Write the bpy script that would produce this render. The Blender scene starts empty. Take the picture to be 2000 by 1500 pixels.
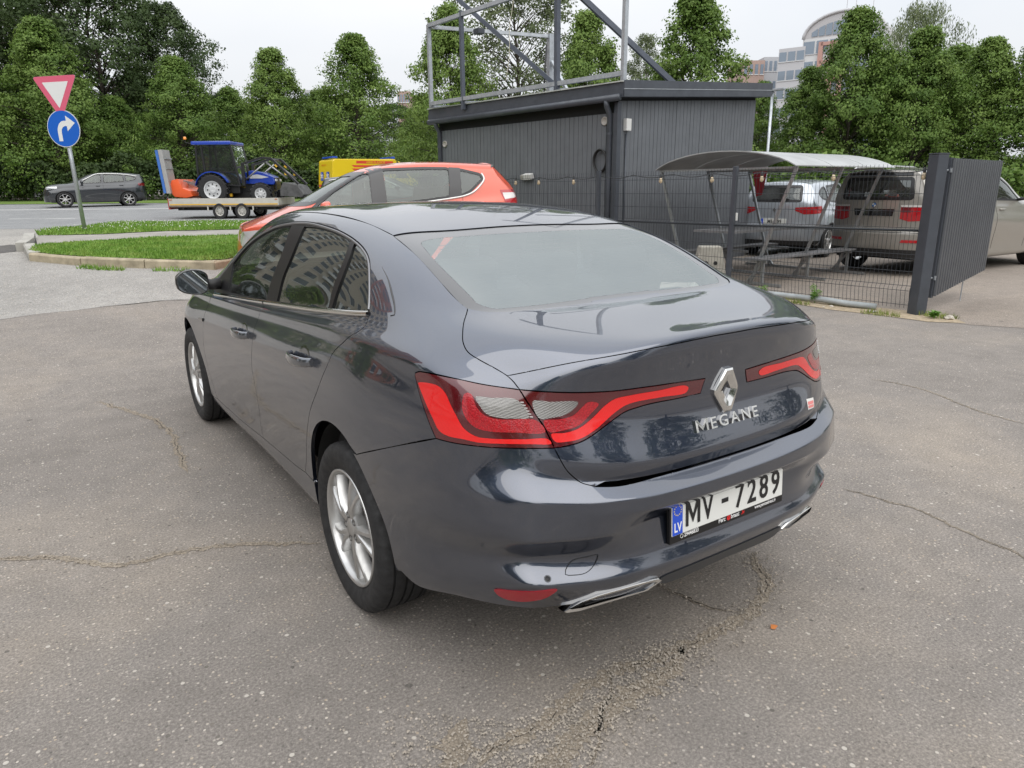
import bpy, bmesh, math, random
import numpy as np
from mathutils import Vector, Matrix
from mathutils.bvhtree import BVHTree
from mathutils.geometry import delaunay_2d_cdt
PI = math.pi
S = bpy.context.scene
C = S.collection
# ------------------------------------------------------------------ camera
cd = bpy.data.cameras.new('camera'); cam = bpy.data.objects.new('camera', cd); C.objects.link(cam)
cd.sensor_width = 36; cd.lens = 24.876; cd.clip_start = .05; cd.clip_end = 3000
cam.matrix_world = (Matrix.Translation((-1.7005, -2.2745, 1.5015)) @ Matrix.Rotation(-.594, 4, 'Z')
                    @ Matrix.Rotation(PI/2-.27, 4, 'X') @ Matrix.Rotation(-.0085, 4, 'Z'))
S.camera = cam
# ------------------------------------------------------------------ sky: bright overcast
W = bpy.data.worlds.new('World'); S.world = W; W.use_nodes = True
SUN_EL, SUN_AZ = math.radians(52), math.radians(200)      # azimuth clockwise from +Y
def world():
    nt = W.node_tree; N = nt.nodes; L = nt.links
    bg = N['Background']; bg.inputs['Strength'].default_value = .1
    sky = N.new('ShaderNodeTexSky'); sky.sky_type = 'NISHITA'; sky.sun_disc = False
    sky.sun_elevation = SUN_EL; sky.sun_rotation = SUN_AZ; sky.air_density = 1; sky.dust_density = 3
    tc = N.new('ShaderNodeTexCoord'); mp = N.new('ShaderNodeMapping'); mp.inputs['Scale'].default_value = (1, 1, 2.2)
    no = N.new('ShaderNodeTexNoise'); no.inputs['Scale'].default_value = 1.7; no.inputs['Detail'].default_value = 4; no.inputs['Roughness'].default_value = .55
    cr = N.new('ShaderNodeValToRGB')           # soft cloud structure
    cr.color_ramp.elements[0].position = .3; cr.color_ramp.elements[0].color = (.86, .90, .955, 1)
    cr.color_ramp.elements[1].position = .7; cr.color_ramp.elements[1].color = (1.0, 1.01, 1.03, 1)
    sx = N.new('ShaderNodeSeparateXYZ'); L.new(tc.outputs['Generated'], sx.inputs[0])        # overcast sky: zenith brighter than the horizon
    mr = N.new('ShaderNodeMapRange'); mr.inputs['From Min'].default_value = 0; mr.inputs['From Max'].default_value = 1; mr.inputs['To Min'].default_value = 7.0; mr.inputs['To Max'].default_value = 15.2; L.new(sx.outputs['Z'], mr.inputs['Value'])
    ml = N.new('ShaderNodeVectorMath'); ml.operation = 'SCALE'; L.new(cr.outputs['Color'], ml.inputs[0]); L.new(mr.outputs['Result'], ml.inputs['Scale'])
    mx = N.new('ShaderNodeMix'); mx.data_type = 'RGBA'; mx.inputs['Factor'].default_value = .95
    L.new(tc.outputs['Generated'], mp.inputs['Vector']); L.new(mp.outputs['Vector'], no.inputs['Vector'])
    L.new(no.outputs['Fac'], cr.inputs['Fac'])
    L.new(sky.outputs['Color'], mx.inputs['A']); L.new(ml.outputs['Vector'], mx.inputs['B'])
    L.new(mx.outputs['Result'], bg.inputs['Color'])
world()
sl = bpy.data.lights.new('sun', 'SUN'); sun = bpy.data.objects.new('sun', sl); C.objects.link(sun)
sl.energy = 1.5; sl.angle = math.radians(80); sl.color = (1, .96, .9)
_d = Vector((math.sin(SUN_AZ)*math.cos(SUN_EL), math.cos(SUN_AZ)*math.cos(SUN_EL), math.sin(SUN_EL)))
sun.rotation_euler = _d.to_track_quat('Z', 'Y').to_euler()
S.view_settings.view_transform = 'Standard'; S.view_settings.look = 'None'; S.view_settings.gamma = 1
S.view_settings.exposure = 0.25
S.cycles.max_bounces = 7; S.cycles.transparent_max_bounces = 24; S.cycles.caustics_reflective = False; S.cycles.caustics_refractive = False
S.cycles.glossy_bounces = 4; S.cycles.diffuse_bounces = 3; S.cycles.transmission_bounces = 6
# ------------------------------------------------------------------ materials
def nmat(name):
    m = bpy.data.materials.new(name); m.use_nodes = True
    return m, m.node_tree, m.node_tree.nodes['Principled BSDF']
def ramp(nt, fac, stops):
    r = nt.nodes.new('ShaderNodeValToRGB'); e = r.color_ramp.elements
    while len(e) < len(stops): e.new(.5)
    for k, (p, c) in enumerate(stops):
        e[k].position = p; e[k].color = (*c, 1) if len(c) == 3 else c
    nt.links.new(fac, r.inputs['Fac']); return r
def noise(nt, scale, detail=4, rough=.55, coord='Object', vec=None, dim='3D'):
    n = nt.nodes.new('ShaderNodeTexNoise'); n.inputs['Scale'].default_value = scale
    n.inputs['Detail'].default_value = detail; n.inputs['Roughness'].default_value = rough
    if vec is None:
        t = nt.nodes.new('ShaderNodeTexCoord'); vec = t.outputs[coord]
    nt.links.new(vec, n.inputs['Vector']); return n
def bump(nt, b, h, strength=.3, dist=.01):
    k = nt.nodes.new('ShaderNodeBump'); k.inputs['Strength'].default_value = strength; k.inputs['Distance'].default_value = dist
    nt.links.new(h, k.inputs['Height']); nt.links.new(k.outputs['Normal'], b.inputs['Normal']); return k
_M = {}
def M(name, col=(.5, .5, .5), rough=.5, metal=0, coat=0, coat_rough=.03, spec=.5, var=0, vscale=6, bmp=0, bscale=80, ior=1.5, em=None):
    "plain procedural material with optional tone variation and fine relief"
    if name in _M: return _M[name]
    m, nt, b = nmat(name)
    b.inputs['Base Color'].default_value = (*col, 1); b.inputs['Roughness'].default_value = rough; b.inputs['Metallic'].default_value = metal
    b.inputs['Coat Weight'].default_value = coat; b.inputs['Coat Roughness'].default_value = coat_rough; b.inputs['IOR'].default_value = ior
    b.inputs['Specular IOR Level'].default_value = spec
    if var:
        n = noise(nt, vscale, 5, .6)
        lo = tuple(c*(1-var) for c in col); hi = tuple(min(1, c*(1+var)) for c in col)
        r = ramp(nt, n.outputs['Fac'], [(.3, lo), (.7, hi)]); nt.links.new(r.outputs['Color'], b.inputs['Base Color'])
        r2 = ramp(nt, n.outputs['Fac'], [(.3, (min(1, rough*1.15),)*3), (.7, (rough*.85,)*3)]); nt.links.new(r2.outputs['Color'], b.inputs['Roughness'])
    if bmp:
        n2 = noise(nt, bscale, 3, .6); bump(nt, b, n2.outputs['Fac'], bmp, .004)
    if em: b.inputs['Emission Color'].default_value = (*em, 1); b.inputs['Emission Strength'].default_value = 1
    _M[name] = m; return m
def carpaint(name, col, flake=.35, rough=.32, dirt=.12, cior=1.6):
    "metallic base under a clear coat, with faint road film near the sills"
    if name in _M: return _M[name]
    m, nt, b = nmat(name); L = nt.links
    b.inputs['Metallic'].default_value = flake; b.inputs['Roughness'].default_value = rough
    b.inputs['Coat Weight'].default_value = 1; b.inputs['Coat Roughness'].default_value = .015; b.inputs['Coat IOR'].default_value = cior
    n = noise(nt, 900, 2, .5); r = ramp(nt, n.outputs['Fac'], [(.35, tuple(c*.85 for c in col)), (.65, tuple(c*1.12 for c in col))])
    n2 = noise(nt, 7, 6, .65); t = nt.nodes.new('ShaderNodeTexCoord'); sx = nt.nodes.new('ShaderNodeSeparateXYZ'); L.new(t.outputs['Object'], sx.inputs[0])
    mr = nt.nodes.new('ShaderNodeMapRange'); mr.inputs['From Min'].default_value = .75; mr.inputs['From Max'].default_value = .2; L.new(sx.outputs['Z'], mr.inputs['Value'])
    mu = nt.nodes.new('ShaderNodeMath'); mu.operation = 'MULTIPLY'; L.new(mr.outputs['Result'], mu.inputs[0]); L.new(n2.outputs['Fac'], mu.inputs[1])
    m2 = nt.nodes.new('ShaderNodeMath'); m2.operation = 'MULTIPLY'; L.new(mu.outputs[0], m2.inputs[0]); m2.inputs[1].default_value = dirt*3
    mx = nt.nodes.new('ShaderNodeMix'); mx.data_type = 'RGBA'; L.new(m2.outputs[0], mx.inputs['Factor']); L.new(r.outputs['Color'], mx.inputs['A']); mx.inputs['B'].default_value = (.16, .145, .125, 1)
    L.new(mx.outputs['Result'], b.inputs['Base Color'])
    ad = nt.nodes.new('ShaderNodeMath'); ad.operation = 'MULTIPLY_ADD'; L.new(m2.outputs[0], ad.inputs[0]); ad.inputs[1].default_value = .12; ad.inputs[2].default_value = .012
    L.new(ad.outputs[0], b.inputs['Coat Roughness'])
    _M[name] = m; return m
def glassmat(name, tint=(.5, .5, .5), refl=1.7, rough=.0, dust=0.0, gcol=(.95, 1, .98)):
    "thin window pane: tinted see-through plus mirror reflection by Fresnel, and a little dust"
    if name in _M: return _M[name]
    m = bpy.data.materials.new(name); m.use_nodes = True; nt = m.node_tree; N = nt.nodes; L = nt.links
    N.remove(N['Principled BSDF']); out = N['Material Output']
    tr = N.new('ShaderNodeBsdfTransparent'); tr.inputs['Color'].default_value = (*tint, 1)
    gl = N.new('ShaderNodeBsdfGlossy'); gl.inputs['Roughness'].default_value = rough; gl.inputs['Color'].default_value = (*gcol, 1)
    fr = N.new('ShaderNodeFresnel'); fr.inputs['IOR'].default_value = refl
    mx = N.new('ShaderNodeMixShader'); L.new(fr.outputs[0], mx.inputs[0]); L.new(tr.outputs[0], mx.inputs[1]); L.new(gl.outputs[0], mx.inputs[2])
    if dust:
        df = N.new('ShaderNodeBsdfDiffuse'); df.inputs['Color'].default_value = (.55, .56, .54, 1)
        n = noise(nt, 5, 5, .6); r = ramp(nt, n.outputs['Fac'], [(.3, (dust*.6,)*3), (.7, (dust*1.3,)*3)])
        m3 = N.new('ShaderNodeMixShader'); L.new(r.outputs['Color'], m3.inputs[0]); L.new(mx.outputs[0], m3.inputs[1]); L.new(df.outputs[0], m3.inputs[2]); mx = m3
    L.new(mx.outputs[0], out.inputs['Surface']); _M[name] = m; return m
# ------------------------------------------------------------------ object helpers
def tag(o, label=None, cat=None, group=None, kind=None):
    if label: o['label'] = label
    if cat: o['category'] = cat
    if group: o['group'] = group
    if kind: o['kind'] = kind
    return o
def thing(name, label, cat, loc=(0, 0, 0), rotz=0, group=None):
    o = bpy.data.objects.new(name, None); C.objects.link(o); o.empty_display_size = .2
    o.location = loc; o.rotation_euler = (0, 0, rotz); return tag(o, label, cat, group)
def mesh_obj(name, me, mat=None, parent=None):
    o = bpy.data.objects.new(name, me); C.objects.link(o)
    if mat is not None and not me.materials: me.materials.append(mat)
    if parent is not None: o.parent = parent
    return o
def copy_tree(o, parent=None):
    c = o.copy(); C.objects.link(c); c.parent = parent
    for ch in list(o.children): copy_tree(ch, c)
    return c
class MB:
    "collects vertices and faces of ONE mesh"
    def __init__(s): s.v = []; s.f = []; s.fm = []; s.cur = 0
    def add(s, vs, fs):
        n = len(s.v); s.v += [tuple(map(float, p)) for p in vs]; s.f += [tuple(n+i for i in f) for f in fs]; s.fm += [s.cur]*len(fs); return s
    def box(s, c, d, rot=None, taper=1):
        hx, hy, hz = d[0]/2, d[1]/2, d[2]/2
        vs = [Vector((x*hx*(taper if z > 0 else 1), y*hy*(taper if z > 0 else 1), z*hz)) for z in (-1, 1) for y in (-1, 1) for x in (-1, 1)]
        if rot is not None: vs = [rot @ p for p in vs]
        return s.add([(p[0]+c[0], p[1]+c[1], p[2]+c[2]) for p in vs], [(0, 2, 3, 1), (4, 5, 7, 6), (0, 1, 5, 4), (2, 6, 7, 3), (0, 4, 6, 2), (1, 3, 7, 5)])
    def bar(s, a, b, w, h=None, up=(0, 0, 1)):
        "rectangular bar from a to b"
        h = h or w; a = Vector(a); b = Vector(b); d = (b-a); L = d.length; d.normalize()
        x = d.cross(Vector(up))
        if x.length < 1e-4: x = d.cross(Vector((1, 0, 0)))
        x.normalize(); z = x.cross(d)
        vs = [p + x*(i*w/2) + z*(j*h/2) for p in (a, b) for j in (-1, 1) for i in (-1, 1)]
        return s.add(vs, [(0, 1, 3, 2), (4, 6, 7, 5), (0, 4, 5, 1), (2, 3, 7, 6), (0, 2, 6, 4), (1, 5, 7, 3)])
    def tube(s, pts, r, n=8, cap=True, closed=False):
        pts = [Vector(p) for p in pts]; m = len(pts); rs = r if isinstance(r, (list, tuple)) else [r]*m
        rings = []; up = None
        for i, p in enumerate(pts):
            if closed: t = pts[(i+1) % m]-pts[i-1]
            else: t = pts[min(i+1, m-1)]-pts[max(i-1, 0)]
            t.normalize()
            if up is None:
                up = Vector((0, 0, 1)) if abs(t.z) < .9 else Vector((1, 0, 0))
            x = t.cross(up); x.normalize(); up = x.cross(t)
            rings.append([p+(x*math.cos(2*PI*k/n)+up*math.sin(2*PI*k/n))*rs[i] for k in range(n)])
        vs = [q for r_ in rings for q in r_]; fs = []
        for i in range(m if closed else m-1):
            j = (i+1) % m
            for k in range(n): fs.append((i*n+k, i*n+(k+1) % n, j*n+(k+1) % n, j*n+k))
        if cap and not closed: fs.append(tuple(range(n-1, -1, -1))); fs.append(tuple((m-1)*n+k for k in range(n)))
        return s.add(vs, fs)
    def lathe(s, prof, n=32, axis='x', c=(0, 0, 0), closed=False, arc=2*PI):
        "prof: (axial, radius)"
        vs = []; m = len(prof); full = abs(arc-2*PI) < 1e-6; nn = n if full else n+1
        for k in range(nn):
            a = arc*k/n; ca, sa = math.cos(a), math.sin(a)
            for (h, r) in prof:
                if axis == 'x': vs.append((c[0]+h, c[1]+r*ca, c[2]+r*sa))
                elif axis == 'y': vs.append((c[0]+r*sa, c[1]+h, c[2]+r*ca))
                else: vs.append((c[0]+r*ca, c[1]+r*sa, c[2]+h))
        fs = []
        for k in range(n):
            k2 = (k+1) % nn
            for i in range(m if closed else m-1):
                j = (i+1) % m; fs.append((k*m+i, k2*m+i, k2*m+j, k*m+j))
        return s.add(vs, fs)
    def prism(s, poly, a, b, axes='xz'):
        "polygon in two axes extruded along the third from a to b"
        ix = ['xyz'.index(q) for q in axes]; k = 3-ix[0]-ix[1]; n = len(poly); vs = []
        for d in (a, b):
            for p in poly:
                q = [0, 0, 0]; q[ix[0]] = p[0]; q[ix[1]] = p[1]; q[k] = d; vs.append(q)
        fs = [tuple(range(n)), tuple(range(2*n-1, n-1, -1))]
        for i in range(n): j = (i+1) % n; fs.append((i, i+n, j+n, j))
        return s.add(vs, fs)
    def grid(s, rows):
        "rows of equal-length point lists"
        n = len(rows[0]); vs = [p for r in rows for p in r]; fs = []
        for i in range(len(rows)-1):
            for j in range(n-1): fs.append((i*n+j, i*n+j+1, (i+1)*n+j+1, (i+1)*n+j))
        return s.add(vs, fs)
    def mesh(s, name='m', smooth=False, bevel=0, segs=2, fixn=True, angle=None, weld=0):
        me = bpy.data.meshes.new(name); me.from_pydata(s.v, [], s.f)
        for p, k in zip(me.polygons, s.fm): p.material_index = k
        if fixn or bevel or weld:
            bm = bmesh.new(); bm.from_mesh(me)
            if weld: bmesh.ops.remove_doubles(bm, verts=bm.verts, dist=weld)
            if fixn: bmesh.ops.recalc_face_normals(bm, faces=bm.faces)
            if bevel:
                es = [e for e in bm.edges if len(e.link_faces) == 2 and e.calc_face_angle(0) > .5]
                bmesh.ops.bevel(bm, geom=es, offset=bevel, segments=segs, affect='EDGES', profile=.7, clamp_overlap=True)
            bm.to_mesh(me); bm.free()
        if smooth: me.shade_smooth()
        elif angle: me.shade_smooth(); me.set_sharp_from_angle(angle=math.radians(angle))
        return me
    def obj(s, name, mat, parent=None, **k):
        me = s.mesh(name, **k)
        for m in (mat if isinstance(mat, (list, tuple)) else [mat]): me.materials.append(m)
        return mesh_obj(name, me, None, parent)
def text_mesh(txt, size, extrude, off=0, align='LEFT', sx=1, spacing=1, shear=0):
    cu = bpy.data.curves.new('t', 'FONT'); cu.body = txt; cu.size = size; cu.extrude = extrude; cu.offset = off; cu.align_x = align
    cu.space_character = spacing; cu.shear = shear; cu.resolution_u = 3
    o = bpy.data.objects.new('t', cu); C.objects.link(o); dg = bpy.context.evaluated_depsgraph_get()
    me = bpy.data.meshes.new_from_object(o.evaluated_get(dg)); bpy.data.objects.remove(o); bpy.data.curves.remove(cu)
    if sx != 1:
        for v in me.vertices: v.co.x *= sx
    me.materials.clear(); return me
def catmull(pts, step=.01, closed=False):
    P = [np.array(p, float) for p in pts]; n = len(P); out = []
    if n == 2 and not closed:
        k = max(1, int(np.linalg.norm(P[1]-P[0])/step)); return np.array([P[0]+(P[1]-P[0])*i/k for i in range(k+1)])
    rng = range(n) if closed else range(n-1)
    for i in rng:
        p1, p2 = P[i], P[(i+1) % n]
        p0 = P[i-1] if (closed or i > 0) else 2*p1-p2
        p3 = P[(i+2) % n] if (closed or i+2 < n) else 2*p2-p1
        d = max(np.linalg.norm(p2-p1), 1e-6); a = max(np.linalg.norm(p1-p0), 1e-6); c = max(np.linalg.norm(p3-p2), 1e-6)
        a, d_, c = a**.5, d**.5, c**.5
        m1 = (p1-p0)/a-(p2-p0)/(a+d_)+(p2-p1)/d_; m2 = (p2-p1)/d_-(p3-p1)/(d_+c)+(p3-p2)/c
        m1, m2 = m1*d_, m2*d_; k = max(1, int(d/step))
        for j in range(k):
            t = j/k; t2, t3 = t*t, t*t*t
            out.append((2*t3-3*t2+1)*p1+(t3-2*t2+t)*m1+(-2*t3+3*t2)*p2+(t3-t2)*m2)
    if not closed: out.append(P[-1])
    return np.array(out)
# ------------------------------------------------------------------ car body panels cut from one smooth master surface
def inpoly(p, poly):
    x, y = p[:, 0], p[:, 1]; r = np.zeros(len(p), bool); n = len(poly); j = n-1
    for i in range(n):
        xi, yi = poly[i]; xj, yj = poly[j]
        if yi != yj:
            r ^= ((yi > y) != (yj > y)) & (x < (xj-xi)*(y-yi)/(yj-yi)+xi)
        j = i
    return r
class Surf:
    def __init__(s, co, fv, nr):
        s.co, s.fv, s.nr = co, fv, nr
        s.bvh = BVHTree.FromPolygons([tuple(p) for p in co], [tuple(map(int, f)) for f in fv])
    def normal(s, p, fi):
        f = s.fv[fi]; P = s.co[f]; d = np.linalg.norm(P-np.array(p), axis=1)+1e-6; w = 1/d**2
        n = (s.nr[f]*w[:, None]).sum(0); return n/np.linalg.norm(n)
class Outside:
    "central projection from a point Q outside, looking at T"
    def __init__(s, Q, T):
        s.Q = np.array(Q, float); a = np.array(T, float)-s.Q; a /= np.linalg.norm(a)
        u = np.cross(a, (0, 0, 1.0)); u /= np.linalg.norm(u); s.a, s.u, s.v = a, u, np.cross(u, a)
        s.sc = np.linalg.norm(np.array(T, float)-s.Q)
    def uv(s, P):
        d = P-s.Q; z = d@s.a; return np.stack([d@s.u/z, d@s.v/z], 1)*s.sc
    def ok(s, P, N): return ((s.Q-P)*N).sum(1) > .02
    def ray(s, p):
        d = p-s.Q; return s.Q, d/np.linalg.norm(d)
class Inside:
    "stereographic projection from a point inside, about axis A"
    def __init__(s, Q, A, sc=.5):
        s.Q = np.array(Q, float); a = np.array(A, float); a /= np.linalg.norm(a)
        u = np.array((1.0, 0, 0)); u -= a*(u@a); u /= np.linalg.norm(u); s.a, s.u, s.v, s.sc = a, u, np.cross(u, a), sc
    def uv(s, P):
        d = P-s.Q; d = d/np.linalg.norm(d, axis=1)[:, None]; k = 2/(1+np.clip(d@s.a, -.99, 1)); return np.stack([d@s.u*k, d@s.v*k], 1)*s.sc
    def ok(s, P, N): return ((P-s.Q)@s.a > -.9*np.linalg.norm(P-s.Q, axis=1))
    def ray(s, p):
        d = p-s.Q; return s.Q, d/np.linalg.norm(d)
class Round:
    "unrolled round a vertical axis at (0, y0)"
    def __init__(s, y0, sgn=-1, r=.85): s.y0, s.sgn, s.r = y0, sgn, r
    def uv(s, P): return np.stack([np.arctan2(P[:, 0], s.sgn*(P[:, 1]-s.y0))*s.r, P[:, 2]], 1)
    def ok(s, P, N): return ((P[:, :2]-np.array((0, s.y0)))*N[:, :2]).sum(1) > .0
    def ray(s, p):
        o = np.array((0, s.y0, p[2])); d = p-o; return o, d/np.linalg.norm(d)
def panel(name, sf, chart, loop, mat, parent, holes=(), gap=.0016, depth=.016, off=0.0, mirror=None, clip=None, margin=.003, keep=1):
    """one sheet of body work: loop is a closed 3-D polyline near the surface.
    mirror None: this side only; 'both': a second object for the other side; 'weld': both halves in one mesh (loop closed along x=0)"""
    loops = [np.asarray(loop, float)]+[np.asarray(h, float) for h in holes]
    pts = []; nrm = []; ids = []; polys = []
    for L in loops:
        keepi = [0]
        for i in range(1, len(L)):
            if np.linalg.norm(L[i]-L[keepi[-1]]) > 5e-4: keepi.append(i)
        L = L[keepi]
        if np.linalg.norm(L[0]-L[-1]) < 5e-4: L = L[:-1]
        P2 = []; N2 = []
        for p in L:
            o, d = chart.ray(p); h = sf.bvh.ray_cast(Vector(o), Vector(d))
            if h[0] is None or (np.array(h[0])-p)@(np.array(h[0])-p) > .03:
                h = sf.bvh.find_nearest(Vector(p))
            q = np.array(h[0]); n = sf.normal(q, h[2])
            if abs(p[0]) < 1e-6: q[0] = 0; n[0] = 0
            P2.append(q); N2.append(n)
        P2 = np.array(P2); N2 = np.array(N2); ids.append(range(sum(map(len, pts)), sum(map(len, pts))+len(P2))); pts.append(P2); nrm.append(N2); polys.append(chart.uv(P2))
    B = np.vstack(pts); BN = np.vstack(nrm); BU = np.vstack(polys)
    lo, hi = polys[0].min(0), polys[0].max(0)
    box = (sf.co > B.min(0)-.15).all(1) & (sf.co < B.max(0)+.15).all(1)
    if mirror == 'weld': box &= sf.co[:, 0] < -.001
    if clip is not None: box &= clip(sf.co)
    idx = np.nonzero(box)[0]; ok = chart.ok(sf.co[idx], sf.nr[idx]); idx = idx[ok]
    uv = chart.uv(sf.co[idx]); k = ((uv > lo) & (uv < hi)).all(1); idx, uv = idx[k], uv[k]
    k = inpoly(uv, polys[0])
    for h in polys[1:]: k &= ~inpoly(uv, h)
    idx, uv = idx[k], uv[k]
    if keep > 1: idx, uv = idx[::keep], uv[::keep]
    if len(idx):           # keep clear of the border
        dmin = np.full(len(uv), 9.)
        for Pz in polys:
            for a in range(0, len(Pz), 64):
                q = Pz[a:a+64]; dmin = np.minimum(dmin, np.sqrt(((uv[:, None]-q[None])**2).sum(2)).min(1))
        k = dmin > margin; idx, uv = idx[k], uv[k]
    V2 = [Vector(p) for p in np.vstack([BU, uv])]; E2 = []
    for r in ids: r = list(r); E2 += [(r[i], r[(i+1) % len(r)]) for i in range(len(r))]
    ov, oe, of, orv, _, _ = delaunay_2d_cdt(V2, E2, [], 0, 1e-7)
    tri = np.array([f for f in of if len(f) == 3]); O = np.array([tuple(p) for p in ov])
    cen = O[tri].mean(1); k = inpoly(cen, polys[0])
    for h in polys[1:]: k &= ~inpoly(cen, h)
    tri = tri[k]
    src = np.array([r[0] if len(r) else -1 for r in orv]); nb = len(B)
    P3 = np.vstack([B, sf.co[idx]]); N3 = np.vstack([BN, sf.nr[idx]]); tri = src[tri]; tri = tri[(tri >= 0).all(1)]
    # outward orientation
    a, b, c = P3[tri[:, 0]], P3[tri[:, 1]], P3[tri[:, 2]]; fn = np.cross(b-a, c-a); flip = (fn*N3[tri[:, 0]]).sum(1) < 0; tri[flip] = tri[flip][:, ::-1]
    # border: draw back by the gap and turn in
    pos = P3+N3*off; V = [tuple(p) for p in pos]; F = [tuple(t) for t in tri]; LN = [tuple(N3[i]) for t in tri for i in t]
    Vn = list(V)
    for r, Pz in zip(ids, polys):
        r = list(r); n = len(r); q = pos[r]; nn = N3[r]; t = np.roll(q, -1, 0)-np.roll(q, 1, 0); t /= np.linalg.norm(t, axis=1)[:, None]+1e-9
        inn = np.cross(nn, t); inn /= np.linalg.norm(inn, axis=1)[:, None]+1e-9
        tst = inpoly(chart.uv(q+inn*.0015), polys[0])
        for h in polys[1:]: tst &= ~inpoly(chart.uv(q+inn*.0015), h)
        if tst.mean() < .5: inn = -inn
        cx = np.abs(q[:, 0]) < 1e-6 if mirror == 'weld' else np.zeros(n, bool)
        q2 = q+inn*gap
        if mirror == 'weld': q2[cx, 0] = 0
        for i, k_ in enumerate(r): Vn[k_] = tuple(q2[i])
        if depth:
            base = len(Vn); low = q2-nn*depth+inn*.002
            for i in range(n): Vn.append(tuple(low[i]))
            for i in range(n):
                j = (i+1) % n
                if cx[i] and cx[j]: continue
                f = (r[i], r[j], base+j, base+i); g = np.cross(q2[j]-q2[i], low[i]-q2[i]); g /= np.linalg.norm(g)+1e-9
                if g@inn[i] > 0: f = f[::-1]; g = -g
                F.append(f); LN += [tuple(g)]*4
    V = Vn
    def make(V, F, LN, par, nm=name):
        me = bpy.data.meshes.new(nm); me.from_pydata(V, [], F); me.shade_smooth(); me.normals_split_custom_set(LN); return mesh_obj(nm, me, mat, par)
    def mir(V, F, LN):
        F2 = [f[::-1] for f in F]; L2 = []; k = 0
        for f in F:
            L2 += [(-x, y, z) for (x, y, z) in LN[k:k+len(f)]][::-1]; k += len(f)
        return [(-x, y, z) for (x, y, z) in V], F2, L2
    if mirror == 'weld':
        V2, F2, L2 = mir(V, F, LN); n = len(V)
        return make(list(V)+V2, F+[tuple(i+n for i in f) for f in F2], LN+L2, parent)
    o = make(V, F, LN, parent)
    if mirror == 'both':
        par2 = parent
        make(*mir(V, F, LN), par2)
    return o
# ---- master surface of the saloon: cage -> Catmull-Clark ----


def pch(xs, ys, x):
    "monotone-ish cubic through keys"
    xs=np.array(xs,float); ys=np.array(ys,float); h=np.diff(xs); d=np.diff(ys)/h
    m=np.zeros(len(xs)); m[0]=d[0]; m[-1]=d[-1]
    for i in range(1,len(xs)-1):
        if d[i-1]*d[i]>0:
            w1=2*h[i]+h[i-1]; w2=h[i]+2*h[i-1]; m[i]=(w1+w2)/(w1/d[i-1]+w2/d[i])
    x=min(max(x,xs[0]),xs[-1]); i=min(int(np.searchsorted(xs,x,side='right'))-1,len(xs)-2); i=max(i,0)
    t=(x-xs[i])/h[i]; t2=t*t; t3=t2*t
    return float((2*t3-3*t2+1)*ys[i]+(t3-2*t2+t)*h[i]*m[i]+(-2*t3+3*t2)*ys[i+1]+(t3-t2)*h[i]*m[i+1])
# lower rows: keys (y, w, z); row 0 is the turned-in underside
YS=[-.66,-.45,-.22,0.0,.25,.55,.95,1.35,1.75,2.1,2.45,2.75,3.05,3.3]
LOW=[
 [(-.66,.66,.30),(-.3,.76,.215),(.4,.77,.19),(2.3,.77,.18),(3.3,.66,.19)],
 [(-.66,.752,.302),(-.3,.845,.235),(.2,.855,.235),(.5,.852,.225),(1.2,.842,.215),(2.2,.852,.205),(2.75,.855,.21),(3.3,.72,.21)],
 [(-.66,.795,.405),(-.3,.876,.345),(0,.885,.34),(.5,.868,.305),(1.2,.855,.30),(2.2,.872,.29),(2.75,.882,.32),(3.3,.76,.30)],
 [(-.66,.790,.492),(-.3,.890,.46),(0,.898,.455),(.5,.872,.40),(1.2,.860,.39),(2.2,.876,.39),(2.75,.893,.43),(3.3,.78,.39)],
 [(-.66,.825,.568),(-.3,.900,.56),(0,.908,.56),(.5,.884,.52),(1.2,.875,.51),(2.2,.885,.50),(2.75,.903,.54),(3.3,.79,.48)],
 [(-.66,.832,.645),(-.3,.903,.64),(0,.910,.645),(.5,.893,.63),(1.2,.887,.61),(2.2,.892,.60),(2.75,.905,.62),(3.3,.795,.55)],
 [(-.66,.832,.70),(-.3,.901,.705),(0,.908,.71),(.5,.898,.70),(1.2,.893,.68),(2.2,.893,.665),(2.75,.902,.675),(3.3,.79,.60)],
 [(-.66,.828,.75),(-.3,.896,.77),(0,.903,.785),(.5,.899,.78),(1.2,.896,.755),(2.2,.893,.735),(2.75,.895,.735),(3.3,.78,.64)],
 [(-.66,.818,.85),(-.3,.884,.87),(0,.891,.885),(.5,.889,.875),(1.2,.888,.845),(2.2,.881,.805),(2.75,.875,.79),(3.3,.765,.68)],
 [(-.66,.797,.955),(-.3,.855,.985),(0,.860,.99),(.5,.857,.965),(1.2,.858,.925),(2.2,.852,.87),(2.75,.842,.835),(3.3,.735,.71)],
]
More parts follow.
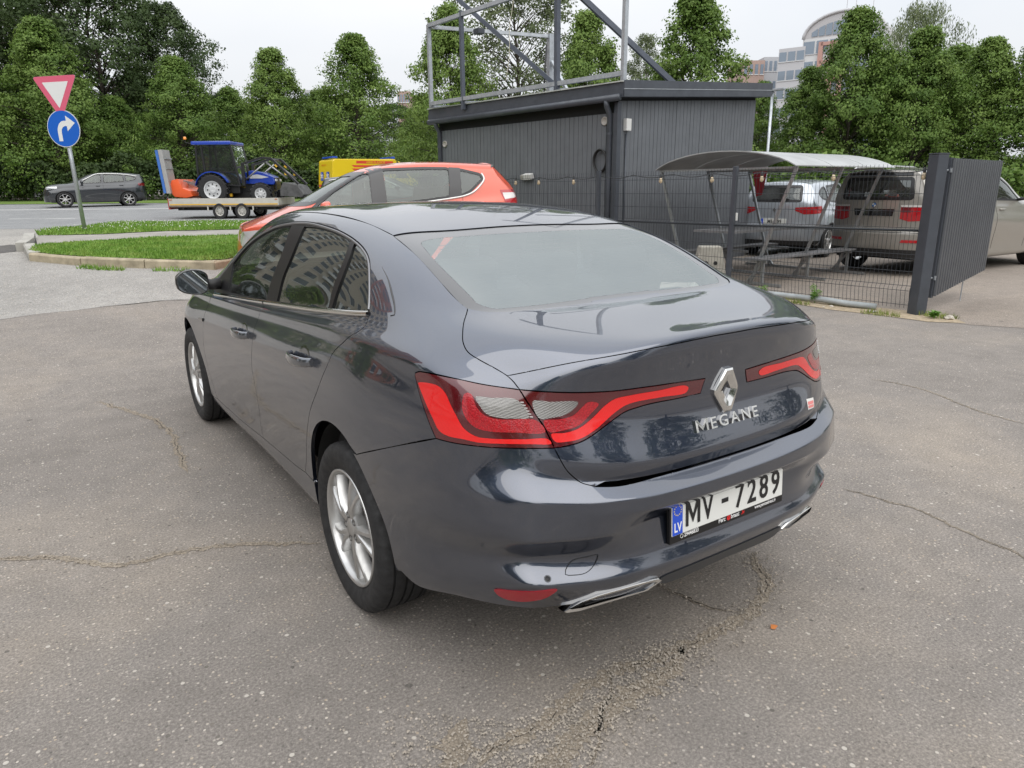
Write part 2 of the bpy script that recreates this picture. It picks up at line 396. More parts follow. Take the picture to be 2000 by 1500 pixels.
# upper rows: at each station, points from the belt/shoulder (w,y,z) in to the centre line
UP=[
 [(.765,-.60,1.035),(.675,-.64,1.078),(.585,-.705,1.095),(.46,-.755,1.101),(.31,-.785,1.104),(.155,-.798,1.105),(0,-.80,1.105)],
 [(.800,-.45,1.055),(.722,-.475,1.100),(.635,-.50,1.123),(.50,-.525,1.127),(.34,-.545,1.129),(.17,-.555,1.130),(0,-.558,1.130)],
 [(.806,-.22,1.070),(.745,-.255,1.128),(.672,-.31,1.160),(.585,-.375,1.162),(.40,-.425,1.147),(.20,-.445,1.141),(0,-.45,1.139)],
 [(.811,0.0,1.072),(.755,-.03,1.160),(.69,-.07,1.230),(.592,-.10,1.272),(.41,-.115,1.272),(.205,-.125,1.270),(0,-.128,1.269)],
 [(.814,.25,1.056),(.768,.25,1.160),(.706,.235,1.262),(.595,.205,1.345),(.41,.195,1.362),(.205,.185,1.370),(0,.182,1.372)],
 [(.817,.55,1.030),(.776,.55,1.142),(.718,.55,1.262),(.622,.55,1.378),(.44,.55,1.414),(.22,.55,1.427),(0,.55,1.430)],
 [(.820,.95,1.000),(.780,.95,1.120),(.723,.95,1.250),(.628,.95,1.385),(.45,.95,1.426),(.225,.95,1.440),(0,.95,1.443)],
 [(.820,1.35,.972),(.782,1.35,1.098),(.725,1.35,1.232),(.628,1.33,1.372),(.45,1.31,1.417),(.225,1.3,1.432),(0,1.3,1.436)],
 [(.822,1.75,.948),(.785,1.75,1.060),(.728,1.73,1.180),(.632,1.67,1.318),(.45,1.61,1.390),(.225,1.58,1.412),(0,1.57,1.418)],
 [(.820,2.1,.925),(.795,2.1,.995),(.745,2.08,1.080),(.665,2.03,1.172),(.47,1.95,1.270),(.235,1.91,1.300),(0,1.9,1.308)],
 [(.812,2.45,.898),(.788,2.45,.938),(.745,2.46,.975),(.685,2.46,1.000),(.48,2.42,1.045),(.24,2.4,1.062),(0,2.39,1.068)],
 [(.800,2.75,.868),(.775,2.75,.903),(.732,2.75,.930),(.672,2.75,.948),(.48,2.75,.982),(.24,2.75,.996),(0,2.75,1.0)],
 [(.770,3.05,.815),(.742,3.06,.852),(.70,3.07,.876),(.64,3.08,.892),(.46,3.1,.918),(.23,3.11,.930),(0,3.11,.934)],
 [(.700,3.3,.745),(.665,3.32,.780),(.62,3.34,.803),(.56,3.36,.820),(.42,3.39,.845),(.21,3.41,.858),(0,3.42,.862)],
]
# tail: rows 1..11 -> corner (w,y,z), centre (y,z)
TC=[((.675,-.790,.295),(-.945,.305)),((.722,-.825,.435),(-.985,.425)),((.722,-.822,.505),(-.990,.49)),
 ((.745,-.832,.580),(-.998,.575)),((.742,-.830,.65),(-1.003,.627)),((.736,-.825,.700),(-1.001,.667)),
 ((.722,-.796,.760),(-.948,.693)),((.716,-.778,.818),(-.957,.748)),((.705,-.764,.918),(-.914,.900)),
 ((.683,-.742,.990),(-.938,1.06)),((.660,-.722,1.022),(-.926,1.102))]
FR=[1,.88,.75,.6,.42,.21,0]; GR=[1,.62,.355,.165,.05,.008,0]; HR=[1,.75,.5,.3,.12,.03,0]
REC={3:[.036,.042,.040,.028,.026,.026,.026],4:[0,0,0,.012,.042,.045,.045]}
NC=[((.60,3.36,.21),(3.58,.22)),((.64,3.38,.30),(3.60,.31)),((.66,3.40,.39),(3.61,.40)),((.67,3.41,.48),(3.615,.49)),
 ((.67,3.41,.54),(3.615,.56)),((.668,3.41,.585),(3.61,.61)),((.66,3.405,.62),(3.60,.65)),((.655,3.40,.655),(3.59,.69)),
 ((.645,3.395,.685),(3.57,.73)),((.635,3.39,.705),(3.55,.765)),((.625,3.385,.72),(3.53,.795))]
def cage():
    NS=len(YS); grid=[]          # grid[station][row 0..17]
    for s,y in enumerate(YS):
        col=[]
        for r in LOW:
            ys=[k[0] for k in r]; col.append((pch(ys,[k[1] for k in r],y), y, pch(ys,[k[2] for k in r],y)))
        a=col[-1]; b=UP[s][0]
        col.append(((a[0]+b[0])/2+.012,(a[1]+b[1])/2,(a[2]+b[2])/2+.006))
        col+= [tuple(p) for p in UP[s]]
        grid.append(col)
    NR=len(grid[0])              # 18 rows: 0..10 low, 11..17 up
    def patch(C,rec):
        P={}
        for k,(c,m) in enumerate(C):
            r=k+1
            for j in range(7):
                d=rec.get(r,[0]*7)[j] if rec else 0
                P[r,j]=(c[0]*FR[j], m[0]+(c[1]-m[0])*GR[j]+d, m[1]+(c[2]-m[1])*HR[j])
        return P
    T=patch(TC,REC); N=patch(NC,None)
    V=[];F=[];key={}
    def v(tag,p):
        if tag not in key: key[tag]=len(V); V.append(p)
        return key[tag]
    for sd in (-1,1):
        def g(s,r):
            p=grid[s][r]
            c=(0,) if r==NR-1 else (sd,)
            return v(('g',s,r)+c,(sd*p[0],p[1],p[2]))
        def t(C,nm,r,j):
            p=C[r,j]; c=(0,) if j==6 else (sd,)
            return v((nm,r,j)+c,(sd*p[0],p[1],p[2]))
        def q(a,b,c,d):
            F.append((a,b,c,d) if sd<0 else (d,c,b,a))
        for s in range(NS-1):
            for r in range(NR-1): q(g(s,r),g(s,r+1),g(s+1,r+1),g(s+1,r))
        for nm,C,s,fl in (('t',T,0,0),('n',N,NS-1,1)):
            def qq(a,b,c,d):
                if fl: q(d,c,b,a)
                else: q(a,b,c,d)
            for r in range(1,11): # side wrap: station s to corner
                qq(t(C,nm,r,0),t(C,nm,r+1,0),g(s,r+1),g(s,r))
                for j in range(6): qq(t(C,nm,r,j+1),t(C,nm,r+1,j+1),t(C,nm,r+1,j),t(C,nm,r,j))
            for j in range(6): qq(t(C,nm,11,j),t(C,nm,11,j+1),g(s,12+j),g(s,11+j))
    return np.array(V,float),F,key
def subdiv(V,F,lev,crease=()):
    me=bpy.data.meshes.new('m'); me.from_pydata([tuple(p) for p in V],[],F); me.update()
    ob=bpy.data.objects.new('m',me); bpy.context.scene.collection.objects.link(ob)
    if len(crease):
        at=me.attributes.new('crease_edge','FLOAT','EDGE')
        cs={tuple(sorted(k)):w for k,w in crease}
        for e in me.edges:
            k=tuple(sorted(e.vertices)); 
            if k in cs: at.data[e.index].value=cs[k]
    md=ob.modifiers.new('s','SUBSURF'); md.levels=lev; md.render_levels=lev
    md.use_limit_surface=True
    dg=bpy.context.evaluated_depsgraph_get(); ev=ob.evaluated_get(dg); m2=bpy.data.meshes.new_from_object(ev)
    n=len(m2.vertices); co=np.empty(n*3); m2.vertices.foreach_get('co',co); co=co.reshape(-1,3)
    nf=len(m2.polygons); fv=np.empty(nf*4,int); m2.polygons.foreach_get('vertices',fv); fv=fv.reshape(-1,4)
    nr=np.empty(n*3); m2.vertex_normals.foreach_get('vector',nr); nr=nr.reshape(-1,3)
    bpy.data.objects.remove(ob); bpy.data.meshes.remove(me); bpy.data.meshes.remove(m2)
    return co,fv,nr
def master(lev=4):
    V,F,key=cage(); T=V.copy()
    cr=[]
    for sd in (-1,1):        # sharper lines: boot lip, boot foot, bumper overhang
        for r,wt in ((10,.6),(11,.3),(4,.5),(5,.5),(7,.85),(6,.7),(8,.45),(2,.5)):
            for j in range(0,6):
                a=key[('t',r,j,sd)]; b=key[('t',r,j+1)+((0,) if j==5 else (sd,))]
                cr.append(((a,b),wt*(1 if r in (2,4,6) else .2 if j==0 else 0.35 if j==1 else .7 if j==2 else 1)))
    for it in range(3):
        co,fv,nr=subdiv(V,F,1,cr); V=V+.8*(T-co[:len(V)])
    return subdiv(V,F,lev,cr)
ED = {   # body lines of the saloon, millimetres: x right, y forward of the rear axle, z up
'dlo_outer': [(-794,2250,966), (-737,1963,1122), (-693,1660,1254), (-672,1385,1321), (-663,1269,1341), (-656,1142,1354), (-651,1007,1363), (-649,836,1366), (-654,613,1356), (-656,468,1343), (-662,324,1321), (-672,222,1299), (-684,150,1276), (-701,96,1252), (-728,35,1208), (-763,-35,1146), (-786,-73,1107), (-792,-82,1097)],
'belt_front': [(-832,2120,913), (-829,1832,935), (-826,1612,952), (-822,1315,974), (-820,1091,992)],
'belt_rear': [(-820,1091,992), (-817,743,1021), (-814,482,1042), (-810,206,1068), (-803,27,1085), (-792,-82,1097)],
'glass_front': [(-750,1914,1111), (-716,1776,1196), (-694,1566,1267), (-679,1364,1314), (-672,1234,1332), (-667,1068,1344)],
'glass_front_b': [(-667,1068,1344), (-725,1028,1248), (-761,1042,1165), (-788,1072,1089), (-812,1088,1011)],
'glass_front_c': [(-812,1088,1011), (-813,1441,988), (-814,1813,966)],
'glass_front_d': [(-814,1813,966), (-789,1852,1038), (-750,1914,1111)],
'glass_rear': [(-666,889,1347), (-664,740,1349), (-666,584,1342), (-668,439,1328), (-675,342,1311)],
'glass_rear_b': [(-675,342,1311), (-720,302,1249), (-750,295,1198), (-778,295,1136), (-804,278,1075)],
'glass_rear_c': [(-804,278,1075), (-807,501,1058), (-811,917,1026)],
'glass_rear_d': [(-811,917,1026), (-778,912,1124), (-745,884,1207), (-706,877,1287), (-666,889,1347)],
'quarter_glass': [(-674,302,1307), (-682,215,1288), (-696,142,1263), (-723,68,1220), (-754,2,1164), (-784,-53,1111)],
'quarter_glass_b': [(-784,-53,1111), (-797,85,1094), (-803,246,1078)],
'quarter_glass_c': [(-803,246,1078), (-781,249,1129), (-750,248,1196), (-712,266,1258), (-674,302,1307)],
'b_gap': [(-820,1091,992), (-845,1047,971), (-876,1079,887), (-894,1081,811), (-893,1141,680), (-882,1155,566), (-868,1194,457), (-857,1236,350), (-856,1218,297)],
'door_foot_front': [(-871,2169,277), (-867,1988,275), (-860,1607,278), (-856,1218,297)],
'door_foot_rear': [(-856,1218,297), (-860,873,318), (-865,650,335), (-870,522,353)],
'rd_rear': [(-792,-82,1097), (-806,-97,1078), (-827,-95,1056), (-856,-16,1008), (-871,64,955), (-888,100,896), (-901,168,806), (-903,282,687), (-894,366,578), (-880,450,452), (-870,522,353)],
'fd_front': [(-832,2120,913), (-873,2167,825), (-891,2195,756), (-894,2264,621), (-886,2284,480), (-876,2240,365), (-871,2169,277)],
'bumper_gap': [(-907,-185,664), (-880,-427,760), (-836,-614,831)],
'lamp_outer': [(-836,-614,831), (-839,-562,894), (-836,-520,945), (-832,-492,985)],
'lamp_top': [(-832,-492,985), (-831,-493,994), (-828,-507,1000), (-820,-554,1005), (-781,-643,1001), (-730,-705,990), (-661,-772,980)],
'lamp_foot': [(-604,-852,825), (-667,-815,826), (-731,-767,827), (-779,-719,829), (-820,-656,830), (-836,-614,831)],
'lamp_split': [(-661,-772,980), (-651,-793,949), (-631,-818,904), (-616,-834,868), (-604,-852,825)],
'boot_gap_top': [(-603,-410,1146), (-653,-473,1125), (-692,-529,1103), (-716,-572,1080), (-722,-608,1061), (-711,-646,1046), (-689,-690,1028), (-672,-729,1011), (-667,-752,998), (-661,-772,980)],
'boot_gap_low': [(-604,-852,825), (-593,-867,791), (-576,-878,758), (-546,-894,726), (-513,-913,712)],
'boot_lamp_top': [(-661,-772,980), (-606,-819,976), (-526,-860,970), (-434,-888,965), (-328,-906,963), (-206,-915,959), (-91,-916,953)],
'boot_lamp_tip': [(-91,-916,953), (-106,-914,909)],
'boot_lamp_foot': [(-106,-914,909), (-200,-912,909), (-305,-907,910), (-352,-902,906), (-390,-897,900), (-434,-892,881), (-487,-886,854), (-528,-880,837), (-564,-869,829), (-604,-852,825)],
'window_side': [(-580,154,1339), (-595,-62,1282), (-605,-216,1225), (-608,-321,1180), (-607,-379,1157), (-603,-410,1146)],
'window_top': [(-580,154,1339), (-330,129,1351), (-61,128,1358)],
'window_base': [(-603,-410,1146), (-571,-446,1139), (-533,-464,1136), (-477,-478,1134), (-328,-481,1132), (-161,-476,1132)],
'clear_side': [(-533,18,1314), (-547,-68,1287), (-555,-166,1251), (-555,-281,1204), (-554,-363,1169)],
'clear_top': [(-491,51,1326), (-452,60,1329), (-112,54,1335)],
'clear_base': [(-550,-403,1154), (-520,-433,1144), (-452,-441,1142), (-300,-444,1142), (-144,-440,1144)],
'fog': [(-748,-764,403), (-720,-814,415), (-672,-870,425), (-620,-893,423), (-639,-873,396), (-673,-846,381), (-712,-801,373), (-736,-772,382)],
'tow': [(-584,-883,466), (-561,-884,488), (-524,-901,495), (-493,-915,498), (-506,-914,471), (-534,-913,455), (-569,-900,453), (-589,-888,456)],
'pillar_slot': [(-693,11,1244), (-709,-69,1211), (-730,-141,1170), (-748,-196,1136), (-763,-221,1116), (-769,-207,1112)],
'clearlens_a': [(-763,-699,963), (-657,-788,952), (-651,-804,909), (-650,-806,905), (-735,-746,908), (-759,-719,928)],
'clearlens_b': [(-645,-796,954), (-531,-858,947), (-549,-853,920), (-577,-844,909), (-622,-823,904), (-633,-815,908)],
'lipline': [(-672,-729,1011), (-556,-825,1045), (-432,-891,1065), (-277,-927,1078), (-78,-937,1085)],
'guide_body': [(-832,-513,968), (-823,-558,977), (-813,-602,975), (-807,-628,960), (-805,-649,934), (-800,-671,906), (-791,-694,875), (-771,-724,856), (-742,-752,852), (-675,-803,851), (-617,-839,850), (-609,-846,838), (-658,-818,838), (-729,-765,839), (-769,-729,840), (-795,-695,845), (-818,-654,847), (-829,-624,856), (-833,-594,887), (-834,-555,925), (-832,-520,960)],
'glow_body': [(-777,-681,968), (-766,-694,967), (-761,-715,933), (-749,-733,914), (-719,-759,904), (-637,-815,900), (-620,-832,869), (-691,-788,869), (-740,-750,871), (-770,-720,880), (-784,-697,901), (-788,-682,930)],
'clear_body': [(-759,-705,960), (-727,-732,959), (-670,-778,952), (-653,-803,908), (-686,-781,906), (-726,-753,909), (-745,-734,919), (-755,-719,938)],
'rib_body': [(-667,-780,952), (-655,-790,950), (-636,-815,905), (-650,-806,907)],
'guide_boot': [(-607,-841,862), (-572,-856,863), (-535,-867,871), (-496,-875,893), (-456,-882,925), (-427,-889,941), (-370,-899,946), (-279,-909,946), (-177,-914,945), (-161,-914,935), (-169,-913,923), (-264,-909,924), (-358,-900,924), (-393,-895,918), (-432,-890,899), (-485,-884,865), (-531,-876,845), (-567,-865,840), (-600,-850,842)],
'glow_boot': [(-620,-825,898), (-580,-844,900), (-545,-857,908), (-519,-863,928), (-503,-868,941), (-473,-877,933), (-497,-872,907), (-530,-867,881), (-575,-853,870), (-611,-837,869)],
'clear_boot': [(-639,-802,951), (-600,-827,949), (-530,-859,943), (-544,-855,924), (-570,-846,910), (-604,-832,905), (-629,-818,905)],
}
# ------------------------------------------------------------------ terrain: s = metres ahead of the photographer, t = metres to the right
CAM = np.array((-1.7005, -2.2745, 0.)); FW = np.array((math.sin(.594), math.cos(.594), 0)); RT = np.array((math.cos(.594), -math.sin(.594), 0))
PS = ([-1000, 4.8, 6, 7.5, 9, 11, 13, 15, 17, 20, 23, 25, 36, 45, 60, 2000], [0, 0, .04, .18, .40, .63, .74, .74, .67, .56, .52, .54, .81, 1.0, 1.1, 1.1])
PR = ([-1000, 20, 24, 28, 36, 45, 60, 2000], [0, 0, .25, .5, .81, 1.0, 1.1, 1.1])
_hc = {}
def hst(s, t):
    k = min(max((t+4.4)/2.6, 0), 1); k = k*k*(3-2*k); key = round(s, 3)
    if key not in _hc: _hc[key] = (pch(*PS, s), pch(*PR, s))
    a, b = _hc[key]; return a*(1-k)+b*k+.36*math.exp(-((s-10.7)/2.4)**2-((t+.8)/1.5)**2)
def w(s, t, dz=0.0):
    p = CAM+FW*s+RT*t; return (float(p[0]), float(p[1]), hst(s, t)+dz)
def sheet(name, poly, off, mat, step=.5, kind='structure', parent=None):
    "flat paving that follows the ground; poly in (s, t)"
    P = np.array(poly, float); e = []
    for i in range(len(P)):
        a, b = P[i], P[(i+1) % len(P)]; k = max(1, int(np.linalg.norm(b-a)/step)); e += [a+(b-a)*j/k for j in range(k)]
    e = np.array(e); lo, hi = P.min(0), P.max(0)
    gx, gy = np.meshgrid(np.arange(lo[0], hi[0], step), np.arange(lo[1], hi[1], step)); g = np.stack([gx.ravel(), gy.ravel()], 1)+.013; g = g[inpoly(g, P)]
    if len(g):
        d = np.full(len(g), 9e9)
        for a in range(0, len(e), 100): d = np.minimum(d, ((g[:, None]-e[None, a:a+100])**2).sum(2).min(1))
        g = g[d > (step*.3)**2]
    V = [Vector(p) for p in np.vstack([e, g])]; n = len(e)
    ov, _, of, _, _, _ = delaunay_2d_cdt(V, [(i, (i+1) % n) for i in range(n)], [], 0, 1e-6)
    O = np.array([tuple(p) for p in ov]); T = np.array([f for f in of if len(f) == 3]); T = T[inpoly(O[T].mean(1), P)]
    me = bpy.data.meshes.new(name); me.from_pydata([w(p[0], p[1], off) for p in O], [], [tuple(f)[::-1] for f in T]); me.update()
    if sum(p.normal.z for p in me.polygons) < 0: me.flip_normals()
    me.shade_smooth(); o = mesh_obj(name, me, mat, parent)
    if kind and parent is None: o['kind'] = kind
    return o
def asphalt(name, base, fleck, amt=.5, scale=1.0, warm=(.0, .0, .0), bumpy=.5, patch=.13):
    "old tarmac: binder with stones of many tones, broad stains, fine relief"
    m, nt, b = nmat(name); L = nt.links; N = nt.nodes
    tc = N.new('ShaderNodeTexCoord'); v = tc.outputs['Object']
    big = noise(nt, .55, 6, .62, vec=v); mid = noise(nt, 5, 6, .68, vec=v); fine = noise(nt, 105*scale, 5, .85, vec=v)
    vo = N.new('ShaderNodeTexVoronoi'); vo.inputs['Scale'].default_value = 78*scale; vo.inputs['Randomness'].default_value = 1; L.new(v, vo.inputs['Vector'])
    vo2 = N.new('ShaderNodeTexVoronoi'); vo2.inputs['Scale'].default_value = 26*scale; L.new(v, vo2.inputs['Vector'])
    def math_(op, a, c=None, val=None):
        k = N.new('ShaderNodeMath'); k.operation = op; L.new(a, k.inputs[0])
        if c is not None: L.new(c, k.inputs[1])
        elif val is not None: k.inputs[1].default_value = val
        return k.outputs[0]
    lo = tuple(c*(1-patch) for c in base); hi = tuple(c*(1+patch)+w_ for c, w_ in zip(base, warm))
    rb = ramp(nt, big.outputs['Fac'], [(.3, lo), (.5, base), (.72, hi)])
    rm = ramp(nt, mid.outputs['Fac'], [(.25, (.86,)*3), (.75, (1.13,)*3)])
    mul = N.new('ShaderNodeMix'); mul.data_type = 'RGBA'; mul.blend_type = 'MULTIPLY'; mul.inputs['Factor'].default_value = 1; L.new(rb.outputs['Color'], mul.inputs['A']); L.new(rm.outputs['Color'], mul.inputs['B'])
    rf = ramp(nt, fine.outputs['Fac'], [(.28, (.42,)*3), (.5, (.95,)*3), (.70, (1.75,)*3)])
    mu2 = N.new('ShaderNodeMix'); mu2.data_type = 'RGBA'; mu2.blend_type = 'MULTIPLY'; mu2.inputs['Factor'].default_value = 1; L.new(mul.outputs['Result'], mu2.inputs['A']); L.new(rf.outputs['Color'], mu2.inputs['B'])
    # single stones: random tone per cell, shown inside the cell only
    sp = N.new('ShaderNodeSeparateColor'); L.new(vo.outputs['Color'], sp.inputs[0])
    stone = math_('MULTIPLY', math_('GREATER_THAN', sp.outputs[0], val=.74), math_('LESS_THAN', vo.outputs['Distance'], val=.34))
    st = N.new('ShaderNodeMix'); st.data_type = 'RGBA'; f_ = math_('MULTIPLY', stone, val=amt); L.new(f_, st.inputs['Factor']); L.new(mu2.outputs['Result'], st.inputs['A']); rs = ramp(nt, sp.outputs[1], [(0, (.05, .048, .046)), (.3, tuple(c*.55 for c in fleck)), (.6, fleck), (.85, (.50, .40, .29)), (1, tuple(min(1, c*1.35) for c in fleck))]); L.new(rs.outputs['Color'], st.inputs['B'])
    sp2 = N.new('ShaderNodeSeparateColor'); L.new(vo2.outputs['Color'], sp2.inputs[0])
    s2 = math_('MULTIPLY', math_('GREATER_THAN', sp2.outputs[0], val=.84), math_('LESS_THAN', vo2.outputs['Distance'], val=.19))
    st2 = N.new('ShaderNodeMix'); st2.data_type = 'RGBA'; L.new(math_('MULTIPLY', s2, val=amt*1.1), st2.inputs['Factor']); L.new(st.outputs['Result'], st2.inputs['A']); r2 = ramp(nt, sp2.outputs[2], [(0, (.06, .055, .05)), (.3, (.42, .37, .31)), (1, (.62, .58, .52))]); L.new(r2.outputs['Color'], st2.inputs['B'])
    # dark spots of oil and gum
    vo3 = N.new('ShaderNodeTexVoronoi'); vo3.inputs['Scale'].default_value = 2.3; L.new(v, vo3.inputs['Vector']); sp3 = N.new('ShaderNodeSeparateColor'); L.new(vo3.outputs['Color'], sp3.inputs[0])
    wob = math_('ADD', vo3.outputs['Distance'], math_('MULTIPLY', mid.outputs['Fac'], val=.06))
    s3 = math_('MULTIPLY', math_('GREATER_THAN', sp3.outputs[0], val=.72), math_('LESS_THAN', wob, val=.075))
    st3 = N.new('ShaderNodeMix'); st3.data_type = 'RGBA'; L.new(math_('MULTIPLY', s3, val=.45), st3.inputs['Factor']); L.new(st2.outputs['Result'], st3.inputs['A']); st3.inputs['B'].default_value = (.03, .028, .026, 1)
    L.new(st3.outputs['Result'], b.inputs['Base Color']); b.inputs['Roughness'].default_value = .88; b.inputs['Specular IOR Level'].default_value = .3
    h = math_('ADD', fine.outputs['Fac'], math_('MULTIPLY', stone, val=.8)); h = math_('ADD', h, math_('MULTIPLY', mid.outputs['Fac'], val=1.2)); bump(nt, b, h, bumpy, .006)
    return m
def ground():
    ss = np.concatenate([np.linspace(-400, -20, 12), np.arange(-16, 0, 2), np.arange(0, 30, .5), np.arange(30, 70, 1.5), np.geomspace(72, 2500, 24)])
    ts = np.concatenate([-np.geomspace(40, 2500, 22)[::-1], np.arange(-38, -14, 1.5), np.arange(-14, 14, .5), np.arange(14, 38, 1.5), np.geomspace(40, 2500, 22)])
    b = MB(); b.grid([[w(s, t) for t in ts] for s in ss]); o = b.obj('ground', asphalt('lot_asphalt', (.228, .207, .188), (.56, .51, .45), .62, 1.0, (.03, .018, .002), .5, .17), None, smooth=True, fixn=False); o['kind'] = 'structure'
    if o.data.polygons[0].normal.z < 0: o.data.flip_normals()
    sheet('access_road', [(7.3, -6.1), (7.52, -5.49), (7.72, -5.2), (7.84, -4.85), (7.98, -4.6), (8.05, -4.38), (8.2, -4.1), (8.29, -3.9), (8.6, -3.2), (9.0, -2.2), (9.7, -2.0), (11.5, -4), (13, -8.4), (15.4, -9.6), (17.2, -10), (17.2, -20), (14, -17), (10, -12)], .004,
          asphalt('access_asphalt', (.31, .298, .28), (.55, .52, .48), .7, .7, (.02, .015, .01), .7))
    rd = asphalt('road_asphalt', (.25, .255, .26), (.33, .33, .33), .3, .8, patch=.12, bumpy=.3)
    sheet('road', [(17.0, -140), (38.6, -140), (38.9, 90), (17.0, 20), (17.0, -7.2), (16.6, -9.4), (16.8, -12), (15.5, -30)], .008, rd, 1.5)
    wp = M('road_paint', (.70, .70, .68), .7, var=.15, vscale=8)
    mk = sheet('road_marking', [(32.72, -90), (32.95, -90), (33.05, -2), (32.82, -2)], .012, wp, 1.5)
    for t0 in (-30, -18.2, -6.4):
        sheet('road_marking', [(26.3, t0), (26.45, t0), (26.5, t0+2.4), (26.35, t0+2.4)], .012, wp, 1)
    for k in range(9): sheet('road_marking', [(16.55-.01*k, -21+1.3*k), (16.72-.01*k, -21+1.3*k), (16.72-.01*k, -20.3+1.3*k), (16.55-.01*k, -20.3+1.3*k)], .014, wp, 1)
    yd = asphalt('yard_asphalt', (.275, .238, .205), (.5, .45, .38), .6, .8, (.02, .012, 0), .6)
    sheet('yard_paving', [(7.7, 5.1), (8.4, 4.4), (9.3, 3.72), (10.2, 3.0), (13.0, .55), (14.4, .2), (17, 5.3), (20.5, 7), (21.5, 26), (9.5, 20), (6.9, 6.8)], .003, yd)
    dk_ = asphalt('patch_asphalt', (.105, .10, .096), (.3, .29, .27), .4, 1, patch=.1)
    sheet('tarmac_patch', [(10.75, -7.72), (10.95, -7.56), (11.3, -7.60), (11.62, -7.8), (11.66, -8.1), (11.4, -8.32), (11.0, -8.28), (10.78, -8.0)], .0065, dk_, .15)
    # raised island: two strips of turf and a path between
    soil = M('turf_soil', (.125, .20, .036), .95, var=.5, vscale=14, bmp=.6, bscale=60)
    conc = M('path_concrete', (.29, .275, .25), .9, var=.15, vscale=3, bmp=.3, bscale=90)
    fr = [(10.38, -6.98), (10.12, -6.40), (9.88, -5.56), (9.76, -4.80), (9.70, -4.2), (9.9, -3.95), (10.9, -3.7)]
    turf2 = fr+[(11.83, -3.55), (11.78, -4.68), (11.56, -5.75), (11.24, -6.72), (10.9, -7.18)]
    turf1 = [(12.0, -7.85), (12.12, -6.85), (12.56, -5.94), (12.75, -4.77), (12.8, -1.2), (17.4, -1.2), (17.1, -6), (16.6, -8.2), (15.3, -8.55), (13.93, -8.4), (12.5, -8.2)]
    path = [(10.9, -7.18), (11.24, -6.72), (11.56, -5.75), (11.78, -4.68), (11.9, -1.2), (12.8, -1.2), (12.75, -4.77), (12.56, -5.94), (12.12, -6.85), (12.0, -7.85)]
    sheet('path', path, .10, conc, .35); sheet('verge', turf2, .115, soil, .35); sheet('verge', turf1, .11, soil, .35)
    sheet('verge', [(38.9, -140), (46, -140), (46, 80), (38.9, 80)], .02, soil, 3)
    # turf blades
    rnd = random.Random(4)
    gm, nt, b = nmat('grass_blades'); n = noise(nt, 3.5, 4, .6); r = ramp(nt, n.outputs['Fac'], [(.3, (.10, .21, .022)), (.5, (.155, .29, .035)), (.72, (.25, .33, .075))]); nt.links.new(r.outputs['Color'], b.inputs['Base Color']); b.inputs['Roughness'].default_value = .7
    def blades(poly, n, h0, h1, name, lab, wd=.012):
        P = np.array(poly); lo, hi = P.min(0), P.max(0); vs = []; fs = []
        R_ = np.random.RandomState(n); q_ = R_.uniform(lo, hi, (n*3, 2)); q_ = q_[inpoly(q_, P)][:n]
        for q in q_:
            x, y, z = w(round(q[0], 2), q[1], .10); h = rnd.uniform(h0, h1)*(.9+.3*math.sin(q[0]*2.1)*math.sin(q[1]*1.7)**2); a = rnd.uniform(0, 2*PI); lx, ly = math.cos(a)*wd, math.sin(a)*wd; k = rnd.uniform(-.5, .5)*h; k2 = rnd.uniform(-.5, .5)*h
            i = len(vs); vs += [(x-lx, y-ly, z), (x+lx, y+ly, z), (x+k, y+k2, z+max(h, .02))]; fs.append((i, i+1, i+2))
        me = bpy.data.meshes.new(name); me.from_pydata(vs, [], fs); o = mesh_obj(name, me, gm); tag(o, lab, 'grass', kind='stuff'); return o
    blades(turf2, 18000, .03, .065, 'grass', 'mown grass strip between the yellowish kerb and the path'); blades(turf1, 30000, .035, .075, 'grass', 'mown grass strip with clover between the path and the road', .014)
    vs = []; fs = []
    P = np.array(turf1)
    for k in range(500):                    # clover heads
        q = (rnd.uniform(12.2, 16), rnd.uniform(-8.2, -3))
        if not inpoly(np.array([q]), P)[0]: continue
        x, y, z = w(*q, .165); r_ = .009; i = len(vs); vs += [(x-r_, y, z), (x+r_, y, z), (x, y, z+r_*1.6), (x, y-r_, z+r_*.5)]; fs += [(i, i+1, i+2), (i, i+2, i+3), (i+1, i+3, i+2)]
    me = bpy.data.meshes.new('clover_flowers'); me.from_pydata(vs, [], fs); tag(mesh_obj('clover_flowers', me, M('clover_white', (.75, .75, .68), .8)), 'tiny white clover flowers dotted over the grass strip', 'flowers', kind='stuff')
    # kerb stones
    km = M('kerb_concrete', (.36, .31, .22), .9, var=.3, vscale=7, bmp=.5, bscale=60); km2 = M('kerb_grey', (.36, .35, .32), .9, var=.15, vscale=7, bmp=.4, bscale=60)
    line = catmull([(10.95, -7.42, 0), (10.55, -7.27, 0), (10.28, -6.99, 0), (10.02, -6.43, 0), (9.78, -5.58, 0), (9.66, -4.82, 0), (9.60, -4.2, 0), (9.82, -3.86, 0), (10.9, -3.58, 0), (11.8, -3.42, 0)], .05)
    kerb = tag(bpy.data.objects.new('kerb', None), kind='structure'); C.objects.link(kerb)
    acc = 0; start = 0
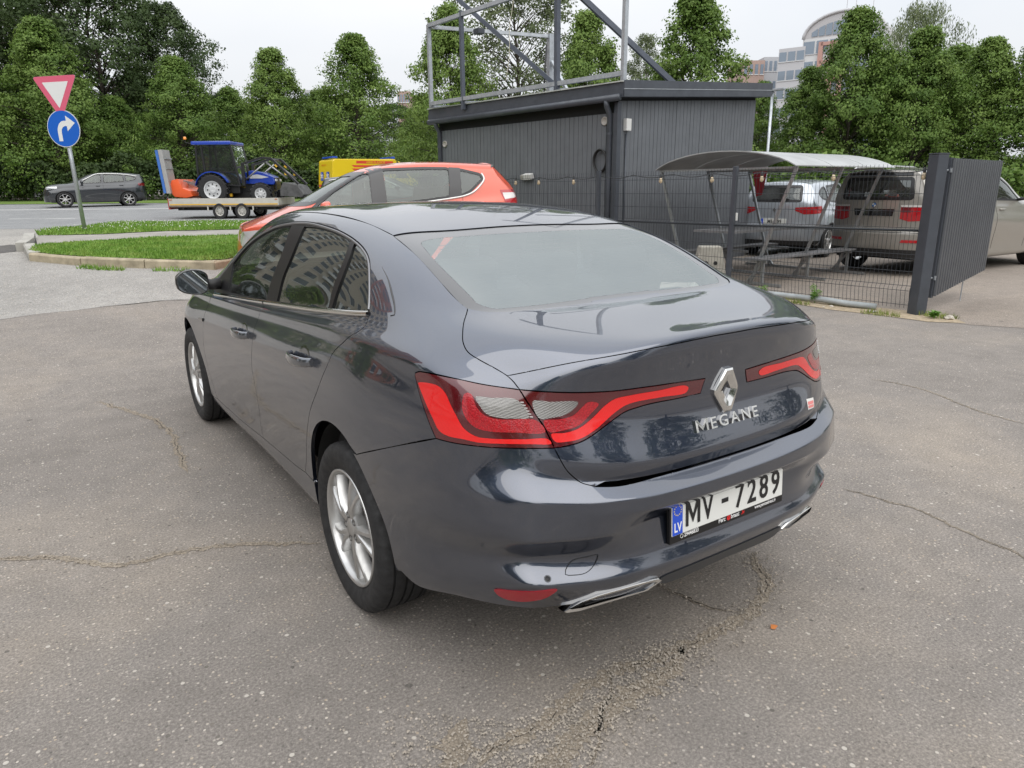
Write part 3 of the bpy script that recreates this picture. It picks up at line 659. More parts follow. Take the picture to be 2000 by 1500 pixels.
    for i in range(1, len(line)):
        acc += np.linalg.norm(line[i]-line[i-1])
        if acc > .95 or i == len(line)-1:
            a, c = line[start], line[i]; A = np.array(w(a[0], a[1])); B_ = np.array(w(c[0], c[1])); d = (B_-A)/np.linalg.norm(B_-A); A += d*.008; B_ -= d*.008; nn = np.array((d[1], -d[0], 0)); nn /= np.linalg.norm(nn)
            if nn@FW < 0: nn = -nn
            q = rnd.uniform(-.008, .008); b = MB(); vs = []
            for p in (A, B_):
                vs += [tuple(p-np.array((0, 0, .12))), tuple(p+np.array((0, 0, .10+q))), tuple(p+nn*.02+np.array((0, 0, .122+q))), tuple(p+nn*.15+np.array((0, 0, .122+q))), tuple(p+nn*.15-np.array((0, 0, .12)))]
            b.add(vs, [(0, 1, 2, 3, 4), (9, 8, 7, 6, 5), (0, 5, 6, 1), (1, 6, 7, 2), (2, 7, 8, 3), (3, 8, 9, 4)]); b.obj('kerb_stone', km if start > 14 else km2, kerb, bevel=.006)
            acc = 0; start = i
    pts = [w(10.95, -7.45, .06), w(11.4, -7.62, .07), w(11.95, -7.95, .08)]
    for a, c in zip(pts, pts[1:]):
        b = MB(); d = Vector(c)-Vector(a); d.normalize(); b.bar(Vector(a)+d*.008, Vector(c)-d*.008, .15, .16); b.obj('kerb_stone', km2, kerb, bevel=.008)
    # tufts at the kerb foot
    foot = [(10.3, -7.6), (10.1, -6.9), (9.75, -6.2), (9.58, -5.5), (9.5, -4.7), (9.42, -3.8), (9.5, -3.8), (9.62, -4.8), (9.7, -5.5), (9.95, -6.3), (10.25, -6.9), (10.7, -7.5)]
    vs = []; fs = []; P = np.array(foot)
    q_ = np.random.RandomState(3).uniform((9.4, -7.6), (10.7, -3.8), (14000, 2)); q_ = q_[inpoly(q_, P)]; q_ = q_[np.sin(q_[:, 1]*5.3)+np.sin(q_[:, 1]*2.1) > .35][:1500]
    for q in q_:
        x, y, z = w(round(q[0], 2), q[1], 0); h = rnd.uniform(.02, .08); a = rnd.uniform(0, 6.3); i = len(vs); vs += [(x-.008*math.cos(a), y-.008*math.sin(a), z), (x+.008*math.cos(a), y+.008*math.sin(a), z), (x+rnd.uniform(-.04, .04), y+rnd.uniform(-.04, .04), z+h)]; fs.append((i, i+1, i+2))
    me = bpy.data.meshes.new('weeds'); me.from_pydata(vs, [], fs); tag(mesh_obj('weeds', me, gm), 'weeds and grass tufts growing along the kerb foot', 'weeds', kind='stuff')
    cracks()
CRACK = {'i': [(-.071, -.872), (-.14, -.93), (-.27, -.95), (-.42, -.95), (-.55, -.985), (-.68, -1.01), (-.80, -1.06), (-.92, -1.10)], 'a': [(0.650, -0.601), (0.567, -0.696), (0.466, -0.813), (0.320, -0.879), (0.205, -0.884), (0.090, -0.889), (-0.071, -0.872), (-0.210, -0.867), (-0.342, -0.838), (-0.477, -0.847), (-0.617, -0.873), (-0.739, -0.888), (-0.853, -0.903), (-0.930, -0.935)],
         'b': [(0.136, -0.560), (0.175, -0.695), (0.213, -0.784), (0.272, -0.865)], 'c': [(-2.067, 1.239), (-1.779, 1.047), (-1.588, 0.836), (-1.397, 0.806), (-1.158, 0.749), (-0.987, 0.646), (-0.830, 0.536)], 'd': [(-1.436, 3.611), (-1.303, 3.283), (-1.159, 2.895), (-1.114, 2.481), (-1.125, 2.153), (-1.164, 1.745)],
         'e': [(1.565, -0.435), (1.616, -0.622), (1.634, -0.811), (1.583, -1.059), (1.513, -1.358)], 'f': [(-0.848, -0.751), (-0.906, -0.820), (-0.987, -0.917)], 'g': [(-0.342, -0.838), (-0.504, -0.977), (-0.689, -1.123)], 'h': [(3.759, 0.660), (3.785, 0.271), (3.547, -0.195), (3.487, -0.557)]}
def cracks():
    "cracked tarmac: crumbled pale edges, a dark slit and loose grit"
    rnd = random.Random(8); crumb = asphalt('crumbled_asphalt', (.31, .265, .212), (.52, .46, .39), .8, 1.2, bumpy=1.0); dark = M('crack_slit', (.035, .03, .026), .95)
    sv = []; sf_ = []
    for k, (wd, slit, grit) in {'a': (.028, .0014, 1500), 'b': (.010, .0022, 80), 'c': (.020, .0010, 300), 'd': (.022, .002, 160), 'e': (.008, .0012, 50), 'f': (.085, .0, 700), 'g': (.008, .0010, 160), 'i': (.042, .0008, 2200), 'h': (.010, .0012, 40)}.items():
        P = catmull([(x, y, 0) for x, y in CRACK[k]], .012); n = len(P); L = []; R_ = []; l2 = []; r2 = []; jit = 0
        for i in range(n):
            t = P[min(i+1, n-1)]-P[max(i-1, 0)]; t /= np.linalg.norm(t)+1e-9; q = np.array((-t[1], t[0], 0)); f = min(1, min(i, n-1-i)/12+.05)
            jit = jit*.8+rnd.gauss(0, .004); a = wd*f*(.45+rnd.random()*.8); b_ = wd*f*(.45+rnd.random()*.8); c = P[i]+q*jit
            L.append(tuple(c+q*a+np.array((0, 0, .0022)))); R_.append(tuple(c-q*b_+np.array((0, 0, .0022)))); s_ = slit*max(0, rnd.random()*1.6-.35+.5*math.sin(i*.11))*f; l2.append(tuple(c+q*s_+np.array((0, 0, .0042)))); r2.append(tuple(c-q*s_+np.array((0, 0, .0042))))
            for g in range(int(grit/n)+(rnd.random() < grit/n % 1)):
                o = c+q*rnd.gauss(0, wd*1.5)+t*rnd.uniform(-.01, .01); r = rnd.uniform(.0018, .005)*(1.5 if rnd.random() < .1 else 1); j = len(sv)
                for v in ((1, 0, 0), (-.5, .87, 0), (-.5, -.87, 0), (0, 0, 1.1), (.1, .1, -.8)): sv.append((o[0]+r*v[0]*rnd.uniform(.7, 1.3), o[1]+r*v[1]*rnd.uniform(.7, 1.3), .004+r*.5+r*v[2]*.8))
                sf_.extend([(j, j+1, j+3), (j+1, j+2, j+3), (j+2, j, j+3), (j+1, j, j+4), (j+2, j+1, j+4), (j, j+2, j+4)])
        b = MB(); b.grid([L, R_]); o = b.obj('crack', crumb, None, smooth=True); o['kind'] = 'structure'
        if slit: b = MB(); b.grid([l2, r2]); o2 = b.obj('crack_slit', dark, o)
    for q in range(420):                     # loose grit all over the lot
        s_, t_ = rnd.uniform(.9, 7), rnd.uniform(-4, 4); c = CAM+FW*s_+RT*t_; r = rnd.uniform(.0015, .0045); j = len(sv); z0 = hst(s_, t_)
        for v in ((1, 0, 0), (-.5, .87, 0), (-.5, -.87, 0), (0, 0, 1.1), (.1, .1, -.8)): sv.append((c[0]+r*v[0]*rnd.uniform(.7, 1.3), c[1]+r*v[1]*rnd.uniform(.7, 1.3), z0+.001+r*.5+r*v[2]*.8))
        sf_.extend([(j, j+1, j+3), (j+1, j+2, j+3), (j+2, j, j+3), (j+1, j, j+4), (j+2, j+1, j+4), (j, j+2, j+4)])
    me = bpy.data.meshes.new('grit'); me.from_pydata(sv, [], sf_); tag(mesh_obj('grit', me, M('grit_stone', (.37, .33, .28), .9, var=.5, vscale=60)), 'loose pale grit scattered along the cracks in the tarmac', 'grit', kind='stuff')
    b = MB(); b.add([(0, 0, .003), (.012, .010, .010), (.030, .004, .005), (.022, -.012, .012), (.006, -.012, .004)], [(0, 1, 2, 3, 4)]); o = b.obj('fallen_leaf', M('leaf_orange', (.55, .19, .05), .7, var=.2), None, fixn=False); o.location = (.256, -.987, .002); tag(o, 'small curled orange leaf on the tarmac behind the saloon', 'leaf')
ground()
# ------------------------------------------------------------------ trees
def leafmat(name, cols, trans=.35):
    m, nt, b = nmat(name); N = nt.nodes; L = nt.links
    n = noise(nt, .9, 4, .65); oi = N.new('ShaderNodeObjectInfo'); ad = N.new('ShaderNodeMath'); ad.operation = 'MULTIPLY_ADD'; L.new(oi.outputs['Random'], ad.inputs[0]); ad.inputs[1].default_value = .18; L.new(n.outputs['Fac'], ad.inputs[2])
    at = N.new('ShaderNodeAttribute'); at.attribute_name = 'tone'; a2 = N.new('ShaderNodeMath'); a2.operation = 'MULTIPLY_ADD'; L.new(at.outputs['Fac'], a2.inputs[0]); a2.inputs[1].default_value = .35; L.new(ad.outputs[0], a2.inputs[2])
    r = ramp(nt, a2.outputs[0], [(.38, cols[0]), (.62, cols[1]), (.95, cols[2])]); L.new(r.outputs['Color'], b.inputs['Base Color']); b.inputs['Roughness'].default_value = .55; b.inputs['Specular IOR Level'].default_value = .3
    tl = N.new('ShaderNodeBsdfTranslucent'); L.new(r.outputs['Color'], tl.inputs['Color']); mx = N.new('ShaderNodeMixShader'); mx.inputs[0].default_value = trans
    L.new(b.outputs[0], mx.inputs[1]); L.new(tl.outputs[0], mx.inputs[2]); L.new(mx.outputs[0], N['Material Output'].inputs['Surface']); return m
BARK = M('bark', (.075, .062, .05), .95, var=.35, vscale=12, bmp=.6, bscale=40)
LEAF = {'lime': leafmat('leaf_lime', ((.050, .100, .018), (.110, .192, .036), (.205, .30, .070))), 'dark': leafmat('leaf_dark', ((.022, .042, .012), (.046, .080, .024), (.085, .13, .042))), 'willow': leafmat('leaf_willow', ((.07, .10, .045), (.13, .17, .075), (.20, .24, .12)))}
def tree_meshes(kind, H, Rm, seed, clumps, per, leaf, env, droop=0.0, base=.12):
    "env(h 0..1) -> radius factor; returns trunk mesh and crown mesh"
    rnd = np.random.RandomState(seed); b = MB()
    tp = [(0, 0, -.2)]; rr = [.028*H**.9*.6]
    for i in range(1, 9):
        f = i/8; tp.append((rnd.normal(0, .012)*H*f, rnd.normal(0, .012)*H*f, H*.93*f)); rr.append(max(.012, rr[0]*(1-f)**.8))
    b.tube(tp, rr, 8)
    P = []
    for k in range(clumps):
        h = base+(1-base)*rnd.rand()**.85; a = rnd.rand()*2*PI; re = env(h)*Rm; lob = 1+.24*math.sin(a*3+seed+h*8)+.20*math.sin(a*5-h*17+seed*2); r = re*lob*(.30+.70*rnd.rand()**.45)
        P.append((r*math.cos(a), r*math.sin(a), h*H, r/(re+1e-6)))
    for k in range(0, clumps, 4):
        x, y, z, _ = P[k]; z0 = max(.08*H, z-.25*math.hypot(x, y)-.05*H); i = min(7, int(z0/(H*.93)*8)); f = z0/(H*.93)*8-i
        q = [tp[i][j]*(1-f)+tp[i+1][j]*f for j in range(3)]; m_ = [(q[j]+(x, y, z)[j])/2 for j in range(3)]; m_[2] += .04*H*(1-droop)
        r0 = max(.015, rr[i]*.38); b.tube([q, m_, (x, y, z)], [r0, r0*.6, .008], 5, cap=False)
    tm = b.mesh('trunk', smooth=True)
    P = np.array(P)[:, :3]; n = len(P); cs = leaf*(3.4+3.0*rnd.rand(n))*(1.18-.5*P[:, 2]/H); tone = rnd.rand(n); m = n*per
    o = rnd.normal(0, 1, (m, 3)); o /= np.linalg.norm(o, axis=1)[:, None]; rr_ = rnd.rand(m)**.42; ci = np.repeat(np.arange(n), per); od = o.copy(); o = o*(cs[ci]*rr_)[:, None]; o[:, 2] *= .62
    c = P[ci]+o
    if droop: c[:, 2] -= droop*rnd.rand(m)*np.abs(o[:, 0])*3
    ax_ = np.zeros_like(P); ax_[:, 2] = P[:, 2]*.75; outc = P-ax_; outc /= np.linalg.norm(outc, axis=1)[:, None]+1e-6
    sn = od*.75+outc[ci]*.55+np.array((0, 0, .30)); sn /= np.linalg.norm(sn, axis=1)[:, None]            # soft shading direction: clump, then crown
    d = sn*.9+rnd.normal(0, .55, (m, 3)); d /= np.linalg.norm(d, axis=1)[:, None]; u = np.cross(d, rnd.normal(0, 1, (m, 3))); u /= np.linalg.norm(u, axis=1)[:, None]; v = np.cross(d, u)
    if droop: v = v*.5+np.array((0, 0, -1.)); v /= np.linalg.norm(v, axis=1)[:, None]; u = np.cross(v, d); u /= np.linalg.norm(u, axis=1)[:, None]+1e-6
    s = (leaf*(.55+.7*rnd.rand(m)))[:, None]; k = .38 if not droop else .15
    V = np.stack([c-v*s*.5, c+u*s*k, c+v*s*.5, c-u*s*k], 1).reshape(-1, 3)
    me = bpy.data.meshes.new('crown'); F = np.arange(m*4).reshape(-1, 4); g = np.cross(u*k+v*.5, v*.5-u*k); fl = (g*sn).sum(1) < 0; F[fl] = F[fl][:, ::-1]
    me.from_pydata(V.tolist(), [], F.tolist()); a = me.attributes.new('tone', 'FLOAT', 'FACE'); a.data.foreach_set('value', (.75*tone[ci]+.25*rnd.rand(m)).astype(np.float32))
    me.shade_smooth(); me.normals_split_custom_set(np.repeat(sn, 4, 0).tolist()); me.materials.append(LEAF[kind]); tm.materials.append(BARK)
    return tm, me
def env_lime(h): return (min(1, h/.13)**.5)*(max(0, 1-(max(0, h-.10)/.92)**1.25))**.85+.03
def env_broad(h): return math.sin(PI*min(1, max(0, (h-.08)/.94))**.8)**.55+.02
def env_open(h): return math.sin(PI*min(1, max(0, (h-.2)/.82))**.9)**.7+.02
TREES = {'lime_a': tree_meshes('lime', 9, 3.3, 1, 520, 85, .125, env_lime, base=.03), 'lime_b': tree_meshes('lime', 9, 3.5, 5, 520, 85, .125, env_lime, base=.03), 'lime_c': tree_meshes('lime', 9, 3.1, 9, 520, 85, .125, env_lime, base=.03),
         'broad_a': tree_meshes('dark', 14, 5.0, 2, 560, 80, .18, env_broad), 'broad_b': tree_meshes('dark', 14, 4.6, 7, 560, 80, .18, env_broad),
         'open': tree_meshes('willow', 12, 3.6, 3, 420, 60, .13, env_open, base=.25), 'willow': tree_meshes('willow', 11, 3.4, 4, 400, 60, .18, env_broad, .8)}
TH0 = {'lime': 9, 'broad': 14, 'open': 12, 'willow': 11}
def tree(kind, s, t, height, label, rot=0, wide=1.0, group=None, z=0):
    tm, cm = TREES[kind]; k = height/TH0[kind.split('_')[0]]
    o = thing({'lime': 'lime_tree', 'broad': 'broadleaf_tree', 'open': 'birch_tree', 'willow': 'willow_tree'}[kind.split('_')[0]], label, 'tree', w(s, t, z), rot, group); o.scale = (k*wide, k*wide, k)
    mesh_obj('trunk', tm, None, o); mesh_obj('crown', cm, None, o); return o
def px_tree(kind, u, top, s, label, rot=0, wide=1.0, group=None):
    t = (u-1000)/1382*(s*.964); tree(kind, s, t, 1.5-hst(s, t)+(362-(u-1000)*.0085-top)*(s*.93)/1382*1.0, label, rot, wide, group)
# beyond the road, left to right
G1 = 'trees beyond the road'; G2 = 'trees behind the shed and the yard'
for kind, u, top, s, lab, rot, wd, g in (
    ('broad_a', -90, -130, 52, 'tall dark tree at the far left edge of the picture', 0, 1.0, G1),
    ('broad_b', 60, -110, 60, 'tallest dark tree, behind the triangular road sign', 1, 1.0, G1),
    ('broad_a', 230, -60, 56, 'dark spreading tree rising behind the light green lime right of the sign', 2, 1.1, G1),
    ('broad_b', 365, 30, 55, 'dark tree whose thin top stands behind the tractor', 3, .8, G1),
    ('lime_a', 130, 55, 46, 'light green lime tree directly behind the triangular sign', 0, 1.05, G1),
    ('lime_b', 372, 120, 46, 'bright green lime tree behind the blue tractor cab', 1, 1.1, G1),
    ('lime_c', 555, 105, 46, 'slim lime tree behind the tractor loader', 2, 1.0, G1),
    ('lime_a', 712, 82, 45, 'full lime tree behind the yellow ambulance', 3, 1.1, G1),
    ('lime_b', 20, 180, 47, 'low lime tree at the left edge above the hedge', 4, 1.0, G1),
    ('lime_c', 250, 190, 49, 'lime tree between the sign and the tractor', 4.4, 1.2, G1),
    ('lime_b', 470, 175, 50, 'lime tree behind the gap left of the tractor loader', 2.2, 1.1, G1),
    ('lime_c', 640, 180, 50, 'small lime tree between the two limes above the ambulance', 5, 1.1, G1),
    ('lime_a', 838, 190, 40, 'bushy lime tree beside the left end of the shed', 2, 1.2, G1),
    ('lime_b', 890, 30, 27, 'lime tree behind the left bay of the steel frame', 0, .8, G2),
    ('open', 1015, -60, 30, 'open feathery birch in the middle of the steel frame', 1, 1.0, G2),
    ('lime_c', 1145, 40, 26, 'lime tree behind the right bay of the steel frame', 2, .85, G2),
    ('open', 1255, 80, 34, 'thin birch between the frame and the lime right of it', 4, .6, G2),
    ('lime_a', 1345, 0, 26, 'lime tree standing clear right of the steel frame', 3, .95, G2),
    ('lime_b', 1648, 35, 27, 'lime tree in front of the arched office building', 0, .9, G2),
    ('willow', 1762, 25, 33, 'grey green willow behind the limes over the yard', 0, .8, G2),
    ('lime_c', 1775, 68, 26, 'lime tree over the beige car, right of the willow', 1, .95, G2),
    ('lime_a', 1900, 88, 26, 'lime tree above the grey gate leaf', 2, 1.0, G2),
    ('lime_b', 2010, 62, 25, 'lime tree cut by the right edge of the picture', 3, 1.0, G2),
    ('lime_c', 1568, 138, 28, 'lower lime tree left of the office building front', 5, .95, G2),
    ('lime_a', 1478, 165, 30, 'low lime tree peeping over the shed roof end', 4, .8, G2),
    ('lime_b', 1840, 100, 29, 'lime tree filling the gap behind the gate post', 1.4, 1.1, G2),
    ('lime_c', 1700, 110, 29, 'lime tree filling the gap under the willow', 2.6, 1.2, G2)):
    px_tree(kind, u, top, s, lab, rot, wd, g)
for i, (u, top, s) in enumerate(((-20, 150, 60), (150, 140, 62), (300, 150, 60), (430, 185, 61), (520, 200, 60), (600, 195, 62), (690, 190, 60), (780, 205, 58), (870, 215, 56))):
    px_tree('broad_a' if i % 2 else 'broad_b', u, top, s, 'dark tree of the back row, %s' % ('at the left edge', 'behind the lime by the sign', 'behind the gap right of the sign', 'above the tractor cab', 'right of the tractor cab', 'above the bucket', 'above the ambulance', 'right of the ambulance', 'at the left shed corner')[i], i*1.3, 1.1, G1)
def hedge(name, label, s0, s1, t0, t1, h, n, seed, leaf=.2, kind='dark'):
    rnd = np.random.RandomState(seed); t = t0+(t1-t0)*rnd.rand(n); s = s0+(s1-s0)*rnd.rand(n); hh = h*(1+.18*np.sin(t*.9+seed)+.1*np.sin(t*2.7)); z = hh*rnd.rand(n)**.6
    base = np.array([hst(round(float(a), 1), float(b)) for a, b in zip(s, t)]); c = CAM+FW*s[:, None]+RT*t[:, None]; c[:, 2] = base+z
    f = (s-(s0+s1)/2)/((s1-s0)/2); sn = FW*f[:, None]*.9+np.array((0, 0, 1.))*(z/hh)[:, None]+rnd.normal(0, .45, (n, 3)); sn /= np.linalg.norm(sn, axis=1)[:, None]
    d = sn+rnd.normal(0, .5, (n, 3)); d /= np.linalg.norm(d, axis=1)[:, None]; u = np.cross(d, rnd.normal(0, 1, (n, 3))); u /= np.linalg.norm(u, axis=1)[:, None]; v = np.cross(d, u); q = (leaf*(.5+rnd.rand(n)))[:, None]
    V = np.stack([c-v*q*.5, c+u*q*.36, c+v*q*.5, c-u*q*.36], 1).reshape(-1, 3); F = np.arange(n*4).reshape(-1, 4); g = np.cross(u*.36+v*.5, v*.5-u*.36); fl = (g*sn).sum(1) < 0; F[fl] = F[fl][:, ::-1]
    me = bpy.data.meshes.new(name); me.from_pydata(V.tolist(), [], F.tolist()); a = me.attributes.new('tone', 'FLOAT', 'FACE'); a.data.foreach_set('value', rnd.rand(n).astype(np.float32)); me.shade_smooth(); me.normals_split_custom_set(np.repeat(sn, 4, 0).tolist())
    o = mesh_obj(name, me, LEAF[kind]); return tag(o, label, 'hedge')
hedge('hedge', 'long dark clipped hedge along the far side of the road', 43.2, 44.6, -50, -4, 2.2, 34000, 3, .2)
hedge('hedge', 'loose hedge below the limes at the back of the yard', 22.5, 24, 2.2, 26, 1.9, 16000, 5, .16, 'lime')
# ------------------------------------------------------------------ the parked saloon
def ED_(n):
    r = n.startswith('-'); a = catmull(np.array(ED[n.lstrip('-')])/1000., .009); return a[::-1] if r else a
def loopof(*parts):
    out = []
    for p in parts:
        a = ED_(p) if isinstance(p, str) else catmull(p, .009)
        if len(out) and np.linalg.norm(out[-1]-a[0]) < 1e-3: a = a[1:]
        out += list(a)
    return np.array(out)
def arch(yc, zc, r, a0, a1, x=-.9, n=40):
    return [(x, yc+r*math.cos(math.radians(a0+(a1-a0)*i/n)), zc+r*math.sin(math.radians(a0+(a1-a0)*i/n))) for i in range(n+1)]
def build_wheel(parent, c, side, spokes, rr=.316, rim=.217, w=.2, tyre=None, alloy=None, style='twin', lug=True, spin=0):
    "c: hub centre in the middle of the tyre; side -1 outer face to -x"
    tyre = tyre or M('tyre_rubber', (.018, .018, .019), .75, var=.3, vscale=30, bmp=.15, bscale=300)
    alloy = alloy or M('wheel_alloy', (.56, .56, .555), .34, .85, var=.1, vscale=20)
    wh = bpy.data.objects.new('wheel', None); C.objects.link(wh); wh.parent = parent; wh.location = c; wh.rotation_euler = (spin, 0, 0)
    o = side*w/2
    n = 120; prof = [(-.86, rim-.004), (-.95, rim+.006), (-1.06, rim+.035), (-1.085, rim+.058), (-1.04, rr-.022), (-.96, rr-.009), (-.86, rr-.002),
                     (-.66, rr), (-.655, rr-.008), (-.57, rr-.008), (-.565, rr), (-.2, rr+.001), (-.195, rr-.008), (-.1, rr-.008), (-.095, rr+.001), (.095, rr+.001), (.1, rr-.008), (.195, rr-.008), (.2, rr+.001),
                     (.565, rr), (.57, rr-.008), (.655, rr-.008), (.66, rr), (.86, rr-.002), (.96, rr-.009), (1.04, rr-.022), (1.085, rr-.05), (1.0, rim+.01), (.9, rim-.004)]
    vs = []; fs = []; m = len(prof)
    for k in range(n):
        a = 2*PI*k/n; ca, sa = math.cos(a), math.sin(a)
        for i, (h, r) in enumerate(prof):
            if k % 3 == 0 and i in (5, 6, 23, 24): r -= .006
            vs.append((h*w/2*(-side)*-1 if False else h*w/2*(-side), r*ca, r*sa))
    for k in range(n):
        for i in range(m-1): fs.append((k*m+i, ((k+1) % n)*m+i, ((k+1) % n)*m+i+1, k*m+i+1))
    mb = MB(); mb.add(vs, fs)
    # prof runs outer (-) to inner (+); side flips it
    t = mb.obj('tyre', tyre, wh, angle=32)
    if side > 0: pass
    s = -1 if side < 0 else 1          # outward x
    def X(d): return s*(w/2)+s*d       # d metres out from the tyre's outer flank plane
    b = MB(); b.lathe([(X(-.012), rim+.001), (X(-.004), rim+.002), (X(-.002), rim-.004), (X(-.008), rim-.010), (X(-.03), rim-.016), (X(-.10), rim-.026), (X(-w*.85), rim-.02)], 64, 'x')
    b.obj('rim', alloy, wh, smooth=True)
    d = MB(); d.lathe([(X(-.11), .02), (X(-.11), .135), (X(-.12), .14)], 40, 'x'); d.obj('brake_disc', M('brake_iron', (.16, .15, .14), .45, .8, var=.3), wh, angle=40)
    sp = MB()
    for k in range(spokes):
        a0 = 2*PI*k/spokes+.3
        if style == 'twin':
            # one broad spoke: two raised ribs spreading to the rim, a dished web between
            def pt(r, a, dd): return (X(dd), r*math.cos(a0+a), r*math.sin(a0+a))
            for sd_ in (-1, 1):
                rows = []
                for r, ce, hw, dd in ((.040, .10, .016, -.012), (.065, .115, .0125, -.006), (.095, .135, .0105, -.005), (.13, .165, .0100, -.008), (.165, .195, .0105, -.012), (.195, .215, .0125, -.016), (rim-.005, .225, .017, -.019)):
                    tw = (r-.045)*.9+sd_*ce
                    def pq(q, d_): return (X(d_), r*math.cos(a0+tw)-q*math.sin(a0+tw), r*math.sin(a0+tw)+q*math.cos(a0+tw))
                    rows.append([pq(-hw*1.25, dd-.04), pq(-hw, dd-.006), pq(-hw*.6, dd), pq(hw*.6, dd), pq(hw, dd-.006), pq(hw*1.25, dd-.04)])
                sp.grid(rows)
            rows = [[pt(r, (r-.045)*.9+k_*ce, dd) for k_ in (-1, -.4, .4, 1)] for r, ce, dd in ((.045, .10, -.026), (.08, .12, -.024), (.11, .145, -.026), (.125, .155, -.05))]
            sp.grid(rows)
        else:
            rows = []
            for r, hw, dd in ((.03, .022, -.012), (.09, .017, -.008), (.16, .014, -.012), (rim-.006, .02, -.018)):
                def pq(q, d_): return (X(d_), r*math.cos(a0)-q*math.sin(a0), r*math.sin(a0)+q*math.cos(a0))
                rows.append([pq(-hw, dd-.03), pq(-hw, dd-.003), pq(-hw*.7, dd), pq(hw*.7, dd), pq(hw, dd-.003), pq(hw, dd-.03)])
            sp.grid(rows)
    sp.obj('spokes', alloy, wh, angle=50)
    hb = MB(); hb.lathe([(X(-.05), .068), (X(-.018), .066), (X(-.012), .058), (X(-.014), .036), (X(-.010), .032), (X(-.008), .024), (X(-.0075), .0)], 40, 'x')
    hub = hb.obj('hub', alloy, wh, angle=40)
    if lug:
        for k in range(5):
            a = 2*PI*k/5+.93; nb = MB(); nb.lathe([(X(-.03), .0125), (X(-.0105), .0125), (X(-.0112), .009), (X(-.022), .0085), (X(-.022), 0)], 12, 'x', c=(0, .047*math.cos(a), .047*math.sin(a)))
            nb.obj('wheel_nut', M('nut_steel', (.2, .2, .2), .4, .9), hub, angle=40)
    return wh
def saloon():
    co, fv, nr = master(4); sf = Surf(co, fv, nr)
    car = thing('car', 'dark grey saloon parked in front, with red wraparound tail lamps and number plate MV-7289', 'car')
    paint = carpaint('grey_pearl_paint', (.040, .052, .084), .85, .32, .06, 2.1)
    black = M('gloss_black_trim', (.012, .012, .013), .12, coat=.6)
    matte = M('black_plastic', (.02, .02, .021), .55, bmp=.1, bscale=500)
    chrome = M('chrome', (.78, .77, .74), .09, 1)
    satin = M('satin_trim', (.25, .25, .26), .3, .7)
    inner = M('car_interior_dark', (.022, .022, .024), .8)
    side = Outside((-5, 1.0, 1.1), (-.85, 1.0, .7)); qside = Outside((-4, -1, 2.6), (-.8, .2, .9)); top = Outside((0, -1.5, 8), (0, .8, 1.3))
    wr = Round(-.15); boot = Inside((0, -.5, .82), (0, -.8, .55)); rw = Outside((0, -4, 4.5), (0, -.1, 1.2)); ws = Outside((0, 7, 4.5), (0, 2, 1.2)); fr = Round(2.6, 1)
    P = panel
    # --- doors, sill, wings
    belt_f = ED_('belt_front'); belt_r = ED_('belt_rear')
    fdoor = P('front_door', sf, side, loopof('-belt_front', 'fd_front', 'door_foot_front', '-b_gap'), paint, car)
    rdoor = P('rear_door', sf, side, loopof('-belt_rear', 'b_gap', 'door_foot_rear', '-rd_rear'), paint, car)
    A = arch(.02, .335, .372, 3, 117)       # rear arch as far as the bumper joint
    A[-1] = tuple(np.array(ED['bumper_gap'][0])/1000.)
    sillz = [(-.868, 2.292, .262), (-.86, 2.295, .225), (-.848, 1.9, .214), (-.842, 1.2, .222), (-.846, .7, .232), (-.855, .400, .248), (-.872, .3915, .354)]
    P('sill', sf, side, loopof('door_foot_front', 'door_foot_rear', [(-.8695, .5223, .3532), (-.872, .3915, .354)], sillz[::-1], [(-.868, 2.292, .262), (-.8709, 2.169, .2766)]), paint, car, mirror='both', gap=.001)
    ditch = [(-.58, .1536, 1.3386), (-.583, .35, 1.371), (-.587, .6, 1.39), (-.588, .95, 1.40), (-.582, 1.3, 1.388), (-.572, 1.56, 1.355)]
    apil = [(-.572, 1.56, 1.355), (-.615, 1.78, 1.262), (-.675, 2.08, 1.13), (-.735, 2.40, .985)]
    apf = [(-.735, 2.40, .985), (-.79, 2.33, .95), (-.7938, 2.2498, .9661)]
    P('body_side', sf, qside, loopof('rd_rear', [(-.8695, .5223, .3532), (-.872, .3915, .354)], A, 'bumper_gap', 'lamp_outer', 'lamp_top', '-boot_gap_top', '-window_side', ditch, apil, apf, 'dlo_outer'), paint, car, mirror='both')
    P('roof', sf, top, loopof('-window_top', ditch, [(-.572, 1.56, 1.355), (-.3, 1.515, 1.41), (0, 1.50, 1.424)], [(0, 1.50, 1.424), (0, .128, 1.36)], [(0, .128, 1.36), (-.0614, .1281, 1.3578)]), paint, car, mirror='weld', gap=.002)
    hood = [(-.735, 2.40, .985), (-.722, 2.75, .935), (-.675, 3.08, .88), (-.585, 3.31, .812)]
    fgap = [(-.585, 3.31, .812), (-.72, 3.17, .745), (-.85, 3.02, .66), (-.895, 2.96, .60)]
    AF = arch(2.711, .335, .366, 46, 190); AF[0] = (-.895, 2.96, .60)
    P('front_wing', sf, Outside((-4, 3.6, 2.2), (-.8, 2.7, .7)), loopof('fd_front', [(-.8709, 2.169, .2766), (-.868, 2.292, .262), (-.87, 2.345, .275)], AF[::-1], fgap[::-1], hood[::-1], apf, [(-.7938, 2.2498, .9661), (-.8321, 2.1203, .9131)]), paint, car, mirror='both', gap=.0015)
    P('bonnet', sf, Outside((0, 4.5, 8), (0, 2.9, .9)), loopof(hood, [(-.585, 3.31, .812), (-.3, 3.47, .80), (0, 3.51, .80)], [(0, 3.51, .80), (0, 2.42, 1.06)], [(0, 2.42, 1.06), (-.4, 2.43, 1.045), (-.735, 2.40, .985)]), paint, car, mirror='weld')
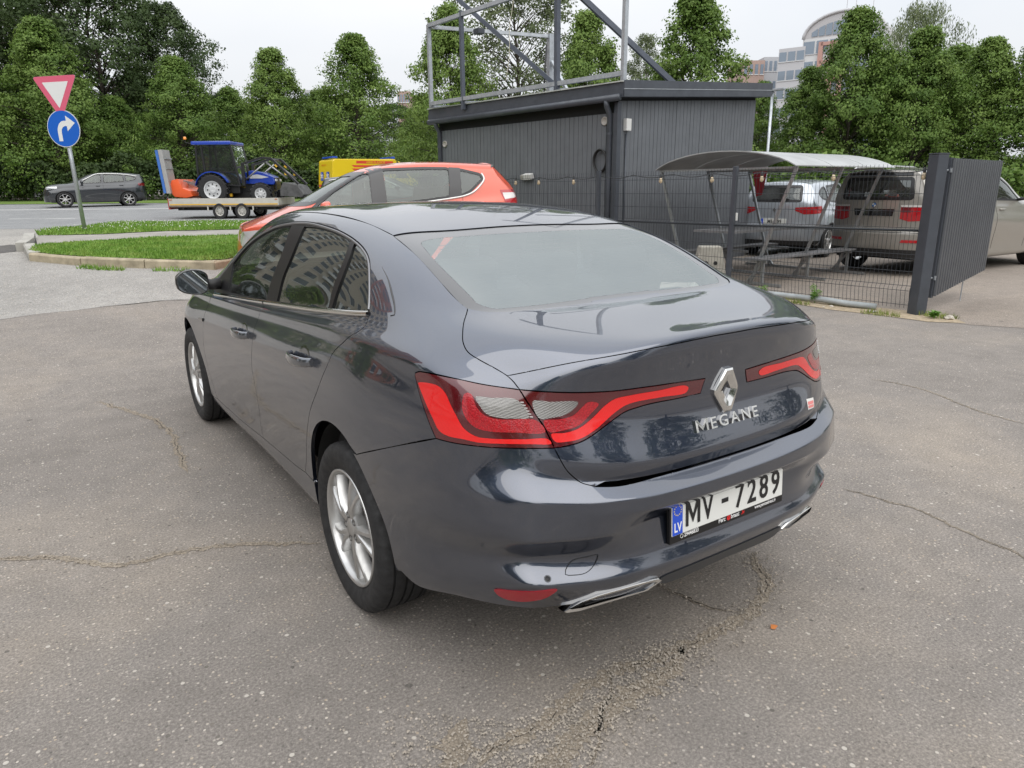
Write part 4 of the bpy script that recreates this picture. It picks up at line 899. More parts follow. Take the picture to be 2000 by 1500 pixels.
    P('windscreen', sf, ws, loopof([(0, 1.50, 1.424), (-.3, 1.515, 1.41), (-.572, 1.56, 1.355)], apil, [(-.735, 2.40, .985), (-.4, 2.43, 1.045), (0, 2.42, 1.06)], [(0, 2.42, 1.06), (0, 1.5, 1.424)]), glassmat('screen_glass', (.55, .62, .58), 1.5), car, mirror='weld', off=-.004, depth=0)
    P('front_bumper', sf, fr, loopof([(0, 3.52, .795), (-.3, 3.47, .79), (-.585, 3.31, .805)], fgap, [(-.895, 2.96, .60), (-.89, 3.04, .50), (-.87, 3.075, .36), (-.83, 3.08, .25)], [(-.83, 3.08, .25), (-.68, 3.3, .235), (-.4, 3.5, .24), (0, 3.57, .245)], [(0, 3.57, .245), (0, 3.52, .795)]), paint, car, mirror='weld')
    P('headlamp', sf, fr, catmull([(-.48, 3.44, .74), (-.60, 3.34, .735), (-.72, 3.2, .70), (-.70, 3.28, .60), (-.55, 3.44, .60), (-.44, 3.5, .66)], .02, True), glassmat('lamp_clear', (.8, .82, .82), 1.6, .02, .3), car, mirror='both', off=.002, gap=0, depth=.006)
    P('grille', sf, fr, loopof([(0, 3.6, .60), (-.3, 3.55, .60), (-.42, 3.5, .56), (-.36, 3.53, .48), (0, 3.6, .47)], [(0, 3.6, .47), (0, 3.6, .60)]), black, car, mirror='weld', off=.003, gap=0, depth=.006)
    # --- glass and its surround
    gf = loopof('glass_front', 'glass_front_b', 'glass_front_c', 'glass_front_d'); gr = loopof('glass_rear', 'glass_rear_b', 'glass_rear_c', 'glass_rear_d'); gq = loopof('quarter_glass', 'quarter_glass_b', 'quarter_glass_c')
    sr = P('window_surround', sf, side, loopof('dlo_outer', '-belt_rear', '-belt_front', [(-.8321, 2.1203, .9131), (-.7938, 2.2498, .9661)]), M('pillar_satin', (.010, .010, .011), .38, spec=.35), car, holes=[gf, gr, gq], mirror='both', gap=.0008, off=-.003)
    gm = glassmat('side_glass', (.36, .43, .40), 2.1, 0, .02)
    for nm, l in (('side_window', gf), ('side_window', gr), ('quarter_window', gq)):
        P(nm, sf, side, l, gm, car, mirror='both', gap=-.003, depth=0, off=-.009)
    for s_ in (-1, 1):
        for nm, e, i0, i1 in (('belt_moulding', belt_f, 2, -1), ('belt_moulding', belt_r, 1, -1)):
            b = MB(); rows = []
            for p in e[i0:i1] if i1 else e[i0:]:
                x, y, z = p; rows.append([(s_*(-x+.001), y, z-.002), (s_*(-x+.006), y, z+.001), (s_*(-x+.0045), y, z+.012), (s_*(-x-.006), y, z+.016)])
            b.grid(rows); b.obj(nm, chrome, car, smooth=True)
        e = ED_('dlo_outer'); b = MB(); rows = []
        for i, p in enumerate(e[4:-3]):
            j = i+4; t = e[j+1]-e[j-1]; t /= np.linalg.norm(t); n = np.array(sf.normal(p, sf.bvh.find_nearest(Vector(p))[2])); dn = np.cross(n, t); dn /= np.linalg.norm(dn)
            if dn[2] > 0 or dn[1] > .6 and False: dn = -dn
            cen = np.array((-.74, .95, 1.15));
            if (cen-p)@dn < 0: dn = -dn
            rows.append([tuple((p+dn*a+n*h)*np.array((-s_, 1, 1))) for a, h in ((.003, -.004), (.0045, .0015), (.011, .001), (.0125, -.004))])
        b.grid(rows); b.obj('window_trim', satin, car, smooth=True)
    # division bar and pillar highlights of the doors are part of the surround; interior edge seals
    P('rear_window_border', sf, rw, loopof('-window_top', 'window_side', 'window_base', [(-.152, -.4656, 1.1302), (0, -.463, 1.131)], [(0, -.463, 1.131), (0, -.44, 1.14)], [(0, -.432, 1.1425), (-.138, -.4328, 1.1423)], '-clear_base', [(-.5489, -.4017, 1.1532), (-.5565, -.383, 1.16), (-.5543, -.3626, 1.1693)], '-clear_side', [(-.5328, .0183, 1.3141), (-.5195, .041, 1.3205), (-.4906, .0512, 1.3257)], 'clear_top', [(-.1129, .053, 1.335), (0, .0525, 1.336)], [(0, .06, 1.338), (0, .128, 1.358)], [(0, .128, 1.358), (-.0614, .1281, 1.3578)]),
      M('screen_frit', (.035, .035, .037), .28, coat=1, coat_rough=.02, spec=.8), car, mirror='weld', off=-.0035, gap=.0018, depth=0)
    clear = loopof('clear_side', [(-.5543, -.3626, 1.1693), (-.5565, -.383, 1.16), (-.5489, -.4017, 1.1532)], 'clear_base', [(-.138, -.4328, 1.1423), (0, -.432, 1.1425)], [(0, -.432, 1.1425), (0, .0525, 1.336)], [(0, .0525, 1.336), (-.1129, .053, 1.335)], '-clear_top', [(-.4906, .0512, 1.3257), (-.5195, .041, 1.3205), (-.5328, .0183, 1.3141)])
    P('rear_window', sf, rw, clear, glassmat('rear_glass', (.80, .90, .89), 3.3, .0, .06, (.93, 1.0, 1.0)), car, mirror='weld', off=-.0036, gap=-.001, depth=0)
    hb = MB()                                # heater lines of the rear window
    for k in range(13):
        f = (k+1)/14; y0 = .03-.45*f; pts = []
        for j in range(25):
            x = -.5+j/24.; h = sf.bvh.ray_cast(Vector((x*.98, y0-.02*(1-(2*x)**2), 3)), Vector((0, 0, -1)))
            if h[0]: n_ = sf.normal(h[0], h[2]); pts.append(tuple(np.array(h[0])-n_*.0050))
        hb.tube(pts, .0011, 4)
    hl = hb.obj('heater_lines', M('heater_brown', (.10, .06, .04), .6), car); hl['kind'] = 'stuff'
    # --- boot, lamps, bumper
    lip = ED_('lipline'); bt = np.array(ED['boot_gap_top'])/1000.
    foot = [(-.5114, -.9111, .7112), (-.44, -.928, .703), (-.30, -.94, .699), (-.15, -.945, .697), (0, -.947, .6965)]
    lipc = [tuple(lip[-1]), (0, -.9445, 1.0885)]
    P('boot_lid', sf, boot, loopof([(0, -.463, 1.131), (-.152, -.4656, 1.1302)], '-window_base', bt[:8], lip, lipc, [(0, -.9445, 1.0885), (0, -.463, 1.131)]), paint, car, mirror='weld', gap=.0015)
    bl = P('boot_panel', sf, boot, loopof(lip[::-1], bt[7:], 'boot_lamp_top', 'boot_lamp_tip', 'boot_lamp_foot', 'boot_gap_low', [(-.5114, -.9111, .7112), (-.48, -.918, .715)], [(x, y, z+.008) for x, y, z in foot[1:]], [(0, -.947, .7045), (0, -.9445, 1.0885)], lipc[::-1]), paint, car, mirror='weld', gap=.0015)
    lens = M('lamp_lens_dark', (.09, .004, .008), .12, coat=1, coat_rough=.01, spec=.8)
    guide = M('lamp_guide_red', (.85, .012, .012), .25, coat=1, coat_rough=.01, em=(.10, .0, .0)); guide.node_tree.nodes['Principled BSDF'].inputs['Emission Strength'].default_value = 0
    glow = M('lamp_inner_red', (.42, .008, .016), .2, coat=1, coat_rough=.01)
    clearl = M('reversing_lens', (.34, .33, .32), .18, .4, coat=1, coat_rough=.01, var=.12, vscale=90)
    def facets(m, sc, st_, lo, hi, wave=0):
        nt = m.node_tree; bs = nt.nodes['Principled BSDF']; tc = nt.nodes.new('ShaderNodeTexCoord')
        if wave: k = nt.nodes.new('ShaderNodeTexWave'); k.inputs['Scale'].default_value = sc; k.inputs['Distortion'].default_value = 1.5; k.bands_direction = 'DIAGONAL'; o_ = k.outputs['Fac']
        else: k = nt.nodes.new('ShaderNodeTexVoronoi'); k.inputs['Scale'].default_value = sc; o_ = k.outputs['Distance']
        nt.links.new(tc.outputs['Object'], k.inputs['Vector']); r = ramp(nt, o_, [(.1, lo), (.75, hi)]); nt.links.new(r.outputs['Color'], bs.inputs['Base Color']); bump(nt, bs, o_, st_, .002)
    facets(guide, 150, .1, (.66, .008, .010), (.88, .014, .013), 1); facets(glow, 220, .4, (.26, .004, .010), (.46, .009, .018)); facets(clearl, 120, .4, (.12, .118, .115), (.30, .295, .285), 1)
    ribm = M('lamp_rib', (.75, .75, .74), .2, .5, coat=1)
    for s_, nm, ch, lp, sub in ((0, 'tail_lamp', wr, loopof('lamp_outer', 'lamp_top', 'lamp_split', 'lamp_foot'), ('guide_body', 'glow_body', 'clear_body')),
                             (1, 'boot_lamp', boot, loopof('-lamp_split', 'boot_lamp_top', 'boot_lamp_tip', 'boot_lamp_foot'), ('guide_boot', 'glow_boot', 'clear_boot'))):
        before = set(o.name for o in car.children)
        P(nm, sf, ch, lp, lens, car, mirror='both', gap=.0022, depth=.02, off=.001)
        lamps = [o for o in car.children if o.name not in before]
        for q, mt in zip(sub, (guide, glow, clearl)):
            b0 = set(o.name for o in car.children)
            P({'g': {'u': 'light_guide', 'l': 'inner_reflector'}.get(q[1]), 'c': 'reversing_lens'}[q[0]], sf, ch, catmull(np.array(ED[q])/1000., .006, True), mt, car, mirror='both', gap=0, depth=.003, off=.0018 if mt is not guide else .0022)
            for o in [o for o in car.children if o.name not in b0]:
                sx = np.mean([v.co.x for v in o.data.vertices])
                o.parent = [l for l in lamps if np.mean([v.co.x for v in l.data.vertices])*sx > 0][0]
        for l in lamps:                        # ribs of the clear lens and hair lines of the light guides
            sg = 1 if np.mean([v.co.x for v in l.data.vertices]) > 0 else -1
            if nm == 'tail_lamp':
                a = np.array(ED['rib_body'])/1000.
                for k in range(6):
                    t = (k+.5)/6; p = a[0]*(1-t)+a[3]*t; q = a[1]*(1-t)+a[2]*t; m = MB(); q = p+(q-p)*.55
                    n = sf.normal(p, sf.bvh.find_nearest(Vector(p))[2]); m.bar((p+n*.003)*np.array((-sg, 1, 1)), (q+n*.003)*np.array((-sg, 1, 1)), .003, .003); m.obj('lens_rib', ribm, l)
            gd = catmull(np.array(ED['guide_body' if nm == 'tail_lamp' else 'guide_boot'])/1000., .006, True)
    A2 = arch(.02, .335, .372, 117, 187); A2[0] = tuple(np.array(ED['bumper_gap'][0])/1000.); A2[-1] = (-.86, -.378, .31)
    bot = [(-.86, -.378, .31), (-.845, -.45, .288), (-.80, -.605, .318), (-.715, -.77, .342), (-.60, -.872, .350), (-.35, -.935, .352), (0, -.952, .352)]
    P('rear_bumper', sf, wr, loopof(foot[::-1], '-boot_gap_low', 'lamp_foot', '-bumper_gap', A2, bot, [(0, -.952, .352), (0, -.947, .6965)]), paint, car, mirror='weld', depth=.02, gap=.0012)
    P('bumper_valance', sf, wr, loopof([(0, -.97, .388), (-.18, -.968, .387), (-.27, -.96, .384), (-.285, -.955, .380)], [(-.285, -.955, .380), (-.27, -.945, .354), (0, -.952, .353)], [(0, -.952, .353), (0, -.97, .388)]), M('valance_satin', (.03, .032, .036), .35), car, mirror='weld', off=.003, gap=0, depth=.004)
    P('reflector', sf, wr, catmull(np.array(ED['fog'])/1000., .008, True), M('reflector_red', (.33, .008, .02), .2, coat=1), car, mirror='both', off=.003, gap=.001, depth=.008)
    # towing-eye cover: a thin line round it
    e = catmull(np.array(ED['tow'])/1000., .01, True); b = MB(); b.tube([tuple(p+np.array((-.0004, -.0008, 0))) for p in e], .0011, 5, closed=True); b.obj('towing_eye_cover', M('seam_dark', (.012, .013, .016), .5), car, smooth=True)
    # pillar blade seam
    e = catmull(np.array(ED['pillar_slot'])/1000., .01); b = MB()
    rs = [.0012+.004*math.sin(PI*min(1, .15+i/len(e)*.8))*(i/len(e)) for i in range(len(e))]; b.tube([tuple(p) for p in e], rs, 6); b.obj('pillar_air_slot', black, car, smooth=True)
    # exhaust finishers
    for s_ in (-1, 1):
        o_ = [(-.592, .335), (-.548, .362), (-.505, .381), (-.325, .391), (-.305, .387), (-.286, .374), (-.318, .356), (-.335, .350), (-.55, .332), (-.585, .330)]
        ic = (-.44, .361)
        def yb(x): return -.889-.085*(1-min(1, abs(x)/.62)**2.2)
        def ysurf(x, z):
            h = sf.bvh.ray_cast(Vector((x, -3, max(z, .358)+.004)), Vector((0, 1, 0))); return h[0][1] if h[0] else yb(x)
        def ring(k, dy):
            out = []
            for x, z in o_:
                xx, zz = ic[0]+(x-ic[0])*k[0], ic[1]+(z-ic[1])*k[1]; out.append((s_*-xx, ysurf(xx, zz)-dy, zz))
            return out
        b = MB(); rr = [ring((1.0, 1.0), -.02), ring((1.0, 1.0), .004), ring((.985, .93), .008), ring((.90, .64), .007), ring((.88, .58), -.03)]
        rr = [[*r, r[0]] for r in rr]; b.grid(rr); fx = b.obj('exhaust_finisher', chrome, car, angle=35)
        b = MB(); r0 = ring((.88, .60), -.012); b.add(r0, [tuple(range(len(r0)))]); b.obj('finisher_insert', M('finisher_black', (.012, .012, .012), .6), fx)
        for zz in (-.008, .0, .008):
            b = MB(); b.bar((s_*.34, yb(.34)+.008, .366+zz), (s_*.53, yb(.53)+.008, .356+zz), .006, .002); b.obj('finisher_slat', matte, fx)
    # parking sensors
    for x, z in ((-.64, .452), (-.235, .382), (.235, .382), (.64, .452)):
        h = sf.bvh.ray_cast(Vector((x, -2, z)), Vector((0, 1, 0))); n = Vector(sf.normal(h[0], h[2])); b = MB()
        q = n.to_track_quat('Z', 'Y'); vs = []
        for r, d in ((.0105, .0002), (.0100, .0004), (.0088, .0004), (.0085, -.0006), (.0080, .0002), (0, .0002)):
            vs.append([Vector(h[0])+q@Vector((r*math.cos(a), r*math.sin(a), d)) for a in [2*PI*k/20 for k in range(21)]])
        b.grid(vs); b.obj('parking_sensor', matte, car, smooth=True)
    # --- handles
    for s_ in (-1, 1):
        for y0, y1, z0 in ((1.10, 1.40, .838), (.20, .50, .884)):
            h0 = bpy.data.objects.new('door_handle', None); C.objects.link(h0); h0.parent = car
            ym = (y0+y1)/2
            def sx(y, z): return -(sf.bvh.ray_cast(Vector((-3, y, z)), Vector((1, 0, 0)))[0][0])
            b = MB(); rows = []
            for i in range(13):
                t = i/12; y = y0+.03+(y1-y0-.06)*t; out = .008+.038*math.sin(PI*min(max(t, .0), 1))**.45; hz = .017+.005*math.sin(PI*t); zz = z0-.012*(t-.5)
                w0 = sx(y, zz); ring = []
                for k in range(12):
                    a = 2*PI*k/12; ring.append((s_*(w0+out+math.cos(a)*.0085), y, zz+math.sin(a)*hz))
                rows.append(ring+[ring[0]])
            b.grid(rows); b.add(rows[0][:-1], [tuple(range(12))]); b.add(rows[-1][:-1], [tuple(range(11, -1, -1))])
            b.obj('grip', M('handle_chrome', (.18, .19, .21), .1, .8, coat=1), h0, smooth=True)
            b = MB(); w0 = sx(ym, z0); rows = []
            for r, d in ((1, .0006), (.9, .001), (.6, .0004)):
                rows.append([(s_*(sx(ym+r*.066*math.cos(a), z0+.006+r*.04*math.sin(a))+d), ym+r*.066*math.cos(a), z0+.006+r*.04*math.sin(a)) for a in [2*PI*k/24 for k in range(25)]])
            b.grid(rows); b.add(rows[-1][:-1], [tuple(range(24))]); b.obj('handle_bowl', black, h0, smooth=True)
    # --- wing vent blade
    for s_ in (-1, 1):
        b = MB(); pts = [(2.335, .748), (2.335, .756), (2.20, .772), (2.20, .752)]
        vs = [(s_*.897, y, z) for y, z in pts]+[(s_*.880, y, z) for y, z in pts]; b.add(vs, [(0, 1, 2, 3), (7, 6, 5, 4), (0, 4, 5, 1), (1, 5, 6, 2), (2, 6, 7, 3), (3, 7, 4, 0)]); b.obj('wing_vent', black, car, bevel=.002)
    # --- door mirrors
    for s_ in (-1, 1):
        m0 = bpy.data.objects.new('door_mirror', None); C.objects.link(m0); m0.parent = car
        b = MB(); rows = []; cx, cy, cz = .950, 2.00, 1.003
        out2 = [(-.128, .005), (-.118, .055), (-.07, .088), (.0, .098), (.06, .088), (.098, .06), (.104, .0), (.092, -.055), (.05, -.078), (-.02, -.076), (-.085, -.058), (-.12, -.03)]   # x towards the car +, z
        out2 = [(x*.74, z*.80) for x, z in catmull([(x, z, 0) for x, z in out2], .02, True)[:, :2]]
        for k, (sc, dy) in enumerate(((.90, -.006), (.97, -.008), (1.0, .0), (.99, .03), (.93, .06), (.8, .088), (.55, .108), (.2, .116))):
            ring = [(s_*(cx-x*sc), cy+dy+.14*x*0, cz+z*sc) for x, z in out2]; rows.append(ring+[ring[0]])
        b.grid(rows); b.add(rows[-1][:-1], [tuple(range(len(out2)))]); b.obj('mirror_housing', black if False else M('mirror_cap_black', (.014, .014, .016), .15, coat=1), m0, smooth=True)
        b = MB(); b.add([(s_*(cx-x*.9), cy-.0055+.0*x, cz+z*.9) for x, z in out2], [tuple(range(len(out2)))]); g = b.obj('mirror_glass', M('mirror_silver', (.40, .43, .44), .02, 1), m0)
        b = MB(); b.tube([(s_*.90, 2.05, .992), (s_*.85, 2.045, .985), (s_*.80, 2.04, .99)], [.034, .03, .034], 12); b.obj('mirror_arm', matte, m0, smooth=True)
    # --- badge, lettering, sticker
    def onboot(x, z, d):
        h = sf.bvh.ray_cast(Vector((x, -2, z)), Vector((0, 1, 0))); n = sf.normal(h[0], h[2]); return np.array(h[0])+n*d
    hw, hh = .054, .069; cz = .905
    b = MB()
    oo = [(0, hh), (hw, 0), (0, -hh), (-hw, 0)]
    oo = [(-.016, hh), (.016, hh), (hw, .006), (hw, -.006), (.016, -hh), (-.016, -hh), (-hw, -.006), (-hw, .006)]
    ii = [(0, .030), (.0, .030), (.019, .0), (.019, -.0), (0, -.030), (0, -.030), (-.019, -.0), (-.019, .0)]
    rows = []
    for src, d in ((oo, .0), (oo, .008), ([(x*.9, z*.93) for x, z in oo], .0125), ([(x*.55+a*.45, z*.55+c*.45) for (x, z), (a, c) in zip(oo, ii)], .016), (ii, .009), (ii, .0)):
        r = [tuple(onboot(x, cz+z, d)) for x, z in src]; rows.append(r+[r[0]])
    b.grid(rows); b.obj('badge', chrome, car, angle=25)
    def em(w_, h, st): return [(0, 0), (0, h), (st*1.15, h), (w_/2, .40*h), (w_-st*1.15, h), (w_, h), (w_, 0), (w_-st, 0), (w_-st, .66*h), (w_/2, .08*h), (st, .66*h), (st, 0)]
    def emboss(me):
        for v in me.vertices: v.co = onboot(v.co.x, .7985+v.co.y, .003+v.co.z)
        mesh_obj('badge_lettering', me, chrome, car)
    b = MB(); b.prism(em(.052, .0345, .0085), -.0035, .0035, 'xy'); glyphs = [b.mesh('badge_lettering')]+[text_mesh(ch, .0475, .0035, .0004, 'LEFT', 1.25) for ch in 'EGANE']
    wds = []
    for g in glyphs:
        xs = [v.co.x for v in g.vertices]; wds.append((min(xs), max(xs)))
    gp = (.283-sum(b_-a for a, b_ in wds))/5; x = -.1435
    for g, (x0, x1) in zip(glyphs, wds):
        for v in g.vertices: v.co.x += x-x0
        x += x1-x0+gp; emboss(g)
    b = MB(); 
    pl = [(.428, .798), (.486, .792), (.486, .758), (.43, .762)]
    def grid4(pl, nx, nz, d): return [[tuple(onboot(pl[0][0]*(1-u)*(1-v)+pl[1][0]*u*(1-v)+pl[3][0]*(1-u)*v+pl[2][0]*u*v, pl[0][1]*(1-u)*(1-v)+pl[1][1]*u*(1-v)+pl[3][1]*(1-u)*v+pl[2][1]*u*v, d)) for u in [i/nx for i in range(nx+1)]] for v in [j/nz for j in range(nz+1)]]
    b.grid(grid4(pl, 6, 4, .0008)); b.obj('sticker', M('sticker_white', (.75, .74, .72), .4), car, smooth=True)
    for k, (z0, z1) in enumerate(((.788, .777), (.775, .766))):
        b = MB(); b.grid(grid4([(.434, z0), (.48, z0-.004), (.48, z1-.004), (.434, z1)], 5, 2, .0013)); b.obj('sticker_print', M('sticker_pink', (.75, .25, .24), .5), car, smooth=True)
    # --- number plate
    plate = bpy.data.objects.new('number_plate', None); C.objects.link(plate); plate.parent = car; plate.location = (0, -.9695, .5085); plate.rotation_euler = (math.radians(-4), 0, 0)
    def pb(nm, mt, c, d, par=plate, bev=.002):
        b = MB(); b.box(c, d); return b.obj(nm, mt, par, bevel=bev)
    pb('plate_holder', M('plate_holder_black', (.008, .008, .009), .3), (0, .004, .046), (.532, .012, .142))
    pb('plate', M('plate_white', (.78, .79, .76), .35, coat=.5), (0, -.0035, .056), (.52, .004, .112))
    pb('plate_band', M('plate_blue', (.01, .08, .62), .35, coat=.5), (-.2375, -.0062, .056), (.042, .0016, .1085), bev=.0006)
    ink = M('plate_ink', (.012, .012, .013), .4)
    def lay(txt, size, x, z, mt, nm, sx=1, off=0, ex=.0006, sp=1, d=-.0068, align='LEFT', shear=0):
        me = text_mesh(txt, size, ex, off, align, sx, sp, shear)
        for v in me.vertices: v.co = (v.co.x+x, d-v.co.z, v.co.y+z)
        me.flip_normals() if False else None
        return mesh_obj(nm, me, mt, plate)
    b = MB(); b.prism([(x-.203, z+.017) for x, z in em(.062, .0815, .0112)], -.0068, -.0076, 'xz'); b.obj('plate_character', ink, plate)
    for ch, x, w_ in (('V', -.130, .70), ('7', .018, .82), ('2', .078, .82), ('8', .138, .82), ('9', .198, .82)):
        lay(ch, .112, x, .017, ink, 'plate_character', w_, 0.0014, .0008)
    pb('plate_dash', ink, (-.028, -.0065, .056), (.03, .0016, .014), bev=.0003)
    lay('LV', .040, -.2375, .012, M('plate_letter_white', (.85, .85, .85), .4), 'country_letters', .72, .0008, .0006, 1, -.0072, 'CENTER')
    st = M('plate_star', (.85, .68, .12), .4)
    for k in range(12):
        a = 2*PI*k/12; b = MB(); c = (-.2375+.0148*math.sin(a), .078+.0148*math.cos(a)); vs = []
        for j in range(10):
            r = .0032 if j % 2 == 0 else .0014; t = PI/2+2*PI*j/10; vs.append((c[0]+r*math.cos(t), -.0074, c[1]+r*math.sin(t)))
        b.add(vs, [tuple(range(10))]); b.obj('plate_star', st, plate)
    wt = M('frame_print_white', (.8, .8, .8), .5); rd = M('frame_print_red', (.7, .02, .02), .5)
    lay('29446833', .0185, -.205, -.0155, wt, 'frame_print', .85, .0004, .0002, 1, -.0024)
    lay('Perc', .021, -.052, -.0155, wt, 'frame_print', .85, .0004, .0002, 1, -.0024)
    lay('@', .019, -.013, -.0135, rd, 'frame_print', .85, .0008, .0002, 1, -.0024)
    lay('brauc', .021, .006, -.0155, wt, 'frame_print', .85, .0004, .0002, 1, -.0024)
    lay('.lv', .021, .056, -.0155, rd, 'frame_print', .85, .0004, .0002, 1, -.0024)
    lay('www.percunbrauc.lv', .0165, .122, -.0145, wt, 'frame_print', .78, .0003, .0002, 1, -.0024, shear=.2)
    b = MB(); b.tube([(-.216+.006*math.cos(t), -.0026, -.0095+.006*math.sin(t)) for t in [2*PI*k/16 for k in range(16)]], .0008, 5, closed=True); b.obj('frame_print', wt, plate)
    # --- wheels, liners, underside
    for y in (0, 2.711):
        for s_ in (-1, 1): build_wheel(car, (s_*.79, y, .316), s_, 5, spin=.9 if y else .2)
        for s_ in (-1, 1):
            b = MB(); n = 28; r0 = .378
            rows = [[(s_*x, y+.01+r0*math.cos(a), .325+r0*math.sin(a)) for a in [math.radians(2+176*i/n) for i in range(n+1)]] for x in (.862, .56)]
            b.grid(rows); b.add([(s_*.56, y+.01+r0*math.cos(a), .325+r0*math.sin(a)) for a in [math.radians(2+176*i/n) for i in range(n+1)]], [tuple(range(n+1))])
            b.obj('wheel_liner', M('liner_felt', (.012, .012, .012), .95), car)
    b = MB(); b.box((0, 1.35, .25), (1.1, 3.6, .06)); b.box((0, -.5, .44), (1.0, .6, .06)); b.box((0, -.72, .5), (1.0, .12, .2)); b.obj('underbody', M('underbody_black', (.01, .01, .01), .9), car)
    # --- cabin
    b = MB(); b.box((0, .95, .38), (1.5, 2.6, .05)); b.box((0, -.12, .72), (1.3, .04, .72)); b.box((0, -.30, 1.06), (1.32, .38, .02)); b.box((0, 2.05, .85), (1.45, .5, .22)); b.box((0, 2.25, .62), (1.45, .05, .5)); b.obj('cabin_tub', inner, car, bevel=.01)
    for s_ in (-1, 1):
        b = MB(); b.box((s_*.76, .95, .66), (.05, 2.3, .58)); b.obj('door_card', inner, car, bevel=.015)
    seatm = M('seat_cloth', (.10, .10, .105), .85, bmp=.2, bscale=300)
    def seat(x, y, w_, back, nm='seat'):
        b = MB(); b.box((x, y, .55), (w_, .5, .18)); b.box((x, y-.27-.06, .86), (w_, .13, .62), Matrix.Rotation(math.radians(16), 3, 'X')); b.obj(nm, seatm, car, bevel=.04, segs=3, angle=60)
        for hx in ([x] if w_ < .8 else [-.38, 0, .38]):
            b = MB(); b.box((hx, y-.43, 1.225 if w_ < .8 else 1.17), (.25, .09, .17), Matrix.Rotation(math.radians(12), 3, 'X')); b.obj('headrest', seatm, car, bevel=.035, segs=3, angle=60)
    seat(-.36, 1.28, .5, 0); seat(.36, 1.28, .5, 0); seat(0, .42, 1.25, 0, 'rear_bench')
    b = MB(); b.tube([(-.36+.18*math.cos(t), 1.78-.06*math.sin(t), .93+.17*math.sin(t)) for t in [2*PI*k/28 for k in range(28)]], .014, 8, closed=True); b.bar((-.53, 1.78, .93), (-.19, 1.78, .93), .03, .02); b.obj('steering_wheel', inner, car, smooth=True)
    b = MB(); b.box((0, 1.48, 1.33), (.24, .03, .06)); b.obj('interior_mirror', inner, car, bevel=.01)
    return car
saloon()
